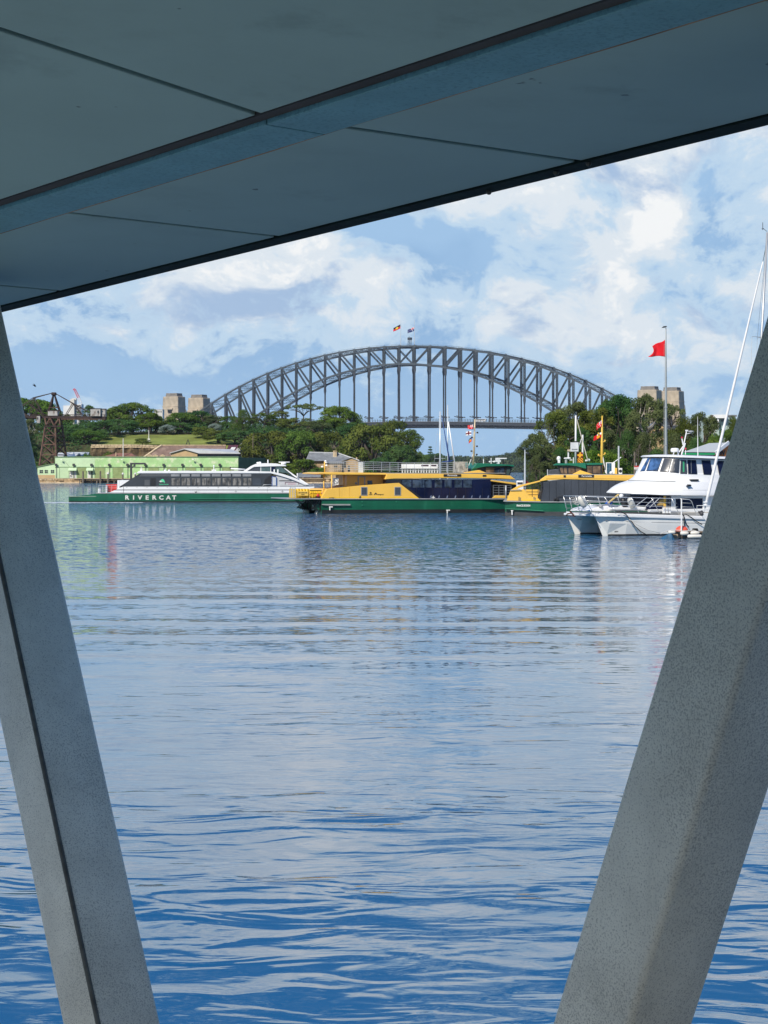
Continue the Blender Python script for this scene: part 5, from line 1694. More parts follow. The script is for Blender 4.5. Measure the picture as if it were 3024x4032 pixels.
GLASS_L = mat('lit_cabin_glass', (0.15, 0.14, 0.125), 0.08, 0, 0.75, 2.2, 0.5, stretch=(1, 1, 0.5))
GLASS_U = mat('upper_cabin_glass', (0.26, 0.265, 0.27), 0.12, 0, 0.15, 1.0)
GLASS_T = mat('amber_cabin_glass', (0.16, 0.105, 0.06), 0.08, 0, 0.6, 1.1, 0.5)
GLASS_W = mat('windscreen_green_glass', (0.06, 0.10, 0.10), 0.06, 0, 0.3, 1.0, 0.6)
BLACKP = mat('black_trim', (0.012, 0.013, 0.015), 0.45, 0, 0.2, 1.0)
REDP = mat('red_equipment', (0.50, 0.035, 0.025), 0.45, 0, 0.1, 1.0)
LOGO_G = mat('logo_mint', (0.08, 0.60, 0.28), 0.5, 0, 0.0)
MAROON_P = mat('maroon_mark', (0.14, 0.02, 0.05), 0.5, 0, 0.0)
BLUE_P = mat('blue_frame', (0.02, 0.09, 0.38), 0.4, 0, 0.0)
ROPE_B = mat('dark_rope', (0.012, 0.013, 0.014), 0.8, 0, 0.2, 5)
ROPE_W = mat('pale_rope', (0.55, 0.53, 0.48), 0.8, 0, 0.1, 5)


def hull_loft(stations, name, m, parent, mi_fn=None, bottom=-0.6):
    """stations: (x, y_centre, half width at deck, half width at water, z deck)."""
    rings = []
    for x, yc, wd, ww, zd in stations:
        rings.append([(x, yc - wd, zd), (x, yc - (wd * 0.62 + ww * 0.38), zd * 0.55), (x, yc - ww, 0.18), (x, yc - ww * 0.5, bottom), (x, yc + ww * 0.5, bottom),
                      (x, yc + ww, 0.18), (x, yc + (wd * 0.62 + ww * 0.38), zd * 0.55), (x, yc + wd, zd)])
    return MB().loft(rings).obj(name, m, parent)


def band(name, stations, z0, z1, m, parent, out=0.012):
    """Painted strip round a hull side between heights z0 and z1, a centimetre proud."""
    mb = MB()
    for sg in (-1, 1):
        rr = []
        for x, yc, wd, ww, zd in stations:
            def wy(z):
                zm = zd * 0.55; wm = wd * 0.62 + ww * 0.38
                if z <= 0.18: return ww
                if z < zm: return ww + (wm - ww) * (z - 0.18) / (zm - 0.18)
                return wm + (wd - wm) * (z - zm) / (zd - zm)
            a, b = wy(z0), wy(z1)
            rr.append([(x, yc + sg * (a + out), z0), (x, yc + sg * (b + out), z1), (x, yc + sg * (b - 0.03), z1), (x, yc + sg * (a - 0.03), z0)])
        mb.loft(rr)
    return mb.obj(name, m, parent)


def grid_rail(name, pts_top, height, nrails, post_every, r, m, parent):
    """Railing following a poly-line of top points (local coords)."""
    mb = MB()
    for k in range(nrails):
        dz = -height * k / nrails
        for a, b in zip(pts_top[:-1], pts_top[1:]): mb.bar(a + Z * dz, b + Z * dz, r * 1.6 if k == 0 else r)
    for a, b in zip(pts_top[:-1], pts_top[1:]):
        n = max(1, round((b - a).length / post_every))
        for i in range(n + 1):
            p = a.lerp(b, i / n)
            mb.bar(p, p - Z * height, r * 1.3)
    return mb.obj(name, m, parent)


def build_rivercat():
    f = BF(270, 310, 2.0); t = f.thing('catamaran_ferry', 'long low white and green catamaran ferry lettered RIVERCAT passing the green shed', 'ferry')
    b = Boat(f, t); B = 8.2; st = f.st
    X = lambda px: st(px, 1940).x
    zdk = st(700, 1942).z
    for yc in (0.75, B - 0.75):
        sta = [(X(270), yc, 0.62, 0.5, st(270, 1956).z), (X(335), yc, 0.72, 0.62, st(335, 1950).z), (X(380), yc, 0.75, 0.65, st(380, 1943.5).z), (X(700), yc, 0.75, 0.68, zdk), (X(1150), yc, 0.75, 0.68, zdk), (X(1240), yc, 0.6, 0.4, zdk), (X(1310), yc, 0.15, 0.04, zdk + 0.1)]
        h = hull_loft(sta, 'hull', GREEN_H, t)
        band('boot_top', sta[:-1], -0.1, 0.16, BOOT, h)
        if yc < 2: hn = h
    b.rect('deck_edge', 378, 1240, 1940.5, 1943.5, -0.06, B + 0.06, ALU, bevel=0.02)
    b.slab('stern_fender', [(272, 1956.5), (380, 1956), (376, 1953), (274, 1953.5)], 0.0, 0.14, mat('fender_grey_green', (0.20, 0.27, 0.21), 0.7), hn)
    b.slab('spray_rail', [(745, 1964), (1160, 1963), (1160, 1961), (760, 1962)], -0.10, 0.02, GREEN_F, hn)
    for c, px in zip('RIVERCAT', (501, 530, 558, 586.5, 616, 645, 672, 694.5)):
        pass
    for c, px in zip('RIVERCAT', (500, 526, 551, 579, 607, 635, 663, 686)):
        b.text('hull_letter', c, px, 1960, 23, -0.035, WHITEP, hn, xs=1.12, bold=0.028)
    # lower cabin band, in panels
    seams = [487, 670, 860, 1053, 1145, 1238]
    b.slab('side_panel', [(430, 1940), (486, 1940), (486, 1916.5), (474, 1920)], 0.02, B - 0.02, WHITE_B, bevel=0.03)
    for u, v in zip(seams[:-1], seams[1:]): b.rect('side_panel', u + 0.3, v - 0.3, 1916.5, 1940, 0.02, B - 0.02, WHITE_B, bevel=0.02)
    b.rect('pinstripe', 440, 1236, 1927.8, 1930, -0.012, 0.018, BLACKP)
    for i in range(15):
        b.rect('vent_slot', 496 + i * 40, 502 + i * 40, 1918, 1919.4, 0.0, 0.018, ALU)
    b.slab('depth_mark', [(766, 1935), (769, 1935), (771, 1939), (773, 1935), (776, 1935), (772.5, 1941), (769.5, 1941)], -0.02, 0.018, BLACKP)
    for px in (928.5, 1112):
        b.rect('cross_mark', px - 5, px + 5, 1934.4, 1935.6, -0.02, 0.018, ALU); b.rect('cross_mark', px - 0.7, px + 0.7, 1929.9, 1940, -0.026, 0.018, ALU)
    # main cabin
    b.slab('cabin_side', [(472, 1916), (549, 1864.5), (1066, 1864.5), (1066, 1916)], 0.10, B - 0.10, GLASS_C)
    b.slab('cabin_upper_band', [(548, 1876), (557, 1865), (672, 1865), (672, 1876)], 0.07, 0.099, mat('cabin_band_grey', (0.09, 0.095, 0.10), 0.3))
    for i in range(8):
        px = 673 + 40.3 * i
        b.rect('upper_window', px, px + 34.5, 1866.5, 1876.5, 0.06, 0.099, GLASS_U, bevel=0.02)
        b.rect('upper_window', px, px + 34.5, 1866.5, 1876.5, B - 0.099, B - 0.06, GLASS_U)
    for i in range(9):
        px = 675.5 + 40.2 * i; px = px if i < 8 else 995
        w = b.rect('window', px, px + 33, 1883, 1911.5, 0.06, 0.099, GLASS_L if i < 8 else GLASS_G, bevel=0.03)
        b.rect('window', px, px + 33, 1883, 1911.5, B - 0.099, B - 0.06, GLASS_L)
        if i < 8: b.rect('mullion', px + 15.5, px + 19.5, 1883.5, 1911, 0.052, 0.0595, GLASS_C, w)
    b.rect('door', 593, 613, 1881.5, 1914, 0.07, 0.099, BLACKP)
    b.rect('hatch', 569, 590, 1889, 1912, 0.07, 0.099, mat('hatch_grey', (0.085, 0.09, 0.095), 0.35))
    # leaf-shaped mark and words
    o = st(640, 1895, 0.07)
    pts = [(626, 1897), (630, 1893), (633, 1888), (640, 1885.5), (646, 1888), (650, 1896), (650, 1901), (644, 1898), (637, 1898.5), (633, 1900), (638, 1894), (644, 1892.5), (638, 1891), (632, 1896.5)]
    b.slab('logo_leaf', [(631, 1899), (633, 1889), (640, 1885.5), (646, 1889), (650, 1901), (645, 1898.5), (638, 1898)], 0.085, 0.098, LOGO_G)
    b.slab('logo_bird', [(625, 1896), (631, 1892), (637, 1894), (643, 1893), (638, 1896.5), (631, 1899), (629, 1896)], 0.075, 0.0845, WHITEP)
    b.text('logo_words', 'Sydney Ferries', 645, 1907, 6.2, 0.09, LOGO_G, bold=0.004)
    # roof
    b.slab('roof', [(538, 1864), (543, 1857), (552, 1854.5), (960, 1854.8), (1068, 1857), (1068, 1864.4), (549, 1864.4)], 0.0, B, WHITE_B, bevel=0.05)
    for u, v in ((712, 746), (911, 945)): b.rect('roof_hatch', u, v, 1852.5, 1854.3, 1.2, 3.0, ALU)
    b.slab('aft_bulkhead', [(462, 1941), (470.5, 1941), (470.5, 1891), (462, 1891)], 0.15, B - 0.15, WHITE_B, bevel=0.03)
    b.slab('aft_wall', [(470.8, 1915.5), (471.5, 1915.5), (512, 1891), (470.8, 1891)], 0.16, B - 0.16, WHITE_B)
    # sweeping bow cowl
    up = [(1068, 1857), (1090, 1861.5), (1117, 1867.5), (1157, 1881), (1187, 1894), (1216, 1909.5)]
    lo = [(1200, 1909.5), (1160, 1892.5), (1130, 1882), (1100, 1873), (1068, 1864.4)]
    b.slab('bow_cowl', up + lo, 0.02, B - 0.02, WHITE_B, bevel=0.03)
    b.slab('bow_cabin', [(1088, 1915.5), (1236, 1915.5), (1205, 1910), (1160, 1893.5), (1130, 1883), (1100, 1874), (1088, 1870)], 0.25, B - 0.25, mat('bow_cabin_grey', (0.50, 0.50, 0.50), 0.4, 0, 0.04))
    b.slab('doorway', [(1038, 1912), (1044, 1888), (1066, 1870), (1068, 1870), (1068, 1912)], 0.06, 0.099, BLACKP)
    d_ = b.rect('door', 1072, 1087, 1877, 1911, 0.06, 0.30, mat('door_pale', (0.55, 0.57, 0.58), 0.4))
    b.slab('door_frame', [(1070.5, 1914), (1070.5, 1875), (1088.5, 1878), (1088.5, 1914), (1086.5, 1914), (1086.5, 1879.5), (1072.5, 1877), (1072.5, 1914)], 0.03, 0.0585, BLUE_P, d_)
    b.rect('vent_strip', 1099, 1148, 1891.5, 1894.5, 0.22, 0.249, BLACKP)
    for u, v, y0, y1 in ((1122, 1177, 1898, 1899.6), (1122, 1124, 1898, 1909), (1175, 1177, 1898, 1909)): b.rect('maroon_frame', u, v, y0, y1, 0.215 + 0.01 * (v - u < 10), 0.249, MAROON_P)
    b.rect('maroon_lettering', 1133, 1164, 1904.5, 1907.5, 0.225, 0.249, mat('maroon_pale', (0.42, 0.20, 0.26), 0.5))
    # wheelhouse
    wh = b.slab('wheelhouse', [(962, 1855.5), (992, 1837), (1100, 1834), (1140, 1864), (1068, 1856)], 1.2, B - 1.2, GLASS_W)
    b.slab('wheelhouse_frame', [(957, 1856), (988, 1835), (1006, 1827), (1041, 1824), (1087, 1825), (1126, 1832), (1126, 1835.5), (1100, 1836), (1040, 1837), (1000, 1838.5), (969, 1857)], 1.0, B - 1.0, WHITE_B, wh, bevel=0.03)
    for u in (1026, 1065, 1084): b.rect('window_post', u, u + 2, 1836.5, 1857 + (u - 1026) * 0.05, 1.15, 1.199, WHITE_B if u < 1070 else BLACKP, wh)
    b.rect('window', 1029, 1063, 1838.5, 1856, 1.16, 1.199, GLASS_W, wh); b.slab('window', [(975, 1855), (998, 1840), (1023, 1839), (1023, 1855)], 1.16, 1.199, GLASS_G, wh)
    b.slab('side_window', [(1068, 1858), (1068, 1838), (1082, 1838), (1082, 1860)], 1.16, 1.199, GLASS_N, wh)
    for y in (1.1, B - 1.1): b.slab('windscreen_rail', [(1117, 1843), (1122, 1843), (1162, 1872), (1217, 1908), (1209, 1908), (1158, 1876)], y - 0.12, y + 0.12, WHITE_B, wh)
    b.slab('windscreen', [(1101, 1837), (1117, 1845), (1138, 1863), (1205, 1906), (1196, 1906), (1130, 1864)], 1.4, B - 1.4, GLASS_W, wh)
    b.rod('boat_hook_rail', [(908, 1845), (966, 1848.5)], 0.10, 0.6, WHITE_B); b.rod('wind_vane', [(907, 1848), (907, 1838)], 0.1, 0.6, BLACKP)
    # gear on top
    for u, r in ((1017, 0.16), (1024, 0.2), (1013, 0.13)): MB().ball(st(u, 1823, 3.0), r, 10, 6).obj('dome_aerial', WHITE_B, wh, smooth=True)
    MB().tube(st(1055, 1824, 4), st(1055, 1810, 4), 0.09).obj('mast_light', WHITE_B, wh)
    MB().lathe(st(1117, 1829, 4.1), [(0.0, 0), (0.36, 0.02), (0.4, 0.2), (0.3, 0.32), (0, 0.34)], 12).obj('radar_base', WHITE_B, wh)
    MB().box(st(1097, 1820, 4).x, st(1141, 1820, 4).x, 3.95, 4.15, st(1100, 1821.5, 4).z, st(1100, 1818, 4).z).obj('radar_scanner', WHITE_B, wh, bevel=0.04)
    for u, y0, y1 in ((1080, 1848, 1868), (1094.5, 1848, 1872), (1171, 1863, 1883)): b.rod('bollard_post', [(u, y1), (u, y0)], 0.09, 0.7, WHITE_B, n=8)
    mb = MB()
    for a, c in (((842, 1854), (842, 1835)), ((833, 1851), (851, 1851)), ((836, 1854), (836, 1849)), ((848, 1854), (848, 1849))): mb.tube(st(*a, 2.2), st(*c, 2.2), 0.06)
    mb.ball(st(842, 1834, 2.2), 0.12); mb.obj('roof_aerial', WHITE_B, t)
    for u in (556, 650, 666): MB().ball(st(u, 1853, 1.8), 0.16, 8, 6).obj('roof_vent', WHITE_B, t)
    MB().tube(st(556, 1855, 1.8), st(556, 1840, 1.8), 0.05).obj('whip_aerial', WHITE_B, t)
    # rails
    grid_rail('bow_rail', [st(1100, 1908, 0.05), st(1236, 1908, 0.05)], 0.35, 2, 1.2, 0.03, RAIL, t)
    b.rod('grab_rail', [(1033, 1916), (1038, 1909), (1070, 1908)], 0.04, 0.03, RAIL)
    grid_rail('stern_rail', [st(388, 1912, 0.3), st(420, 1912, 0.3), st(460, 1912, 0.3)], 0.95, 3, 0.7, 0.025, RAIL, t)
    b.rect('stern_locker', 418, 461, 1907, 1937, 0.9, 3.0, REDP, bevel=0.04)
    b.rect('stern_post', 416, 423, 1911, 1941, 0.4, 0.75, WHITE_B, bevel=0.03); b.rect('stern_box', 386, 396, 1924, 1942, 0.5, 0.9, WHITE_B, bevel=0.03)
    b.rect('cross_deck', 378, 1240, 1943.8, 1948, 1.4, B - 1.4, ALU)


build_rivercat()


def wash():
    """Broken water trailing from the moving ferry's stern."""
    foam = mat('wash_foam', (0.62, 0.68, 0.72), 0.6, 0, 0.1, 1.0)
    rnd = random.Random(4)
    mb = MB()
    for i in range(260):
        px = rnd.uniform(225, 560) if i % 3 else rnd.uniform(165, 300); d = 308 + rnd.uniform(-5.5, 3) - (270 - px) * 0.01
        if 268 < px and d > 309.0: d = 309.0 - rnd.random() * 5
        p = V(((px - CX) / F * d, d, 0.006))
        w = rnd.uniform(0.15, 0.9); h = rnd.uniform(0.04, 0.14)
        mb.add([p + V((w * math.cos(a), h * math.sin(a) * 3, 0.02 * (j % 2))) for j, a in enumerate([k * 1.047 for k in range(6)])], [(0, 1, 2, 3, 4, 5)])
    setting(mb.obj('wash', foam, None, recalc=False), 'stuff')


wash()


def ferry_mast(b, t, px, top, base, y, m, lean=0):
    st = b.f.st
    a, c = st(px - lean, base, y), st(px, top, y)
    o = MB().path([a, a.lerp(c, 0.6), c], [0.13, 0.10, 0.055], 8).obj('mast', m, t, smooth=True)
    for i, q in enumerate((0.20, 0.27, 0.34, 0.44, 0.62, 0.72, 0.80)):
        p = a.lerp(c, q); s = 1 if i % 2 else -1
        MB().bar(p, p + V((0.28 * s, -0.1, 0.02)), 0.05).obj('lamp_arm', m, o)
        MB().lathe(p + V((0.30 * s, -0.1, -0.06)), [(0, 0), (0.10, 0.02), (0.11, 0.16), (0, 0.2)], 8).obj('signal_lamp', BLACKP, o)
    return o


def build_ruby():
    f = BF(1265, 230, 14.0); t = f.thing('river_ferry', 'yellow and green river ferry broadside with roof railings and a row of navy glass panes', 'ferry')
    b = Boat(f, t); st = f.st; B = 8.6
    X = lambda px: st(px, 1970).x
    zd = 1.52
    L = X(2085)
    for yc in (1.15, B - 1.15):
        sta = [(X(1268), yc, 1.1, 0.98, zd - 0.08), (X(1400), yc, 1.13, 1.02, zd - 0.08), (X(1900), yc, 1.13, 1.0, zd - 0.08), (L - 2, yc, 0.75, 0.6, zd - 0.06), (L, yc, 0.2, 0.08, zd)]
        h = hull_loft(sta, 'hull', GREEN_H, t)
        band('boot_top', sta[:-1], -0.2, 0.40, BOOT, h)
        if yc < 2: hn = h
        # guard frame and rudder stocks under the overhanging stern deck
        x0 = X(1268)
        for y in (yc - 0.6, yc + 0.6):
            mb = MB()
            mb.bar((x0 - 1.2, y, zd - 0.15), (x0 - 0.3, y, 0.35), 0.10); mb.bar((x0 - 0.2, y, zd - 0.15), (x0 - 1.0, y, 0.45), 0.10)
            mb.bar((x0 - 0.35, y, 0.3), (x0 - 1.0, y, 0.62), 0.10); mb.bar((x0 - 0.08, y, zd - 0.1), (x0 - 0.08, y, 0.2), 0.12)
            mb.obj('stern_guard', BOOT, h)
        MB().box(x0 - 0.75, x0 - 0.02, yc - 0.5, yc + 0.5, 0.35, zd - 0.5).obj('stern_bracket', GREEN_H, h)
        for y in (yc - 0.35, yc + 0.35): MB().bar((x0 - 0.15, y, 0.55), (x0 - 0.55, y, -0.2), 0.16, 0.07).obj('rudder_stock', WHITE_H, h)
    MB().box(x0 + 0.4, L - 1.5, 2.2, B - 2.2, 0.55, zd - 0.16).obj('tunnel_roof', BOOT, t)
    b.rect('main_deck', 1130, 2082, 1962.5, 1966.5, -0.10, B + 0.10, ALU, bevel=0.02)
    b.slab('stern_fender', [(1267, 1988), (1272, 1984.5), (1380, 1984.5), (1380, 1990), (1290, 1990)], -0.14, 0.06, mat('fender_rubber_grey', (0.30, 0.31, 0.29), 0.7), hn)
    for px, py in ((1303, 1997), (1765, 2010)):
        o = b.rect('overboard_fitting', px - 7, px + 7, py - 3, py + 1, -0.10, 0.05, WHITE_H, hn)
        MB().tube(st(px - 4, py, -0.08), st(px - 4, py + 12, -0.08), 0.06).obj('discharge_pipe', WHITE_H, hn)
    for px, py in ((1426, 1976), (1426, 1989), (1560, 1976)): MB().lathe(st(px, py, -0.02), [(0.0, 0.05), (0.06, 0.05), (0.06, -0.02)], 8, (0, -1, 0)).obj('porthole', GREEN_F, hn)
    # lower side, yellow, in plates
    def edge(px): return 1925.6 + (px - 1287) * (1912 - 1925.6) / 130.5 if px < 1417.5 else 1912 - (px - 1417.5) * 11 / 157.5
    cuts = [1337.5, 1378, 1417.5, 1575]
    b.slab('side_plate', [(1264, 1963), (1287, 1925.6), (1337.2, edge(1337.2)), (1337.2, 1963)], 0.03, B - 0.03, YELLOW, bevel=0.02)
    for u, v in ((1337.8, 1377.7), (1378.3, 1417.5)): b.slab('side_plate', [(u, 1963), (u, edge(u)), (v, edge(v)), (v, 1963)], 0.03, 0.3, YELLOW, bevel=0.02)
    b.slab('side_plate', [(1417.6, 1963), (1417.6, 1912), (1572, 1901), (1651, 1963)], 0.03, 0.3, YELLOW, bevel=0.02)
    b.slab('side_plate', [(1338, 1963), (1338, edge(1338)), (1572, 1901), (1651, 1963)], B - 0.3, B - 0.03, YELLOW)
    b.slab('kick_strip', [(1268, 1963), (1271, 1957.5), (1643, 1957.5), (1650, 1963)], 0.015, 0.029, YELLOW_S)
    for u, v in ((1421, 1447), (1553, 1579)):
        w = b.rect('window', u, v, 1917, 1951, -0.01, 0.028, mat('window_frame_silver', (0.42, 0.42, 0.38), 0.4, 0.3), bevel=0.01)
        b.rect('pane', u + 2.5, v - 2.5, 1919.5, 1948.5, -0.022, -0.011, GLASS_G, w)
    b.rect('draught_mark', 1413, 1423, 1956, 1959, 0.0, 0.012, BLACKP); b.rect('draught_mark', 1416.8, 1419.4, 1951.5, 1963, -0.006, 0.012, BLACKP)
    b.text('serial_number', '457788 1', 1308, 1961, 6.5, 0.012, BLACKP, bold=0.003)
    # state flower mark, authority mark and word
    mb = MB()
    for a in range(-60, 61, 20): mb.bar(st(1459, 1943, 0.02), st(1459 + 5 * math.sin(rad(a)), 1943 - 5.5 * math.cos(rad(a)), 0.02), 0.05, 0.02)
    mb.obj('flower_emblem', BLACKP, t); b.text('emblem_words', 'NSW', 1459, 1947.5, 6, 0.022, BLACKP, bold=0.004)
    b.slab('authority_mark', [(1472, 1949), (1478, 1940), (1482, 1940.5), (1484, 1948), (1479, 1945.5), (1475, 1949)], 0.012, 0.028, BLACKP)
    b.text('side_word', 'Transport', 1496, 1947, 7, 0.022, BLACKP, bold=0.004)
    # glazed saloon
    b.slab('saloon_glass', [(1522, 1903), (1522, 1888.5), (1934, 1887), (1934, 1962.3), (1656, 1962.3), (1578, 1902)], 0.12, B - 0.12, GLASS_N)
    b.slab('black_surround', [(1570, 1900.5), (1579, 1899.5), (1664, 1962), (1652, 1962.5)], 0.02, 0.119, BLACKP)
    b.rect('black_surround', 1522, 1580, 1888.5, 1902, 0.04, 0.119, BLACKP)
    for u, v in ((1583, 1620), (1625, 1661), (1664, 1672), (1675, 1700), (1712, 1741), (1751, 1779), (1790, 1819), (1825, 1858)):
        b.rect('window', u, v, 1890, 1920, 0.09, 0.1195, GLASS_P, bevel=0.01)
    for i in range(8):
        px = 1693 + i * 32.3
        b.slab('seat_back', [(px, 1962), (px + 2, 1953), (px + 6.5, 1950), (px + 5, 1960)], 0.10, 0.1195, mat('seat_glimpse', (0.16, 0.20, 0.30), 0.4))
    for i in range(10): b.rect('glass_seam', 1640 + i * 32.3, 1640.7 + i * 32.3, 1921, 1961 if i > 0 else 1945, 0.105, 0.1195, BLACKP)
    b.rect('white_cross', 1699, 1713, 1957, 1959.5, 0.08, 0.1, WHITE_H); b.rect('white_cross', 1704.6, 1707.4, 1952.5, 1964, 0.075, 0.1, WHITE_H)
    # upper yellow band
    b.slab('fascia', [(1516, 1888), (1523, 1864.6), (1893, 1866.5), (2010, 1873), (2030, 1888), (1976, 1885), (1801, 1882.3), (1560, 1884.8)], 0.0, B, YELLOW, bevel=0.04)
    b.rect('roof_deck', 1523, 1990, 1862, 1864.4, 0.25, B - 0.25, ALU)
    b.slab('bow_visor', [(1933, 1889.8), (2033, 1901.5), (2033, 1909), (1933, 1894.5)], 0.0, B, YELLOW, bevel=0.02)
    b.slab('bow_interior_shade', [(1934.2, 1962.3), (1934.2, 1896), (2033, 1909.5), (2033, 1962.3)], 1.2, B - 1.2, BLACKP)  # black block put in for the shade inside the open bow
    mb = MB()
    for py in (1911, 1920, 1930, 1940, 1950): mb.bar(st(1942, py, 0.15), st(2014, py, 0.15), 0.05)
    for px in (1942, 1964, 1985, 2012): mb.bar(st(px, 1911, 0.15), st(px, 1962, 0.15), 0.06)
    mb.obj('bow_gate', mat('gate_grey', (0.16, 0.17, 0.18), 0.5, 0.2), t)
    b.rod('bow_post', [(1992, 1966), (1992, 1911)], 0.07, -0.02, RAIL)
    b.slab('bow_coaming', [(1939, 1961), (1950, 1951), (2020, 1952), (2020, 1961)], 0.06, B - 0.06, YELLOW, bevel=0.02)
    # destination sign
    s_ = b.rect('destination_sign', 1747, 1816, 1867, 1876.5, -0.05, -0.002, BLACKP, bevel=0.01)
    b.text('sign_words', 'Parramatta', 1781, 1871.8, 8.5, -0.056, mat('sign_letters', (0.7, 0.7, 0.68), 0.5), s_, bold=0.004)
    b.rect('side_light_box', 1901, 1915, 1870, 1876, -0.04, -0.002, BLACKP)
    # after deck: canopy, posts, back wall, life-raft canisters
    b.slab('canopy', [(1253, 1866), (1258, 1862), (1278, 1859), (1522, 1862.5), (1522, 1870), (1306, 1869.5)], 0.1, B - 0.1, YELLOW, bevel=0.04)
    for px, py, y in ((1275, 1914, 0.8), (1306, 1926, 0.18), (1354, 1920, 2.0), (1306, 1926, B - 0.2)): b.rod('canopy_post', [(px, py + 40), (px, 1866)], 0.065, y, YELLOW)
    bw = b.rect('aft_bulkhead', 1366, 1521, 1870.3, 1962, 1.6, B - 1.6, YELLOW)
    for u, v, y0, y1 in ((1409, 1413.5, 1877, 1913), (1434, 1438.5, 1877, 1913), (1409, 1438.5, 1875, 1879)): b.rect('door_frame', u, v, y0, y1, 1.54 - 0.01 * (y1 - y0 < 8), 1.598, ALU, bw)
    b.rect('window', 1447, 1466, 1892, 1908, 1.55, 1.598, GLASS_G, bw); b.rect('panel', 1476, 1507, 1878, 1904, 1.57, 1.598, YELLOW, bw); b.rect('switch_box', 1399, 1406, 1899, 1907, 1.5, 1.598, ALU, bw)
    sg = b.rect('no_entry_board', 1311, 1333, 1882, 1909, 0.5, 0.56, WHITE_H)
    mb = MB(); c0 = st(1321.5, 1895, 0.48)
    mb.path([c0 + V((0.26 * math.cos(a), 0, 0.26 * math.sin(a))) for a in [i * math.pi / 12 for i in range(25)]], 0.022, 5); mb.bar(c0 + V((-0.18, 0, 0.18)), c0 + V((0.18, 0, -0.18)), 0.04)
    mb.obj('prohibition_mark', mat('print_grey', (0.12, 0.11, 0.11), 0.6), sg)
    b.slab('gangplank', [(1290, 1920), (1420, 1905), (1420, 1909), (1290, 1925)], 3.0, 4.2, WHITE_H); b.slab('gangplank_rail', [(1310, 1915), (1395, 1903), (1395, 1906), (1310, 1918)], 2.95, 2.99, mat('plank_orange', (0.62, 0.20, 0.05), 0.6))
    zc = st(1190, 1962, 0.8).z
    u0, u1 = st(1165, 1950, 0.6).x, st(1221, 1950, 0.6).x
    MB().box(u0, u1, 0.9, 4.2, zc, st(1190, 1925, 0.9).z).obj('life_raft_rack', YELLOW_S, t, bevel=0.05)
    for i in range(4):
        x = u0 + 0.12 + (u1 - u0 - 0.24) * (i + 0.5) / 4
        MB().path([V((x, 0.86, zc + 0.1)), V((x, 0.84, zc + 0.75)), V((x, 0.9, zc + 0.98))], 0.13, 8).obj('rack_rib', YELLOW_S, t)
    for i in range(6):
        x = st(1225 + i * 7.2, 1950, 0.9).x
        MB().lathe((x, 0.95, zc + 0.02), [(0.10, 0), (0.14, 0.1), (0.145, 0.7), (0.11, 0.86), (0.0, 0.9)], 10).obj('raft_canister', YELLOW_S, t, smooth=True)
        MB().box(x - 0.15, x + 0.15, 0.79, 0.86, zc + 0.80, zc + 0.86).obj('strap', BLACKP, t)
    grid_rail('stern_rail', [st(1166, 1934, 0.6), st(1272, 1934, 0.6)], 0.72, 2, 0.55, 0.03, YELLOW_S, t)
    nb = b.rect('name_board', 1171, 1214, 1934, 1952, 0.42, 0.46, mat('board_yellow', (0.80, 0.52, 0.10), 0.5), bevel=0.01)
    b.text('board_words', 'RUBY LANGFORD GINIBI', 1192.5, 1940.5, 4.9, 0.41, BLACKP, nb, xs=0.62, bold=0.004); b.text('board_words', 'SYDNEY', 1192.5, 1947.5, 3.6, 0.41, BLACKP, nb, bold=0.003)
    MB().ball(st(1252, 1951, 0.55), 0.17, 10, 6).obj('hose_reel', REDP, t, smooth=True); b.rect('pump', 1245, 1262, 1953, 1961, 0.5, 0.9, BLACKP)
    mb = MB()
    for px in (1143, 1152, 1163): mb.bar(st(px, 1960, 0.6), st(px, 1920, 0.6), 0.05)
    for i in range(5): mb.bar(st(1152, 1926 + i * 7, 0.6), st(1163, 1926 + i * 7, 0.6), 0.04)
    mb.bar(st(1142, 1920, 0.6), st(1164, 1920, 0.6), 0.05); mb.bar(st(1142, 1934, 0.6), st(1154, 1934, 0.6), 0.04)
    mb.obj('stern_ladder', RAIL, t)
    o = b.rod('canopy_light_pole', [(1278, 1860), (1278, 1818)], 0.06, 0.9, YELLOW)
    for dx, py in ((-0.25, 1838), (0.2, 1833), (0.16, 1821), (0.1, 1816)): MB().ball(st(1278, py, 0.9) + V((dx, 0, 0)), 0.14, 8, 6, 0.8).obj('deck_light', WHITE_H, o)
    # roof railings
    for y in (0.45, B - 0.45):
        grid_rail('roof_railing', [st(1362, 1818, y), st(1470, 1819, y), st(1600, 1822, y), st(1790, 1822, y)], 1.02, 5, 0.93, 0.026, RAIL, t)
    grid_rail('roof_railing', [st(1362, 1818, 0.45), st(1362, 1818, 0.45) + V((0, B - 0.9, 0))], 1.02, 5, 0.93, 0.026, RAIL, t)
    bn = b.rect('roof_seat_back', 1581, 1724, 1826.5, 1842, 2.4, 2.5, WHITE_H)
    for u, v in ((1659, 1687), (1698, 1718)): b.rect('seat_notice', u, v, 1830.5, 1835.5, 2.36, 2.398, mat('notice_maroon', (0.05, 0.02, 0.03), 0.5), bn)
    b.rect('roof_seat', 1581, 1724, 1843, 1846, 1.9, 2.39, WHITE_H)
    for i in range(14): b.rect('seat_leg', 1583 + i * 10.6, 1586 + i * 10.6, 1846.3, 1861.5, 2.0, 2.1, WHITE_H)
    b.rect('roof_locker', 1416, 1431, 1820, 1861, 2.2, 2.9, mat('locker_pale', (0.55, 0.60, 0.62), 0.5), bevel=0.02)
    cg = b.rect('plant_cage', 1804, 1843, 1818, 1861.5, 1.5, 3.6, mat('plant_cage_beige', (0.42, 0.39, 0.32), 0.7, 0, 0.3, 2.0, stain=(0.14, 0.13, 0.11), stain_amt=0.5, stain_scale=2.5), bevel=0.03)
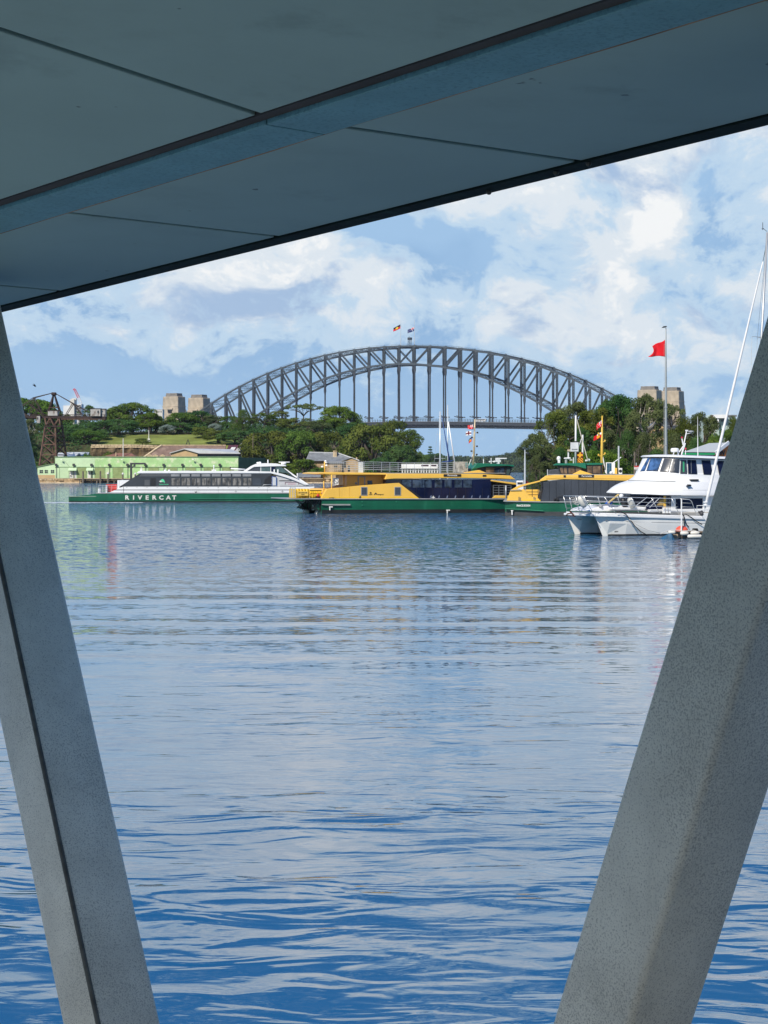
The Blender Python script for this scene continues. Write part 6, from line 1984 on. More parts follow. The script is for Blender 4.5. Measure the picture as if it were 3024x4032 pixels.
    for i in range(3): b.rect('cage_vent', 1833, 1839, 1822 + i * 7, 1826 + i * 7, 1.46, 1.498, mat('vent_teal', (0.20, 0.36, 0.34), 0.5), cg)
    # wheelhouse
    yw0, yw1 = 1.9, B - 1.9
    wh = b.slab('wheelhouse', [(1882, 1862), (1882, 1842), (1911, 1838), (2020, 1835), (2007.6, 1872), (1918, 1868)], yw0, yw1, BLACKP)
    b.slab('wheelhouse_roof', [(1858, 1847), (1879, 1823.7), (1952, 1826.7), (2024, 1831), (2026, 1838.5), (1997, 1835), (1912.6, 1837.5), (1884, 1843)], yw0 - 0.35, yw1 + 0.35, GREEN_R, wh, bevel=0.04)
    b.slab('window', [(1914, 1866), (1913, 1841), (1944, 1840), (1944, 1867)], yw0 - 0.03, yw0 - 0.002, GLASS_T, wh); b.slab('window', [(1951, 1866), (1951, 1842), (1966, 1841.5), (1966, 1866.5)], yw0 - 0.03, yw0 - 0.002, GLASS_P, wh)
    b.slab('window', [(1969, 1867), (1969, 1841.5), (1985, 1841), (1984, 1867.5)], yw0 - 0.03, yw0 - 0.002, GLASS_P, wh); b.slab('window', [(1993, 1869), (1997, 1840.5), (2012, 1839.5), (2004, 1870)], yw0 - 0.03, yw0 - 0.002, GLASS_W, wh)
    b.slab('fairing', [(1828, 1863), (1832, 1860), (1888.5, 1851), (1926, 1866.3)], yw0 - 0.9, yw0 - 0.1, YELLOW, wh, bevel=0.03)
    b.slab('roof_bracket', [(1858, 1848), (1879, 1824), (1884, 1840), (1868, 1858), (1858, 1862)], yw0 - 0.2, yw0 + 0.1, GREEN_R, wh)
    for u, v, y0, y1 in ((1956, 1970, 1803, 1812), (1955, 1973, 1812.5, 1820), (1960, 1968, 1820, 1827)): b.rect('radar_housing', u, v, y0, y1, 3.8, 4.4, WHITE_B, wh, bevel=0.03)
    MB().tube(st(1982, 1828, 4.1), st(1982, 1808, 4.1), 0.07).obj('radar_post', BLACKP, wh)
    b.rect('radar_scanner', 1970, 1996, 1803, 1808, 4.0, 4.2, WHITE_B, wh, bevel=0.03)
    mb = MB()
    for u, y0 in ((1934, 1803), (1904, 1799)): mb.tube(st(u, 1827, 3.5), st(u, y0, 3.5), 0.05)
    mb.bar(st(1926, 1817, 3.5), st(1946, 1817, 3.5), 0.06); mb.ball(st(1946, 1818, 3.5), 0.12); mb.ball(st(1928, 1818, 3.5), 0.1)
    mb.obj('roof_aerials', WHITE_B, wh)
    m = ferry_mast(b, t, 1870, 1651, 1843, 2.6, mat('mast_cream', (0.66, 0.54, 0.34), 0.5, 0, 0.05), lean=6)
    for a, c in (((1862, 1790), (1836, 1858)), ((1866, 1820), (1890, 1838))): MB().tube(st(*a, 2.6), st(*c, 2.2), 0.035, n=5).obj('mast_stay', WHITE_H, m)
    tip = f.O + f.a * st(1864, 1672, 2.6).x + f.n * 2.6
    return f


fr = build_ruby()


def flag_on(f, name, px, py, y, w, h, droop, paint, mats, lab, grp, seed, **kw):
    p = f.st(px, py, y); q = f.O + f.a * p.x + f.n * p.y; q.z = p.z
    return flag(name, lab, q, w, h, droop, paint, mats, grp, seed=seed, **kw)


def halyard(f, pts, y, lab):
    o = thing('halyard', lab, 'rope', f.O, f.yaw)
    MB().path([f.st(px, py, y) for px, py in pts], 0.012, 5).obj('line', ROPE_W, o)


FG = 'flags flying from the yellow ferries'
halyard(fr, [(1868, 1660), (1864, 1700), (1859, 1760), (1858, 1830)], 2.3, 'thin halyard with three small flags beside the cream mast')
flag_on(fr, 'flag', 1863, 1672, 2.3, 0.62, 0.46, 0.25, paint_ensign, [RED, RED, WHITE, NAVY], 'small red ensign, topmost of the three on the cream ferry mast', FG, 3, n=20, m=14)
flag_on(fr, 'flag', 1856, 1697, 2.3, 0.62, 0.46, 0.15, paint_cross, [WHITE, MAROON], 'small white flag with a dark cross, middle one on the cream ferry mast', FG, 6, n=16, m=12)
flag_on(fr, 'flag', 1857, 1720, 2.3, 0.34, 0.50, 0.65, paint_sun, [NAVY, RED, YEL], 'small drooping black and red flag, lowest on the cream ferry mast', FG, 9)


def build_frances():
    f = BF(1988, 219, -4.0); t = f.thing('river_ferry', 'yellow and green river ferry named FRANCES BODKIN, bow left, behind the motor cruiser', 'ferry')
    b = Boat(f, t); st = f.st; B = 8.6
    X = lambda px: st(px, 1975).x
    zd = st(2060, 1974).z
    Lr = X(2960)
    for yc in (1.15, B - 1.15):
        sta = [(0.0, yc, 0.9, 0.75, zd), (1.0, yc, 1.08, 0.95, zd - 0.03), (4.0, yc, 1.13, 1.0, zd - 0.08), (Lr, yc, 1.13, 1.0, zd - 0.08)]
        h = hull_loft(sta, 'hull', GREEN_H, t)
        band('boot_top', sta, -0.2, 0.42, mat('boot_top_grey', (0.045, 0.048, 0.05), 0.6, 0, 0.3, 0.8), h)
        if yc < 2: hn = h
    MB().box(0.6, Lr - 0.5, 2.25, B - 2.25, 0.6, zd - 0.12).obj('tunnel_roof', BOOT, t)
    b.slab('main_deck', [(1982, 1975.5), (1982, 1971), (2131, 1974.5), (2960, 1976), (2960, 1980), (2131, 1978.5)], -0.10, B + 0.10, ALU, bevel=0.02)
    b.slab('hull_strake', [(1989, 2001), (2140, 2010), (2140, 2013), (1989, 2004)], -0.10, 0.2, GREEN_F, hn)
    b.text('hull_name', 'FRANCES BODKIN', 2061, 1991, 10.5, -0.02, WHITE_H, hn, xs=0.62, bold=0.008)
    b.rect('overboard_fitting', 2012, 2021, 2009, 2012, -0.1, 0.05, WHITE_H, hn); MB().tube(st(2016, 2010, -0.08), st(2017, 2027, -0.08), 0.07).obj('discharge_pipe', WHITE_H, hn)
    # bow: wedge-shaped bulwark
    b.slab('bow_bulwark', [(1995, 1971.5), (2011, 1929), (2065, 1926.7), (2087, 1956), (2114.6, 1958), (2129, 1973.5)], 0.04, 0.5, YELLOW, bevel=0.03)
    b.slab('bow_bulwark', [(1995, 1971.5), (2011, 1929), (2065, 1926.7), (2087, 1956), (2114.6, 1958), (2129, 1973.5)], B - 0.5, B - 0.04, YELLOW, bevel=0.03)
    b.slab('bow_front', [(1996, 1971.5), (2012, 1929.5), (2020, 1929.5), (2006, 1971.5)], 0.51, B - 0.51, YELLOW)
    b.slab('bow_fender', [(2009, 1933), (2011, 1928), (2047, 1926), (2056, 1932)], -0.06, 0.039, mat('fender_tan', (0.42, 0.33, 0.18), 0.7), bevel=0.02)
    b.rect('kick_strip', 2054, 2128, 1967.5, 1973, 0.02, 0.039, YELLOW_S)
    b.slab('bow_arch', [(2011, 1929), (2043, 1911), (2127, 1891.5), (2127, 1897), (2062, 1914), (2040, 1923), (2034, 1928)], 0.02, 0.4, YELLOW, bevel=0.02)
    b.slab('bow_arch', [(2011, 1929), (2043, 1911), (2127, 1891.5), (2127, 1897), (2062, 1914), (2040, 1923), (2034, 1928)], B - 0.4, B - 0.02, YELLOW)
    mb = MB()
    for px, py in ((2066, 1913), (2095.5, 1905), (2119, 1899)): mb.bar(st(px, py, 0.2), st(px, 1966, 0.2), 0.07)
    for py in (1915, 1926, 1937, 1948): mb.bar(st(2062, py, 0.2), st(2120, py, 0.2), 0.06)
    mb.obj('bow_gate', BLACKP, t)
    b.rect('inner_bulkhead', 2070, 2122, 1927, 1965, 4.0, 4.2, YELLOW)
    for px in (2046, 2105):
        mb = MB(); mb.tube(st(px - 2.5, 1972, 0.1), st(px - 2.5, 1956, 0.1), 0.09); mb.tube(st(px + 3, 1972, 0.1), st(px + 3, 1959, 0.1), 0.09); mb.bar(st(px - 6, 1963, 0.1), st(px + 7, 1963, 0.1), 0.08)
        mb.obj('mooring_bitts', mat('bitts_bronze', (0.33, 0.24, 0.10), 0.5, 0.2), t)
    # curved glass saloon, pane by pane
    xs_ = [2131, 2163, 2190, 2222, 2249, 2279, 2308, 2337, 2366, 2395, 2424, 2453, 2482, 2520, 2560, 2600, 2640, 2680]
    b.slab('saloon_core', [(2128, 1976), (2124, 1960), (2134, 1925), (2130, 1898), (2220, 1889), (2960, 1897), (2960, 1976)], 0.14, B - 0.14, BLACKP)
    for u, v in zip(xs_[:-1], xs_[1:]):
        tu = lambda q: 1897 - 9 * sst(q, 2131, 2225) + (q - 2225) * 0.027 * (q > 2225)
        if u < 2135: L_ = [(2130, 1974), (2133, 1955), (2140, 1925), (2138, 1897.5), (v - 0.5, tu(v)), (v - 0.5, 1974.5)]
        else: L_ = [(u + 0.5, 1975), (u + 0.5, tu(u)), (v - 0.5, tu(v)), (v - 0.5, 1975)]
        b.slab('glass_pane', L_, 0.06, 0.139, GLASS_G, bevel=0.008)
    b.slab('glass_edge', [(2122, 1962), (2130, 1930), (2137, 1915), (2134, 1898), (2127, 1898), (2131, 1915), (2125, 1930), (2117, 1962)], 0.03, 0.16, BLACKP)
    b.slab('fascia', [(2127, 1890), (2150, 1873.5), (2185, 1870), (2510, 1871), (2960, 1874), (2960, 1899), (2500, 1894.5), (2222, 1887.5), (2150, 1892), (2127, 1896)], 0.0, B, YELLOW, bevel=0.04)
    b.slab('fascia_groove', [(2150, 1884.6), (2222, 1880.8), (2500, 1886.5), (2500, 1887.6), (2222, 1882), (2150, 1886)], -0.012, 0.002, mat('groove_brown', (0.30, 0.16, 0.03), 0.6))
    b.rect('roof_deck', 2160, 2960, 1867.5, 1870.3, 0.3, B - 0.3, ALU)
    s_ = b.rect('destination_sign', 2277, 2339, 1869.5, 1880, -0.05, -0.002, BLACKP, bevel=0.01)
    b.text('sign_words', 'Parramatta', 2310, 1874.8, 9, -0.056, MATS['sign_letters'], s_, bold=0.004)
    b.rect('side_light_box', 2219, 2228, 1871, 1879, -0.04, -0.002, BLACKP)
    # wheelhouse
    y0, y1 = 1.9, B - 1.9
    wh = b.slab('wheelhouse', [(2207, 1870), (2195, 1836), (2300, 1832), (2372, 1832), (2372, 1870)], y0, y1, BLACKP)
    b.slab('wheelhouse_roof', [(2179, 1833), (2182, 1828), (2190, 1825), (2306, 1823), (2309, 1846), (2300, 1845), (2270, 1836), (2235, 1833), (2200, 1833)], y0 - 0.35, y1 + 0.35, GREEN_R, wh, bevel=0.04)
    b.slab('wheelhouse_roof', [(2309.5, 1832), (2309.5, 1823.5), (2374, 1823), (2374, 1830)], y0 - 0.1, y1 + 0.1, GREEN_R, wh, bevel=0.03)
    for L_ in ([(2209, 1864), (2204, 1839), (2217, 1838), (2219, 1865)], [(2222, 1865), (2220, 1838), (2231, 1838), (2233, 1865)], [(2239, 1865), (2238, 1838), (2261, 1837), (2263, 1865)], [(2268, 1863), (2267, 1840), (2290, 1844), (2288, 1855)], [(2312, 1864), (2312, 1836), (2330, 1835), (2330, 1864)], [(2334, 1864), (2334, 1836), (2364, 1835), (2364, 1864)]):
        b.slab('window', L_, y0 - 0.03, y0 - 0.002, GLASS_T, wh)
    b.slab('fairing', [(2252, 1869), (2256, 1866), (2285, 1851.5), (2334, 1867.5), (2334, 1869)], y0 - 0.9, y0 - 0.1, YELLOW, wh, bevel=0.03)
    MB().ball(st(2200, 1806, 3.5), 0.22, 10, 8, 1.2).obj('dome_aerial', WHITE_B, wh, smooth=True); MB().box(st(2196, 1815, 3.5).x, st(2206, 1815, 3.5).x, 3.3, 3.7, st(2200, 1824, 3.5).z, st(2200, 1811, 3.5).z).obj('aerial_base', WHITE_B, wh, bevel=0.04)
    MB().tube(st(2229, 1825, 3.8), st(2229, 1808, 3.8), 0.13).obj('radar_post', ALU, wh)
    b.slab('radar_scanner', [(2220, 1808), (2221, 1802), (2247, 1801), (2249, 1807)], 3.6, 4.0, WHITE_B, wh, bevel=0.05)
    MB().tube(st(2238, 1808, 4.6), st(2238, 1772, 4.6), 0.08).obj('light_post', WHITE_B, wh)
    b.rect('search_light', 2234, 2246, 1770, 1778, 4.4, 4.8, mat('lamp_cream', (0.5, 0.42, 0.3), 0.5), wh, bevel=0.02)
    mb = MB(); mb.tube(st(2258, 1824, 3.5), st(2258, 1801, 3.5), 0.05); mb.bar(st(2243, 1811, 3.5), st(2254, 1811, 3.5), 0.08); mb.ball(st(2318, 1812, 3.5), 0.16); mb.ball(st(2308, 1814, 3.5), 0.12); mb.obj('roof_aerials', WHITE_B, wh)
    # white signal mast with a square board, boom and second post
    sm = MB().path([st(2266.5, 1824, 3.0), st(2267, 1636, 3.0)], [0.11, 0.08], 8).obj('signal_mast', WHITE_B, t, smooth=True)
    b.rect('mast_board', 2246, 2278, 1742, 1778, 2.86, 2.9, mat('board_grey_white', (0.60, 0.62, 0.63), 0.5), sm, bevel=0.01); b.rect('board_bracket', 2251, 2273, 1767, 1769.5, 2.8, 2.858, ALU, sm)
    b.rect('mast_clamp', 2258, 2276, 1737, 1741, 2.85, 3.12, BLACKP, sm)
    MB().tube(st(2294, 1790, 3.2), st(2294.5, 1712, 3.2), 0.09).obj('second_post', WHITE_B, t)
    MB().tube(st(2271, 1651, 3.1), st(2314, 1812, 3.1), 0.05).obj('mast_boom', mat('boom_cream', (0.58, 0.53, 0.42), 0.5), sm)
    MB().tube(st(2292, 1722, 3.1), st(2277, 1762, 3.1), 0.035).obj('mast_strut', WHITE_B, sm)
    ym = mat('mast_yellow', (0.74, 0.47, 0.07), 0.45, 0, 0.05)
    m = MB().path([st(2369, 1867, 2.6), st(2370, 1760, 2.6), st(2371, 1637, 2.6)], [0.17, 0.13, 0.06], 10).obj('mast', ym, t, smooth=True)
    for py, s in ((1796, -1), (1790, 1), (1740, 1), (1712, -1), (1860, -1)):
        p = st(2369.5, py, 2.6); MB().bar(p - V((0.1 * s, 0, 0)), p + V((0.34 * s, -0.05, 0.03)), 0.07).obj('mast_arm', ym, m); MB().lathe(p + V((0.32 * s, -0.05, 0.03)), [(0, 0), (0.09, 0.02), (0.09, 0.16), (0, 0.2)], 8).obj('signal_lamp', ym, m)
    MB().tube(st(2372, 1790, 2.6), st(2385, 1862, 2.4), 0.05).obj('mast_stay', WHITE_B, m)
    MB().path([st(2351, 1868, 2.0), st(2352, 1842, 2.0), st(2349, 1836, 2.0), st(2345, 1838, 2.0), st(2345, 1845, 2.0)], 0.10, 8).obj('swan_neck_vent', YELLOW, t, smooth=True)
    # plant on the roof
    c = b.rect('solar_cabinet', 2386, 2422, 1821, 1866, 2.0, 3.2, WHITE_H, bevel=0.02)
    for i in range(2):
        for j in range(4): b.rect('solar_cell', 2389.5 + i * 9.5, 2398 + i * 9.5, 1823.5 + j * 10.3, 1833 + j * 10.3, 1.96, 1.998, mat('solar_blue', (0.03, 0.10, 0.16), 0.15), c)
    c = b.rect('air_conditioner', 2436, 2450, 1843, 1867, 1.8, 2.6, WHITE_H, bevel=0.02); MB().lathe(st(2443, 1855, 1.79), [(0.0, 0.02), (0.15, 0.02), (0.17, -0.02)], 14, (0, -1, 0)).obj('fan_grille', BLACKP, c)
    b.rect('roof_box', 2420.5, 2430, 1843, 1867, 1.9, 2.4, YELLOW, bevel=0.02)
    MB().ball(st(2406, 1862, 1.6), 0.17, 10, 6).obj('roof_vent', WHITE_B, t)
    MB().tube(st(2436, 1867, 2.9), st(2436, 1756, 2.9), 0.085).obj('roof_post', POLEW, t)
    MB().tube(st(2415, 1822, 2.9), st(2446, 1800, 2.9), 0.05).obj('roof_davit', POLEW, t)
    mb = MB()
    mb.path([st(2180, 1969, -0.05), st(2200, 1955, -0.05), st(2225, 1952, -0.05)], 0.03, 5); mb.ball(st(2184, 1967, -0.1), 0.12); mb.ball(st(2196, 1968, -0.1), 0.14)
    mb.obj('mooring_line', ROPE_B, t)
    return f


ff = build_frances()
flag_on(ff, 'flag', 2369, 1655, 2.5, 0.55, 0.62, 0.75, paint_ensign, [RED, RED, WHITE, NAVY], 'red ensign hanging near the top of the yellow ferry mast', FG, 12, n=20, m=14)
flag_on(ff, 'flag', 2368, 1702, 2.5, 0.75, 0.5, 0.85, lambda u, v: 2 if in_disc(u, v, .45, .55, .34, 1.5) else (3 if v < 0.35 and u < .5 else (1 if v > .45 or u > .6 else 0)), [WHITE, RED, ORANGE, WHITE], 'crumpled red, white and yellow flag lower on the yellow ferry mast', FG, 15)
flag_on(ff, 'flag', 2295, 1781, 3.0, 0.63, 0.56, 0.0, lambda u, v: 1 if abs(u - .5) < .14 or abs(v - .5) < .16 else 0, [MAROON, ORANGE], 'maroon signal flag with an orange cross beside the white signal mast', FG, 2, wave=0.05)
flag_on(ff, 'flag', 2296, 1803, 3.0, 0.66, 0.50, 0.10, lambda u, v: int((u * 1.2 + v) * 4) % 2, [MAROON, ORANGE], 'signal flag with slanting maroon and orange stripes under the cross one', FG, 7, wave=0.05)


def build_powercat():
    f = BF(2413, 152, 22.0); t = f.thing('power_catamaran', 'big white twin hulled motor cruiser with a tall flybridge, nearest boat on the right', 'motor cruiser')
    b = Boat(f, t); st = f.st; SP = 5.2
    X = lambda px, y=0.0: st(px, 2040, y).x
    L = 12.5
    zb = st(2369, 2031).z; zr = st(2770, 2038).z
    xb = st(2369, 2031).x                                      # bow overhang (negative)
    for yc in (0.95, SP + 0.0):
        sta = [(xb, yc, 0.10, 0.03, zb), (xb * 0.5, yc, 0.42, 0.06, zb - 0.02), (0.0, yc, 0.62, 0.10, zb - 0.04), (1.2, yc, 0.86, 0.55, zb - 0.08), (3.5, yc, 0.95, 0.84, zb - 0.2), (7, yc, 0.95, 0.88, zb - 0.35), (L, yc, 0.92, 0.86, zb - 0.5)]
        rings = []
        for x, y, wd, ww, zd in sta:
            k = max(0.0, min(1.0, (x - xb) / -xb)) if x < 0 else 1.0
            z0 = zd * (1 - k) * 0.92 - 0.7 * k
            zl = zd * (1 - k) * 0.95 + 0.12 * k
            rings.append([(x, y - wd, zd), (x, y - (wd * .8 + ww * .2), zd * 0.6 + zl * 0.4), (x, y - ww, zl), (x, y - ww * 0.3, z0), (x, y + ww * 0.3, z0), (x, y + ww, zl), (x, y + (wd * .8 + ww * .2), zd * 0.6 + zl * 0.4), (x, y + wd, zd)])
        h = MB().loft(rings).obj('hull', WHITE_H, t, bevel=0.015, seg=1)
        bs = [(0.06, yc, 0.62, 0.13, 1.8), (1.2, yc, 0.86, 0.55, 1.8), (3.5, yc, 0.95, 0.84, 1.8), (7, yc, 0.95, 0.88, 1.8), (L, yc, 0.92, 0.86, 1.8)]
        band('boot_top', bs, -0.1, 0.11, BOOT, h)
        mb = MB()
        cr = []
        for x, wd, z in ((-0.3, 0.46, 1.05), (1.2, 0.80, 0.98), (3.5, 0.92, 0.90), (7, 0.93, 0.82), (L, 0.9, 0.78)): cr.append([(x, yc - wd - 0.02, z), (x, yc - wd - 0.02, z + 0.035), (x, yc - wd + 0.2, z + 0.035), (x, yc - wd + 0.2, z)])
        mb.loft(cr); mb.obj('chine_line', mat('chine_grey', (0.28, 0.28, 0.27), 0.5), h)
        if yc < 2: hn = h
    # gunwale and deck
    def deck(z0, z1, grow, nm, m):
        out = [(xb - 0.12 - grow, 0.55), (xb + 0.5, 0.25 - grow), (0.6, 0.02 - grow), (3.5, -0.04 - grow), (7, -0.04 - grow), (L, 0.0 - grow)]
        o2 = [(L, SP + 0.95 + grow), (7, SP + 0.99 + grow), (3.5, SP + 0.99 + grow), (0.6, SP + 0.9 + grow), (xb + 0.5, SP + 0.6 + grow), (xb - 0.12 - grow, SP + 0.3)]
        P_ = out + o2
        sh = lambda x: -0.035 * max(0, x - xb)
        MB().loft([[(x, y, z0 + sh(x)) for x, y in P_], [(x, y, z1 + sh(x)) for x, y in P_]]).obj(nm, m, t, bevel=0.04, seg=2)
    deck(zb - 0.06, zb + 0.10, 0.05, 'gunwale', WHITE_B)
    deck(zb + 0.102, zb + 0.20, -0.12, 'deck', WHITE_B)
    MB().box(2.0, L - 0.3, 1.7, SP - 0.7, 0.75, zb - 0.35).obj('bridge_deck', WHITE_H, t)
    # cabin top forward of the windscreen
    b.slab('foredeck_trunk', [(2318, 2014), (2330, 2003), (2370, 1994), (2420, 1989), (2470, 1991), (2540, 1996), (2600, 2012)], 1.6, SP - 0.6, WHITE_B, bevel=0.08)
    b.slab('hatch', [(2352, 1990), (2388, 1986), (2420, 1986), (2420, 1990)], 2.2, 3.2, mat('hatch_smoke', (0.12, 0.12, 0.13), 0.2), bevel=0.02)
    b.slab('deck_box', [(2412, 2006), (2416, 1998), (2540, 1998), (2540, 2008)], 0.75, 1.5, WHITE_B, bevel=0.03)
    # saloon
    yS = 0.85
    b.slab('saloon_glass', [(2560, 2008), (2590, 1955), (2640, 1952), (2900, 1955), (2900, 2012)], yS, SP + 0.1, GLASS_N)
    b.slab('saloon_front', [(2510, 1999), (2545, 1950), (2640, 1950), (2640, 1999)], 2.0, SP - 0.9, GLASS_N)
    b.rect('saloon_pillar', 2643, 2661, 1952, 2012, yS - 0.06, yS + 0.3, WHITE_B, bevel=0.02); b.rect('saloon_pillar', 2768, 2900, 1954, 2014, yS - 0.06, yS + 0.3, WHITE_B, bevel=0.02)
    b.slab('saloon_sill', [(2560, 2016), (2560, 2006), (2900, 2001), (2900, 2016)], yS - 0.08, yS + 0.3, WHITE_B, bevel=0.02)
    b.rect('saloon_header', 2661.2, 2767.8, 1952, 1962, yS - 0.06, yS + 0.2, WHITE_B)
    for u, v, m in ((2613, 2622, YELLOW), (2625, 2627, ALU), (2634, 2636, ALU)): b.rect('saloon_post', u, v, 1954, 2008, yS - 0.04, yS - 0.002, m)
    b.slab('curtain', [(2584, 1990), (2600, 1966), (2614, 1966), (2614, 1990)], yS - 0.03, yS - 0.002, mat('curtain_ochre', (0.38, 0.26, 0.09), 0.8))
    for a, c in (((2500, 1995), (2548, 1958)), ((2540, 1995), (2575, 1962)), ((2558, 1998), (2600, 1958))): MB().tube(st(*a, yS - 0.15), st(*c, yS - 0.15), 0.028).obj('windscreen_bar', STAINLESS, t)
    for u in (2613, 2624, 2635): b.rect('cleat_post', u, u + 7, 1998, 2021, 0.3, 0.5, WHITE_B, bevel=0.01)
    # sweeping brow and flybridge
    yF = 0.30
    yM = 3.1
    class Curve:
        """Rounded plan outline of the upper works: bow centre seen at photo column pxc, half width hw, bow curvature c."""
        def __init__(s_, pxc, pyc, hw, c):
            s_.hw, s_.c = hw, c
            s_.x0 = st(pxc, pyc, yM).x
        def side(s_, px):
            """Offset y of the near side where the outline crosses photo column px."""
            lo, hi = 0.0, s_.hw
            for _ in range(30):
                m_ = (lo + hi) / 2
                if s_.x0 + s_.c * m_ * m_ < st(px, 1900, yM - m_).x: lo = m_
                else: hi = m_
            return yM - lo
        def ring(s_, zf, n=14, xend=13.5):
            pts = [V((xend, yM - s_.hw, zf(xend)))]
            for i in range(-n, n + 1):
                dy = s_.hw * i / n; x = s_.x0 + s_.c * dy * dy
                pts.append(V((x, yM + dy, zf(x))))
            pts.append(V((xend, yM + s_.hw, zf(xend))))
            return pts
    def zcurve(tab, y):
        """Height as a function of x from photo points on the plane at offset y."""
        T = [st(px, py, y) for px, py in tab]
        def f_(x):
            if x <= T[0].x: return T[0].z
            for p_, q_ in zip(T[:-1], T[1:]):
                if x <= q_.x: return p_.z + (q_.z - p_.z) * (x - p_.x) / (q_.x - p_.x)
            return T[-1].z
        return f_
    cl = Curve(2397, 1940, 2.85, 0.36); cm = Curve(2478, 1893, 2.62, 0.33); cs = Curve(2517, 1856, 2.30, 0.30); cw = Curve(2543, 1800, 2.12, 0.30)
    zl = zcurve([(2440, 1940), (2560, 1947), (2640, 1951.5), (2760, 1953), (2940, 1954)], 0.4)
    zm = zcurve([(2500, 1892.5), (2560, 1894), (2640, 1897), (2760, 1899), (2940, 1902)], 0.5)
    zs = zcurve([(2530, 1856), (2600, 1855.5), (2640, 1861), (2700, 1865.5), (2940, 1869)], 0.8)
    rl_ = cl.ring(zl); rm_ = cm.ring(zm); rs_ = cs.ring(zs)
    rr_ = [rl_, [p_ + V((0.01, (yM - p_.y) * 0.004, 0.05)) for p_ in rl_]]
    for q in (0.12, 0.3, 0.5, 0.7, 0.88, 0.97):
        rr_.append([a_.lerp(c_, q) + V((-0.10, 0, 0.10)) * math.sin(q * math.pi) + Z * 0.05 * (1 - q) for a_, c_ in zip(rl_, rm_)])
    rr_ += [rm_, [p_ + V((0.03, (yM - p_.y) * 0.012, 0.015)) for p_ in rm_]]
    for q in (0.12, 0.3, 0.5, 0.7, 0.9):
        rr_.append([a_.lerp(c_, q) + V((0.13, (yM - a_.y) * 0.03, -0.05)) * math.sin(q * math.pi) for a_, c_ in zip(rm_, rs_)])
    rr_.append(rs_)
    o = MB().loft(rr_).obj('brow', WHITE_B, t)
    o.data.polygons.foreach_set('use_smooth', [len(p_.vertices) == 4 for p_ in o.data.polygons])
    MB().path([p_ + V((-0.015, -0.015, 0.02)) for p_ in cm.ring(zm) if p_.y < yM + 0.3 and p_.x < st(2747, 1898, 0.48).x][0:] or [], 0.03, 6).obj('rub_rail', ALU, t)
    MB().path([st(2688, 1930.5, 0.33), st(2790, 1930, 0.33)], 0.022, 6).obj('grab_rail', STAINLESS, t)
    b.rect('side_vent', 2720, 2752, 1887, 1893.5, 0.44, 0.75, BLACKP, bevel=0.02)
    b.slab('horn', [(2706, 1915), (2713, 1907), (2721, 1908), (2723, 1914), (2716, 1912)], 0.18, 0.4, BLACKP)
    yT = yM - 2.12
    zw = zcurve([(2540, 1801), (2640, 1803), (2800, 1810), (2940, 1816)], 0.9)
    MB().loft([[p_ - V((0, 0, 0.1)) for p_ in cs.ring(zs)], cw.ring(zw)]).obj('wheelhouse', WHITE_B, t)
    q8 = lambda L_: [(2250 + x / 3.016, 1740 + y / 3.016) for x, y in L_]
    wins = [q8(w) for w in ([(820, 345), (905, 190), (935, 185), (870, 340)], [(893, 338), (945, 195), (1075, 195), (1020, 340)], [(1053, 343), (1105, 200), (1190, 203), (1145, 350)], [(1172, 350), (1213, 207), (1280, 210), (1268, 362)],
                            [(1297, 370), (1305, 218), (1358, 220), (1368, 372)], [(1392, 375), (1385, 218), (1475, 222), (1490, 378)], [(1575, 383), (1550, 222), (1645, 225), (1672, 387)], [(1760, 392), (1730, 230), (1840, 233), (1860, 394)])]
    gl = [mat('blue_reflecting_glass', (0.045, 0.10, 0.22), 0.06, 0, 0.8, 1.6, 0.5), MATS['upper_pane_glass'], GLASS_G, GLASS_G, GLASS_G, GLASS_N, GLASS_N, GLASS_N]
    def onwall(px, py, lift):
        """Point on the raked, curved wheelhouse wall seen at (px, py), lifted outward by 'lift'."""
        k_ = min(1.0, max(0.0, (1858 - py) / 57.0))
        y_ = cs.side(px) * (1 - k_) + cw.side(px) * k_
        return st(px, py, y_ - lift)
    def patch(name, L_, lift, m, parent, n=6, bevel=0.0):
        """Quad (photo pixels, order bottom-left, top-left, top-right, bottom-right) laid onto the wall as a curved panel 2 cm thick."""
        v_ = []; f_ = []
        for lf in (lift, lift - 0.03):
            for j in range(n + 1):
                for i in range(n + 1):
                    u, w_ = i / n, j / n
                    px = (L_[0][0] * (1 - u) + L_[3][0] * u) * (1 - w_) + (L_[1][0] * (1 - u) + L_[2][0] * u) * w_
                    py = (L_[0][1] * (1 - u) + L_[3][1] * u) * (1 - w_) + (L_[1][1] * (1 - u) + L_[2][1] * u) * w_
                    v_.append(onwall(px, py, lf))
        N_ = (n + 1) * (n + 1)
        for o_ in (0, N_):
            for j in range(n):
                for i in range(n):
                    a_ = o_ + j * (n + 1) + i; f_.append((a_, a_ + 1, a_ + n + 2, a_ + n + 1))
        rim = [i for i in range(n + 1)] + [(j + 1) * (n + 1) - 1 for j in range(1, n + 1)] + [n * (n + 1) + i for i in range(n - 1, -1, -1)] + [j * (n + 1) for j in range(n - 1, 0, -1)]
        for p_, q_ in zip(rim, rim[1:] + rim[:1]): f_.append((p_, q_, q_ + N_, p_ + N_))
        return MB().add(v_, f_).obj(name, m, parent)
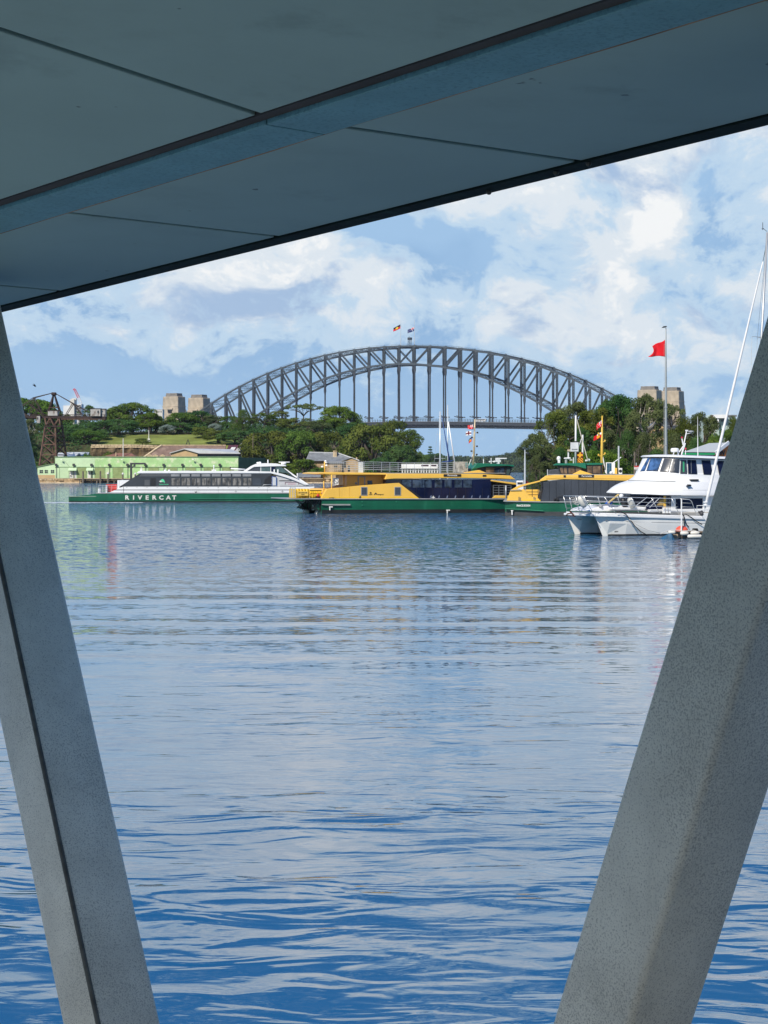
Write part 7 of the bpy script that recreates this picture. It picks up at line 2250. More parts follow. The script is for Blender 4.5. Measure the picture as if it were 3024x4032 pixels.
    for i, w in enumerate(wins):
        cx = sum(p[0] for p in w) / 4; cy = sum(p[1] for p in w) / 4
        big = [(p[0] + 1.6 * (1 if p[0] > cx else -1), p[1] + 1.8 * (1 if p[1] > cy else -1)) for p in w]
        wn = patch('window', w, 0.045, gl[0] if i < 2 else gl[i], t)
        patch('window_seal', big, 0.03, BLACKP, wn)
        if i == 5: patch('mullion', [(cx - 4.5, w[0][1]), (cx - 5.5, w[1][1]), (cx - 4, w[1][1]), (cx - 3, w[0][1])], 0.06, ALU, wn)
        if i == 4: patch('green_blind', [(cx - 3, 1858), (cx - 3, 1816), (cx + 3, 1816), (cx + 3, 1858)], 0.055, mat('blind_green', (0.05, 0.40, 0.18), 0.5), wn)
    ch = Curve(2537, 1797, 2.5, 0.27)
    zh = zcurve([(2534, 1798.5), (2640, 1799.5), (2800, 1808), (2950, 1815)], 0.7)
    MB().loft([ch.ring(zh), [p_ + V((-0.03, 0, 0.06)) for p_ in ch.ring(zh)], [p_ + V((0.15, (yM - p_.y) * 0.06, 0.13)) for p_ in ch.ring(zh)], [p_ + V((0.9, (yM - p_.y) * 0.4, 0.18)) for p_ in ch.ring(zh)]]).obj('hardtop', WHITE_B, t, bevel=0.015, seg=1)
    # gear on the hardtop
    c0 = st(2657, 1780, 2.4)
    g = MB().lathe(c0, [(0.0, 0), (0.26, 0.0), (0.30, 0.08), (0.30, 0.20), (0.24, 0.28), (0, 0.30)], 16).obj('radar_dome', WHITE_B, t, smooth=False, bevel=0.01)
    mb = MB()
    for dx, dy in ((-0.2, -0.15), (0.2, -0.15), (0, 0.2)): mb.bar(c0 + V((dx * 0.6, dy, 0.02)), c0 + V((dx * 1.3, dy, -0.28)), 0.04)
    mb.obj('radar_stand', WHITE_B, g)
    mb = MB()
    for a, c in (((2683, 1792), (2704, 1697)), ((2667, 1790), (2698.5, 1746)), ((2684, 1790), (2699, 1745)), ((2690, 1752), (2685, 1727))): mb.tube(st(*a, 2.6), st(*c, 2.6), 0.045)
    ms = mb.obj('aerial_mast', WHITE_B, t)
    MB().lathe(st(2720, 1698.5, 2.6), [(0, -0.03), (0.22, -0.01), (0.23, 0.02), (0, 0.05)], 14).obj('satellite_disc', WHITE_B, ms); MB().bar(st(2704, 1708, 2.6), st(2722, 1704, 2.6), 0.05).obj('disc_arm', WHITE_B, ms); MB().box(st(2701, 1698, 2.6).x, st(2707, 1698, 2.6).x, 2.5, 2.7, st(2704, 1698, 2.6).z, st(2704, 1692.5, 2.6).z).obj('mast_cap', WHITE_B, ms)
    for px, py in ((2685, 1723), (2699.5, 1767)): MB().ball(st(px, py, 2.6), 0.07, 10, 6).obj('red_light', mat('lamp_red', (0.6, 0.02, 0.06), 0.3), ms)
    MB().tube(st(2699.5, 1772, 2.6), st(2699, 1790, 2.6), 0.03).obj('light_stem', WHITE_B, ms)
    MB().path([st(2748, 1803, 1.6), st(2747.5, 1740, 1.6), st(2747, 1640, 1.6)], [0.035, 0.028, 0.012], 6).obj('whip_aerial', WHITE_B, t)
    b.rect('hardtop_hatch', 2760, 2775, 1797, 1802, 2.0, 2.8, WHITE_B, bevel=0.02)
    # pulpit and side rails: 9th crop coordinates
    q9 = lambda x, y: (2180 + x / 2.592, 1920 + y / 2.592)
    rl = MB()
    yR = 0.12
    def R9(L_, r, y=yR): rl.path([st(*q9(x, y_), y) for x, y_ in L_], r, 6)
    top = [(305, 88), (460, 98), (790, 100), (1000, 106), (1205, 112), (1290, 112)]
    R9(top, 0.023); R9([(330, 130), (520, 140), (800, 147), (1030, 152), (1260, 158)], 0.014); R9([(350, 172), (560, 178), (830, 184), (1050, 190), (1270, 196)], 0.018)
    for a, c in (((305, 88), (395, 245)), ((520, 98), (625, 250)), ((790, 100), (870, 255)), ((1000, 108), (1080, 258)), ((1205, 112), (1280, 265))): R9([a, c], 0.021)
    R9([(1290, 115), (1385, 122), (1408, 140), (1450, 255)], 0.026); R9([(1300, 155), (1415, 160)], 0.014); R9([(1300, 196), (1430, 200)], 0.018)
    # across the bows to the far hull
    yQ = SP + 0.55
    def st2(x, y_, k): 
        return st(*q9(x, y_), yR + (yQ - yR) * k)
    for dy, r in ((0, 0.023), (42, 0.014), (82, 0.014), (125, 0.014)):
        rl.path([st2(305 + dy * 0.5, 88 + dy, 0), st2(200 + dy * 0.25, 85 + dy, 0.55), st2(100 + dy * 0.22, 84 + dy, 1.0)], r, 6)
    for x, y_, x2, y2, k in ((100, 84, 135, 235, 1.0), (160, 84, 190, 236, 0.75), (225, 86, 262, 240, 0.4)): rl.path([st2(x, y_, k), st2(x2, y2, k)], 0.024, 6)
    rl.path([st2(100, 84, 1.0), st2(100, 84, 1.0) + V((3.0, 0.1, -0.05)), st2(100, 84, 1.0) + V((6.5, 0.1, -0.2))], 0.026, 6)
    for i in range(4): rl.path([st2(100, 84, 1.0) + V((1.2 + i * 1.6, 0.1, -0.02)), st2(100, 84, 1.0) + V((1.5 + i * 1.6, 0.1, -0.9))], 0.02, 6)
    rl.obj('guard_rail', STAINLESS, t, smooth=True)
    # fenders and gear lashed to the rails
    def cap(name, p, q, r, m, parent=t):
        p, q = V(p), V(q); d = (q - p).normalized(); ln = (q - p).length
        return MB().lathe(p, [(0, 0), (r * 0.6, 0.02), (r, r * 0.8), (r, ln - r * 0.8), (r * 0.6, ln - 0.02), (0, ln)], 12, d).obj(name, m, parent, smooth=True)
    fw = mat('fender_white', (0.66, 0.64, 0.57), 0.5, 0, 0.08)
    cap('fender', st(*q9(262, 88), yR + 1.0), st(*q9(320, 200), yR + 1.0), 0.24, fw); cap('fender', st(*q9(770, 105), yR + 0.35), st(*q9(815, 210), yR + 0.35), 0.22, mat('fender_grey', (0.48, 0.48, 0.44), 0.5)); cap('fender', st(*q9(700, 105), yR + 0.9), st(*q9(738, 200), yR + 0.9), 0.24, BLACKP)
    MB().ball(st(*q9(690, 85), yR + 0.9), 0.16, 10, 6).obj('buoy', WHITE_B, t)
    MB().bar(st(*q9(555, 158), yR + 1.2), st(*q9(662, 68), yR + 1.2), 0.22, 0.05).obj('boarding_plank', mat('plank_yellow', (0.62, 0.45, 0.15), 0.6), t)
    b.slab('blue_cover', [q9(560, 165), q9(590, 140), q9(610, 142), q9(590, 172)], 1.3, 1.9, BLUE_P)
    mb = MB()
    for k in range(4): mb.path([st(*q9(195 + 22 * math.cos(a) + k * 14, 112 + k * 17 + 14 * math.sin(a)), yR + 2.2) for a in [i * math.pi / 6 for i in range(13)]], 0.016, 5)
    mb.obj('coiled_rope', ROPE_W, t)
    an = MB()
    pa = [st(*q9(x, y_), SP * 0.75) for x, y_ in ((225, 292), (180, 280), (165, 240))]
    an.bar(pa[2], pa[0].lerp(pa[1], 0.3), 0.09); an.bar(st(*q9(130, 283), SP * 0.75), st(*q9(222, 292), SP * 0.75), 0.12, 0.05)
    an.path([st(*q9(130, 283), SP * 0.75), st(*q9(140, 268), SP * 0.7), st(*q9(175, 262), SP * 0.7)], 0.045, 6)
    an.obj('anchor', mat('rusty_anchor', (0.10, 0.03, 0.02), 0.8, 0, 0.3, 4), t)
    mb = MB(); mb.lathe(st(*q9(480, 198), 1.6), [(0, 0), (0.14, 0), (0.14, 0.12), (0.08, 0.2), (0, 0.2)], 10); mb.obj('windlass', ALU, t)
    b.text('registration', 'MP9', 2427, 2094, 8, -0.0, BLACKP, hn, bold=0.002)
    # mooring lines
    r1 = MB()
    r1.path([st(*q9(x, y_), -0.16) for x, y_ in ((640, 246), (690, 246), (740, 275), (780, 325), (830, 395), (890, 450), (960, 487), (1010, 492))], 0.035, 6)
    r1.obj('mooring_rope', ROPE_B, t, smooth=True)
    MB().path([st(*q9(x, y_), -0.2) for x, y_ in ((770, 320), (860, 385), (960, 435), (1090, 465))], 0.018, 5).obj('mooring_rope', ROPE_W, t, smooth=True)
    for L_ in ([(1310, 266), (1332, 300), (1345, 360), (1380, 405)], [(1330, 268), (1328, 330), (1335, 400)], [(1345, 270), (1400, 300), (1460, 345), (1515, 378)]): MB().path([st(*q9(x, y_), -0.12) for x, y_ in L_], 0.03, 6).obj('mooring_rope', ROPE_B, t, smooth=True)
    return f, q9


fy, q9 = build_powercat()


def build_raft():
    d = 147.0
    P = lambda px, py, y=0.0: V(((px - CX) / F * (d + y), y, EYE + (HY - py) / F * (d + y)))
    t = thing('mooring_raft', 'small low work raft of weathered planks beside the white motor cruiser', 'raft', (0, d, 0))
    wood = mat('raft_wood', (0.17, 0.13, 0.095), 0.9, 0, 0.3, 2.0)
    x0, x1 = P(2636, 2090).x, P(2775, 2090).x
    for i in range(6): MB().box(x0, x1, -0.5 + i * 0.28, -0.25 + i * 0.28, 0.40, 0.47).obj('plank', wood, t, bevel=0.01, seg=1)
    MB().box(x0 + 0.1, x1, -0.45, -0.2, 0.05, 0.395).obj('bearer', BOOT, t); MB().box(x0 + 0.1, x1, 0.7, 0.95, 0.05, 0.395).obj('bearer', BOOT, t)
    MB().box(x0 + 0.2, x0 + 0.5, -0.5, 1.0, -0.3, 0.3).obj('float', mat('float_tan', (0.4, 0.3, 0.2), 0.8), t); MB().box(x0 + 0.75, x0 + 1.05, -0.52, 1.0, -0.3, 0.32).obj('float', wood, t)
    fw = MATS['fender_white']
    for (u, v, py, r, lab) in ((2630, 2660, 2096, 0.125, 'white cylindrical fender hung at the left end of the raft'), (2678, 2712, 2100, 0.145, 'white fender at the middle of the raft beside the tan float'), (2718, 2754, 2099, 0.135, 'white fender near the right end of the raft'), (2706, 2764, 2112, 0.13, 'long white fender lying in the water at the right of the raft')):
        a, c = P(u, py, -0.85 if py < 2110 else -1.35), P(v, py, -0.85 if py < 2110 else -1.35)
        ln = (c - a).length
        o = MB().lathe((0, 0, 0), [(0, 0), (r * 0.6, 0.02), (r, r * 0.7), (r, ln - r * 0.7), (r * 0.6, ln - 0.02), (0, ln)], 12, (1, 0, 0)).obj('fender', fw, None, smooth=True, loc=a + V((0, d, 0)))
        tag(o, lab, 'fender', 'white fenders round the raft')
    # orange buoy and pole
    p = P(2686, 2086); p.y += d + 0.2; p.z = 0.47
    mb = MB(); r = 0.44
    mb.lathe((0, 0, 0), [(0.0, 0.0), (r * 0.9, 0.0)] + [(r * math.cos(rad(a)), 0.02 + 0.36 * math.sin(rad(a))) for a in range(0, 91, 15)], 18)
    o = mb.obj('buoy', mat('buoy_orange', (0.78, 0.10, 0.05), 0.45, 0, 0.1, 3.0), None, smooth=True, loc=p); tag(o, 'faded orange half round buoy sitting on the raft', 'buoy')
    o = thing('white_pole', 'upright white pole standing on the raft in front of the orange buoy', 'pole', (P(2681, 2088).x, d - 0.3, 0.47))
    MB().lathe((0, 0, 0), [(0.055, 0), (0.045, 2.15), (0.0, 2.17)], 8).obj('shaft', WHITE_B, o)
    mb = MB(); rnd = random.Random(2)
    P0 = P(2592, 2106); vs = []
    mb.loft([[V((P(px, 2110).x, -0.9 + y, z)) for y, z in ((-0.35, -0.05), (-0.1, h), (0.4, h * 0.8), (0.7, -0.05))] for px, h in ((2592, 0.02), (2606, 0.16), (2622, 0.34), (2636, 0.40), (2646, 0.05))])
    o = mb.obj('tarpaulin', mat('tarp_blue', (0.02, 0.09, 0.17), 0.5, 0, 0.3, 3.0), None, loc=(0, d, 0)); tag(o, 'dark blue tarpaulin trailing in the water at the left of the raft', 'tarpaulin')
    o = MB().path([P(2600, 2103, -0.8), P(2625, 2092, -0.7), P(2650, 2086, -0.6), P(2690, 2090, -0.7), P(2730, 2088, -0.7), P(2755, 2096, -0.9)], 0.025, 6).obj('rope', ROPE_W, None, loc=(0, d, 0)); tag(o, 'pale rope draped along the edge of the raft', 'rope')
    o = thing('coil_of_rope', 'dark heap of rope and fittings on the right end of the raft', 'rope', (P(2737, 2086).x, d, 0.47))
    mb = MB()
    for k in range(4): mb.path([V((0.22 * math.cos(a) * (1 - 0.1 * k), 0.2 * math.sin(a), 0.03 + 0.05 * k)) for a in [i * math.pi / 6 for i in range(13)]], 0.03, 5)
    mb.obj('coil', ROPE_B, o)


build_raft()


def yacht_hull(t, L, B, z, m, bowrake=0.8):
    rings = []
    for k, w, zz in ((0.0, 0.03, 1.12), (0.1, 0.38, 1.06), (0.3, 0.82, 1.0), (0.55, 1.0, 0.97), (0.8, 0.9, 0.98), (1.0, 0.62, 1.02)):
        x = k * L; zd = z * zz; wd = B / 2 * w; rk = bowrake * (1 - k) ** 4
        rings.append([(x - rk, -wd, zd), (x - rk * 0.5, -wd * 0.92, zd * 0.5), (x, -wd * 0.7, 0.0), (x + 0.2, -0.04, -0.5), (x + 0.2, 0.04, -0.5), (x, wd * 0.7, 0.0), (x - rk * 0.5, wd * 0.92, zd * 0.5), (x - rk, wd, zd)])
    return MB().loft(rings).obj('hull', m, t)


def build_sloop():
    """White sloop whose bow and rig show beside the right brace."""
    f = BF(2762, 141, 6.0); t = f.thing('sailing_yacht', 'white sailing yacht behind the right brace with a long rolled headsail', 'yacht')
    st = f.st
    yc = 1.6
    h = yacht_hull(t, 11.0, 3.2, st(2762, 2030, yc).z, WHITE_B, 1.5)
    h.location = (1.75, yc, 0)
    MB().box(3.0, 7.5, yc - 0.9, yc + 0.9, 1.0, 1.75).obj('coachroof', WHITE_B, t, bevel=0.12)
    for i in range(3):
        for y in (yc - 0.91, yc + 0.91): MB().box(3.5 + i * 1.3, 4.3 + i * 1.3, y - 0.02, y + 0.02, 1.3, 1.55).obj('window', GLASS_N, t)
    mast_g = mat('mast_grey_alloy', (0.46, 0.47, 0.47), 0.35, 0.4, 0.05)
    a, c = st(2962, 2000, yc), st(3021, 915, yc)
    ms = MB().path([a, a.lerp(c, 0.5), c], [0.085, 0.085, 0.075], 10).obj('mast', mast_g, t, smooth=True)
    fs0, fs1 = st(2776, 2000, yc), st(3004, 1030, yc)
    MB().path([fs0 + Z * 0.0, fs0.lerp(fs1, 0.06), fs0.lerp(fs1, 0.5), fs0.lerp(fs1, 0.97), fs1], [0.06, 0.105, 0.085, 0.05, 0.03], 10).obj('rolled_headsail', mat('sailcloth_white', (0.76, 0.75, 0.73), 0.7, 0, 0.06, 2.0), t, smooth=True)
    MB().path([fs1, st(3013, 985, yc), st(3018, 930, yc)], 0.018, 5).obj('forestay', ROPE_B, t)
    MB().path([st(2768, 2040, yc), fs0], 0.03, 6).obj('stay_foot', STAINLESS, t)
    MB().lathe(st(2778, 1992, yc), [(0, 0), (0.16, 0.0), (0.16, 0.10), (0.07, 0.12), (0.07, 0.2), (0.16, 0.22), (0.16, 0.28), (0, 0.3)], 12).obj('furling_drum', WHITE_B, t)
    mb = MB()
    for q in (0.36, 0.62):
        p = a.lerp(c, q); mb.bar(p - V((0, 1.0, 0)), p + V((0, 1.0, 0)), 0.06, 0.03); mb.bar(p, p + V((-0.75, -0.4, 0)), 0.05, 0.03)
    mb.obj('spreader', mast_g, ms)
    for y in (-1.0, 1.0):
        MB().path([c, a.lerp(c, 0.62) + V((0, y, 0)), a.lerp(c, 0.36) + V((0, y, 0)), a + V((0.2, 1.45 * y, -0.6))], 0.012, 5).obj('shroud', STAINLESS, ms)
    MB().path([a.lerp(c, 0.62) + V((-0.75, -0.4, 0)), a.lerp(c, 0.3) + V((-0.62, -0.5, 0)), a + V((-0.5, -0.7, -0.4))], 0.010, 5).obj('halyard', ROPE_W, ms)
    p = c + V((0, 0, 0.05))
    mb = MB(); mb.bar(p, p + V((-0.3, 0, 0.22)), 0.025); mb.bar(p + V((-0.3, 0, 0.1)), p + V((-0.3, 0, 0.6)), 0.03); mb.bar(p + V((-0.38, 0, 0.17)), p + V((-0.22, 0, 0.2)), 0.03)
    mb.obj('wind_instrument', BLACKP, ms)
    MB().bar(a + Z * 0.9, a + V((4.2, 0, 0.9)), 0.12, 0.16).obj('boom', mast_g, t)
    mb = MB()
    for dz in (0.35, 0.65): mb.path([st(2762, 2030, yc) + V((1.6, -0.85, dz)), st(2762, 2030, yc) + V((-0.3, 0, dz)), st(2762, 2030, yc) + V((1.6, 0.85, dz))], 0.02, 6)
    for y in (-0.8, 0.8): mb.bar(st(2762, 2030, yc) + V((1.5, y, 0)), st(2762, 2030, yc) + V((1.5, y, 0.65)), 0.03)
    mb.bar(st(2762, 2030, yc) + V((-0.3, 0, 0)), st(2762, 2030, yc) + V((-0.3, 0, 0.65)), 0.03)
    mb.obj('pulpit', STAINLESS, t)
    mb = MB(); mb.bar(st(2750, 2014, yc), st(2768, 2026, yc), 0.14, 0.1); mb.bar(st(2752, 2020, yc), st(2766, 2012, yc), 0.12); mb.ball(st(2764, 2022, yc), 0.16)
    mb.obj('bow_roller', mat('anchor_grey', (0.05, 0.05, 0.055), 0.6), t)


build_sloop()


def build_moored_yachts():
    mg = mat('mast_silver', (0.60, 0.64, 0.65), 0.35, 0.3, 0.05)
    blue = mat('sail_cover_blue', (0.02, 0.06, 0.22), 0.7, 0, 0.1)
    for px, top, d, yaw, lab, third in ((1733, 1620, 292, 8, 'white yacht with the thicker pale mast behind the yellow ferry railings', 0), (1763, 1594, 318, 8, 'yacht behind the yellow ferry with the tallest thin mast and blue rolled sail', 1)):
        f = BF(px, d, yaw); t = f.thing('sailing_yacht', lab, 'yacht', 'yachts moored behind the yellow ferry'); st = f.st
        h = yacht_hull(t, 10.0, 3.0, 1.1, WHITE_B); h.location = (-4.0, 0, 0)
        MB().box(-1.5, 2.5, -0.8, 0.8, 1.0, 1.6).obj('coachroof', WHITE_B, t, bevel=0.1)
        a, c = V((0, 0, 1.0)), st(px, top, 0)
        ms = MB().path([a, c], [0.13 if not third else 0.085, 0.10 if not third else 0.07], 8).obj('mast', mg, t, smooth=True)
        mb = MB()
        for py, w in ((1805, 0.75), (1710, 0.55)) if not third else ((1728, 0.4),):
            p = st(px, py, 0); mb.bar(p + V((-w, 0.1, 0)), p + V((w * 0.9, -0.1, 0)), 0.05, 0.04)
        mb.obj('spreader', mg, ms)
        for sx in (-1, 1): MB().path([c, st(px, 1805, 0) + V((0.75 * sx, 0, 0)), V((1.35 * sx, 0, 1.0))], 0.011, 5).obj('shroud', STAINLESS, ms)
        MB().bar(V((0, 0, 2.0)), V((3.4, 0, 2.1)), 0.1, 0.12).obj('boom', mg, t)
        if third:
            MB().path([st(1740, 1641, -0.3), st(1762, 1770, -0.3), st(1771, 1816, -0.3)], [0.04, 0.09, 0.11], 8).obj('rolled_sail', blue, t, smooth=True)
            MB().path([st(1740, 1818, -0.3), st(1772, 1816, -0.3), st(1786, 1813, -0.3)], [0.05, 0.1, 0.05], 8).obj('sail_cover', blue, t, smooth=True)
            MB().path([st(1765, 1660, -0.2), st(1797, 1862, -0.2)], 0.09, 8).obj('spinnaker_pole', WHITE_B, t, smooth=True)
    # runabout between the two yellow ferries
    f = BF(2030, 300, 0); t = f.thing('small_cruiser', 'small white cruiser with a red dodger glimpsed between the two yellow ferries', 'boat'); st = f.st
    h = yacht_hull(t, 3.6, 1.8, 0.9, WHITE_B, 0.3); h.location = (-0.6, 0.9, 0)
    zc = st(2050, 1912, 0.5).z
    MB().box(st(2034, 1900, .4).x, st(2062, 1900, .4).x, 0.4, 1.4, 0.85, st(2050, 1893, .4).z).obj('cabin', WHITE_B, t, bevel=0.1)
    MB().box(st(2037, 1900, .4).x, st(2058, 1900, .4).x, 0.36, 0.398, st(2050, 1907, .4).z, st(2050, 1899, .4).z).obj('window', GLASS_G, t)
    MB().prism([st(2064, 1905, .4), st(2069, 1890, .4), st(2081, 1899, .4), st(2080, 1906, .4)], (0, 1.0, 0)).obj('dodger', REDP, t, bevel=0.03)
    MB().bar(st(2034, 1893, .6), st(2068, 1892, .6), 0.06).obj('grab_rail', STAINLESS, t)


build_moored_yachts()


# ------------------------------------------------------------------ right-hand shore
def RG(x, y):
    px = CX + x * F / max(y, 1)
    k = sst(y, 292, 300) * sst(px, 2068, 2120)
    return -1.5 + k * (3.0 + 5.0 * sst(y, 320, 420) + 5.0 * sst(y, 420, 520) * sst(x, 30, 60))


setting(sheet('right_shore_ground', SOIL, 12, 190, 290, 640, 70, 80, RG))
t = thing('stone_seawall', 'low dark sea wall at the foot of the trees on the right shore', 'seawall', (0, 296, 0))
MB().box(21, 190, 0, 1.0, -1.5, 1.6).obj('wall', SAND_DK, t)
MB().box(20.9, 190, -0.1, 1.1, 1.604, 1.8).obj('coping', SAND_ST, t)


def GROUND(x, y): return RG(x, y)


RT = 'trees on the right shore'
for (px, tp, wp, dd, kd, lf, lab, pale) in [
    (2112, 1705, 120, 318, 'gum', 'gum', 'thin drooping gum at the water edge, left end of the right shore', 0),
    (2140, 1752, 130, 326, 'gum', 'gum', 'bushy grey green gum behind the twin street lamp', 0),
    (2108, 1792, 84, 306, 'casuarina', 'gum', 'low bushy tree just right of the street lamp', 0),
    (2195, 1622, 170, 345, 'gum', 'olive', 'spreading olive gum crossing the right end of the bridge deck', 0),
    (2262, 1578, 150, 362, 'gum', 'gum', 'tall open gum whose top touches the descending arch', 0),
    (2205, 1760, 110, 322, 'casuarina', 'dark', 'dark tree behind the white board of the ferry mast', 0),
    (2345, 1596, 165, 350, 'gum', 'olive', 'olive feathery tree behind the yellow ferry mast', 0),
    (2290, 1690, 110, 334, 'gum', 'dark', 'dark gum between the two ferry masts', 0),
    (2360, 1762, 190, 312, 'fig', 'bright', 'bright green rounded tree low behind the yellow ferry mast', 0),
    (2442, 1552, 175, 360, 'gum', 'dark', 'tall dark she oak left of the pylons', 0),
    (2408, 1566, 135, 380, 'gum', 'gum', 'grey green treetop hiding the right foot of the arch', 0),
    (2400, 1700, 120, 336, 'gum', 'gum', 'shaded gum above the bright rounded tree', 0),
    (2492, 1606, 90, 372, 'gum', 'dark', 'narrow dark tree beside the tall she oak', 0),
    (2548, 1550, 170, 352, 'gum', 'gum', 'tall open gum standing in front of the pylons', 1),
    (2470, 1690, 120, 330, 'casuarina', 'dark', 'dark tree left of the flagpole foot', 0),
    (2535, 1700, 140, 328, 'casuarina', 'gum', 'dense grey green tree just left of the flagpole', 0),
    (2420, 1770, 110, 314, 'casuarina', 'dark', 'dark low tree behind the ferry roof plant', 0),
    (2590, 1760, 130, 318, 'casuarina', 'dark', 'dark low tree at the foot of the flagpole', 0),
    (2645, 1590, 90, 400, 'umbrella', 'gum', 'thin branches right of the flagpole against the pylon', 0),
    (2690, 1640, 180, 340, 'casuarina', 'olive', 'broad olive tree right of the flagpole', 0),
    (2650, 1700, 130, 326, 'casuarina', 'gum', 'dark olive tree behind the radar of the motor cruiser', 0),
    (2762, 1622, 120, 366, 'gum', 'gum', 'greyish gum in front of the pale green house', 0),
    (2740, 1720, 130, 330, 'casuarina', 'dark', 'dark tree behind the satellite disc of the motor cruiser', 0),
    (2805, 1722, 120, 318, 'shrub', 'bright', 'bright hedge below the white portico', 0),
    (2885, 1636, 110, 330, 'casuarina', 'olive', 'tree at the far right partly behind the rolled headsail', 0),
    (2850, 1690, 110, 326, 'gum', 'fig', 'green tree just above the wharf shed roof', 0),
    (2960, 1640, 130, 340, 'fig', 'fig', 'tree hidden behind the right brace', 0),
]:
    tree(px, tp - 2, wp * 1.28, dd, kd, lf, lab, {'fig': 'broad_tree', 'gum': 'gum_tree', 'casuarina': 'she_oak_tree', 'umbrella': 'thin_tree', 'shrub': 'hedge'}[kd], RT, n={'fig': 12000, 'gum': 14000, 'casuarina': 15000, 'umbrella': 1200, 'shrub': 5000}[kd], leaf={'fig': 0.028, 'gum': 0.028, 'casuarina': 0.030, 'umbrella': 0.04, 'shrub': 0.04}[kd], pale=bool(pale))


def right_undergrowth():
    rnd = random.Random(31); lv = Leaves()
    for i in range(900):
        px = rnd.uniform(2085, 3000) if i < 420 else rnd.uniform(2900, 6500); d = rnd.uniform(302, 400)
        x = (px - CX) / F * d
        if x < 22.5: continue
        r = rnd.uniform(0.8, 2.0) * (1.0 if i < 420 else 1.8)
        lv.clump(V((x, d, RG(x, d) + r * 0.6)), r, 0.85, 60, 0.2, rnd)
    me = lv.mesh('shore_scrub'); me.materials.append(LEAF['dark'])
    setting(link('shore_scrub', me), 'stuff')


right_undergrowth()


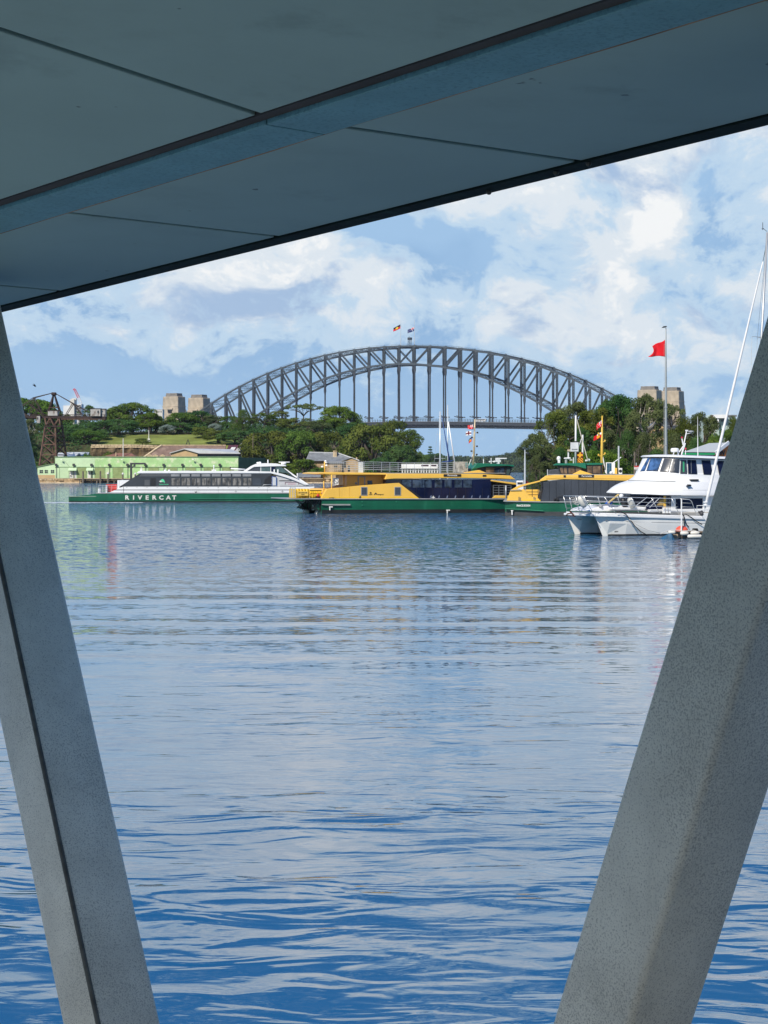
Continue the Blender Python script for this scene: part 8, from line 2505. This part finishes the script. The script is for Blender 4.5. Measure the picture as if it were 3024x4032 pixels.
def build_right_shore():
    # tall flagpole with a floodlight on top
    d = 262.0
    p = at(2622, 1850, d); p.z = 0.0
    zt = at(2626, 1280, d).z
    t = thing('tall_flagpole', 'very tall tapered grey steel pole with a lamp at its top', 'flagpole', p)
    MB().lathe((0, 0, -1.0), [(0.21, 0), (0.20, 6), (0.13, 16), (0.065, zt + 0.6), (0, zt + 0.7)], 12).obj('pole', mat('flagpole_grey', (0.33, 0.36, 0.36), 0.45, 0.2, 0.08, 0.6), t, smooth=True)
    for z in (7.5, 12.0): MB().lathe((0, 0, z), [(0.19, 0), (0.215, 0.02), (0.215, 0.1), (0.18, 0.12)], 12).obj('joint_collar', ALU, t)
    zl = at(2620, 1288, d).z
    MB().prism([(-0.52, -0.2, zl - 0.10), (-0.30, -0.25, zl + 0.10), (0.06, -0.2, zl + 0.14), (0.1, -0.2, zl), (-0.1, -0.2, zl - 0.06)], (0, 0.4, 0)).obj('lamp_head', IRON, t, bevel=0.02)
    MB().path([(-0.22, -0.15, zl - 2.0), (-0.28, -0.2, 10.0), (-0.32, -0.2, 4.0)], 0.012, 5).obj('halyard', ROPE_W, t)
    top = at(2618, 1338, d)
    flag('flag', 'large plain red flag blowing left from the tall grey pole', top + V((0.0, -0.1, 0)), 1.95, 1.98, 0.30, lambda u, v: 0, [RED], None, wave=0.10, seed=5, n=30, m=16, fold=0.9, dy=0.3, swoop=True)
    # twin street lamp
    d = 300.0
    p = at(2067, 1850, d); p.z = -0.5
    t = thing('street_lamp', 'pale street lamp post with two dark lantern heads left of the right shore trees', 'street lamp', p)
    zt = at(2067, 1772, d).z + 0.5
    MB().lathe((0, 0, 0), [(0.14, 0), (0.12, zt * 0.75), (0.07, zt), (0, zt)], 8).obj('post', POLEW, t)
    MB().bar((0, 0, zt - 0.3), (0.45, 0, zt - 0.45), 0.05).obj('arm', POLEW, t); MB().bar((0, 0, zt), (0.1, 0, zt + 0.25), 0.05).obj('arm', POLEW, t)
    MB().lathe((0.42, 0, zt - 0.60), [(0, 0), (0.17, 0.02), (0.22, 0.18), (0.08, 0.3), (0, 0.3)], 10).obj('lantern', IRON, t); MB().lathe((0.05, 0, zt + 0.1), [(0, 0), (0.1, 0.02), (0.12, 0.12), (0, 0.2)], 10).obj('lantern', IRON, t)
    for px, py, lab in ((2049, 1765, 'dark bird in flight left of the twin street lamp, the higher one'), (2057, 1771, 'dark bird in flight close to the twin street lamp, the lower one')):
        bird(at(px, py, 302), 0.55, lab)
    bird(at(135, 1519, 420), 0.9, 'tiny dark bird in the sky above the crane')
    # sign and timber post
    d = 285.0
    p = at(2505, 1850, d); p.z = 0
    t = thing('warning_sign', 'small red and white warning sign on a post behind the motor cruiser', 'sign', p)
    z = lambda py: at(0, py, d).z
    MB().bar((0, 0, -0.5), (0, 0, z(1822)), 0.09).obj('post', POLEW, t)
    MB().box(-0.26, 0.34, -0.08, -0.05, z(1848), z(1834)).obj('board', WHITE_H, t); MB().box(-0.26, 0.34, -0.10, -0.082, z(1839), z(1834)).obj('red_band', REDP, t); MB().box(-0.18, 0.26, -0.10, -0.082, z(1844), z(1842)).obj('print_line', REDP, t)
    p = at(2499, 1850, d + 3); p.z = 0
    o = thing('timber_pole', 'slim brown timber pole left of the red and white sign', 'pole', p)
    MB().lathe((0, 0, -1), [(0.13, 0), (0.10, at(0, 1780, d + 3).z + 1), (0, at(0, 1780, d + 3).z + 1)], 8).obj('shaft', TIMBER, o)
    # grey container-like block behind the wheelhouse
    d = 297.5
    P = lambda px, py, y=0.0: V(((px - CX) / F * d, y, EYE + (HY - py) / F * d))
    t = thing('tarped_boat', 'dark covered boat on a slip behind the right ferry wheelhouse', 'boat', (0, d, 0))
    MB().prism([P(2162, 1872), P(2165, 1850), P(2192, 1847), P(2215, 1850), P(2215, 1872)], (0, 2.2, 0)).obj('cover', mat('boat_cover_grey', (0.06, 0.065, 0.075), 0.7, 0, 0.2, 1.5), t, bevel=0.1)
    MB().box(P(2160, 1872).x, P(2216, 1872).x, 0.1, 2.1, 0.4, P(0, 1872).z - 0.01).obj('hull', WHITE_H, t)
    MB().bar(P(2158, 1890, 1), P(2158, 1848, 1), 0.12).obj('prop', POLEW, t)
    # wharf shed with orange gable
    d = 190.0
    P = lambda px, py, y=0.0: V(((px - CX) / F * (d + y), y, EYE + (HY - py) / F * (d + y)))
    t = thing('wharf_shed', 'wharf shed with a grey roof, bright green fascia and an orange gable lettered W', 'shed', (0, d, 0))
    ora = mat('shed_orange', (0.78, 0.20, 0.03), 0.5, 0, 0.05); gr = mat('fascia_green', (0.02, 0.36, 0.12), 0.45, 0, 0.05); rf = mat('shed_roof_grey', (0.40, 0.43, 0.44), 0.5, 0.1, 0.06, 0.5); cr = mat('shed_cream', (0.60, 0.57, 0.50), 0.6, 0, 0.06)
    e0, e1 = P(2689, 1780), P(2815, 1781)
    yr = 1.1
    r0, r1 = P(2792, 1745, yr), P(2868, 1742, yr)
    g0 = V((2 * r1.x - e1.x, 2 * yr, e1.z))
    MB().add([e0 - V((0, .1, 0)), e1 - V((0, .1, 0)), r1, r0, (e0.x + 1, 2 * yr, e0.z), g0, ], [(0, 1, 2, 3), (3, 2, 5, 4), (0, 3, 4)]).obj('roof', rf, t)
    MB().prism([e0 + V((0, 0, -0.03)), e1 + V((0, 0, -0.03)), P(2815, 1790), P(2689, 1790)], (0, 0.08, 0)).obj('fascia', gr, t)
    MB().box(e0.x + 0.1, e1.x - 0.1, 0.2, 2.0, 0.9, P(0, 1790).z - 0.01).obj('wall', cr, t)
    gw = MB().prism([V((e1.x - 0.05, 0.15, 0.9)), V((e1.x - 0.05, 0.15, e1.z - 0.1)), r1 + V((-0.1, 0, -0.2)), V((g0.x, 2 * yr - 0.1, e1.z - 0.2)), V((g0.x, 2 * yr - 0.1, 0.9))], (-0.08, 0.10, 0)).obj('gable_wall', ora, t)
    MB().bar(e1 + V((0.05, -0.1, -0.05)), r1 + V((0.05, 0, 0.0)), 0.12, 0.30).obj('barge_board', WHITE_B, t)
    dx = (r1 - V((e1.x, 0.15, 0))); dxh = V((dx.x, dx.y, 0)).normalized()
    nrm = dxh.cross(Z)
    base = V((e1.x - 0.05, 0.15, 0))
    k = dx.x
    zW = at(0, 1784, d).z
    wpos = base + dxh * (0.56 * V((dx.x, dx.y, 0)).length) + V((0, 0, zW)) + nrm * 0.06
    text_obj('gable_letter', 'W', 0.62, gw, facing(wpos, dxh), BLACKP, 0.01, 'CENTER', 0.02)
    MB().prism([base + dxh * 0.28 + nrm * 0.08 + Z * (at(0, 1843, d).z), base + dxh * 0.70 + nrm * 0.08 + Z * (at(0, 1843, d).z), base + dxh * 0.70 + nrm * 0.08 + Z * (at(0, 1812, d).z), base + dxh * 0.28 + nrm * 0.08 + Z * (at(0, 1812, d).z)], nrm * 0.03).obj('sign_panel', WHITE_B, gw)
    MB().box(e0.x - 0.5, g0.x + 3, -0.6, 4.5, 0.35, 0.895).obj('pontoon_deck', CONC, t)
    for i in range(3):
        for j in range(2): MB().lathe((e0.x + 0.6 + i * 2.2, 0.4 + j * 3.2, -1.5), [(0.18, 0), (0.18, 1.85), (0, 1.85)], 8).obj('pile', TIMBER_D, t)
    # pale green house with white roof slab and portico
    d = 420.0
    P = lambda px, py, y=0.0: V(((px - CX) / F * d, y, EYE + (HY - py) / F * d))
    hg = mat('house_pale_green', (0.42, 0.52, 0.47), 0.8, 0, 0.05)
    t = thing('modern_house', 'pale green modern house with a white flat roof and columned portico', 'house', (0, d, 0))
    zb = 2.0
    MB().box(P(2781, 0).x, P(2870, 0).x, 0, 9, zb, P(0, 1645).z).obj('wall', hg, t); MB().prism([P(2781, 1646, -0.02), P(2800, 1632, -0.02), P(2805, 1632, -0.02), P(2805, 1646, -0.02)], (0, 6, 0)).obj('parapet', hg, t)
    MB().box(P(2805, 0).x, P(2858, 0).x, -1.4, 8, P(0, 1647).z, P(0, 1633).z).obj('roof_slab', WHITE_B, t); MB().box(P(2798, 0).x, P(2809, 0).x, -0.8, 1, P(0, 1653).z, P(0, 1635).z).obj('red_screen', MAROON_R, t)
    MB().box(P(2860, 0).x, P(2905, 0).x, 1, 8, P(0, 1640).z, P(0, 1633).z).obj('roof_slab', SLATE, t)
    for a, c, y0, y1 in ((2802, 2820, 1682, 1665), (2826, 2834, 1660, 1648), (2840, 2850, 1660, 1649)): MB().box(P(a, 0).x, P(c, 0).x, -0.05, 0.1, P(0, y0).z, P(0, y1).z).obj('window', GLASS_G, t)
    MB().bar(P(2824, 1690, -1.0), P(2824, 1647, -1.0), 0.3).obj('column', WHITE_B, t)
    MB().box(P(2766, 0).x, P(2796, 0).x, -5, -0.05, P(0, 1695).z, P(0, 1689).z).obj('portico_slab', WHITE_B, t); MB().box(P(2770, 0).x, P(2800, 0).x, -3, -0.05, zb, P(0, 1695.3).z).obj('portico_wall', GLASS_G, t)
    for px in (2769, 2778, 2785.5, 2792): MB().box(P(px, 0).x, P(px + 3.5, 0).x, -4.8, -4.5, zb, P(0, 1695.2).z).obj('column', WHITE_B, t)
    MB().box(P(2797, 0).x, P(2812, 0).x, -2, -0.05, zb, P(0, 1692).z).obj('wing', WHITE_B, t)
    # roofs glimpsed among the trees
    for px, py, w, lab, wm in ((2482, 1668, 60, 'pale house with a grey roof glimpsed between the she oak and the tall gum', WHITE_H), (2592, 1662, 70, 'house with a sloping grey roof glimpsed left of the flagpole', TANW)):
        d = 450.0
        P2 = lambda a, c: V(((a - CX) / F * d, 0, EYE + (HY - c) / F * d))
        t = thing('house', lab, 'house', (0, d, 0), 0, 'houses among the right shore trees')
        gable(t, P2(px - w / 2, 0).x, P2(px + w / 2, 0).x, 0, 9, 2.0, P2(0, py + 28).z, P2(0, py).z, wm, SLATE, 0.5, 'x' if px < 2500 else 'y')
        for i in range(3): MB().box(P2(px - w * 0.35 + i * w * 0.27, 0).x, P2(px - w * 0.22 + i * w * 0.27, 0).x, -0.05, 0.1, P2(0, py + 48).z, P2(0, py + 36).z).obj('window', GLASS_G, t)


def bird(p, s, lab):
    b = MB()
    b.loft([[V((x, y * w, z * w)) for y, z in ((-.12, 0), (0, -.1), (.12, 0), (0, .1))] for x, w in ((-0.5, 0.1), (-0.2, 0.8), (0.15, 1.0), (0.4, 0.6), (0.55, 0.1))])
    for sg in (-1, 1): b.add([(0.25, sg * 0.08, 0.04), (0.0, sg * 0.55, 0.35), (-0.25, sg * 1.0, 0.20), (-0.15, sg * 0.5, 0.28), (-0.2, sg * 0.08, 0.02)], [(0, 1, 2, 3, 4)])
    b.add([(-0.45, -0.04, 0), (-0.45, 0.04, 0), (-0.85, 0.16, 0.02), (-0.85, -0.16, 0.02)], [(0, 1, 2, 3)])
    o = b.obj('bird', IRON, None, loc=p); o.scale = (s, s, s); o.rotation_euler = (0.3, 0.5, 0.6)
    tag(o, lab, 'bird')


build_right_shore()


# ------------------------------------------------------------------ sea haze between here and the hills
def build_haze():
    m = bpy.data.materials.new('sea_haze'); m.use_nodes = True
    k = NT(m.node_tree); k.n.remove(k.n['Principled BSDF'])
    v = k.new('ShaderNodeVolumePrincipled')
    v.inputs['Color'].default_value = (0.72, 0.84, 1.0, 1)
    v.inputs['Density'].default_value = 2.4e-5
    k.l.new(v.outputs[0], k.n['Material Output'].inputs['Volume'])
    o = MB().box(-3300, 3300, -1700, 5700, -3.0, 190.0).obj('haze', m)
    setting(o, 'stuff')


build_haze()
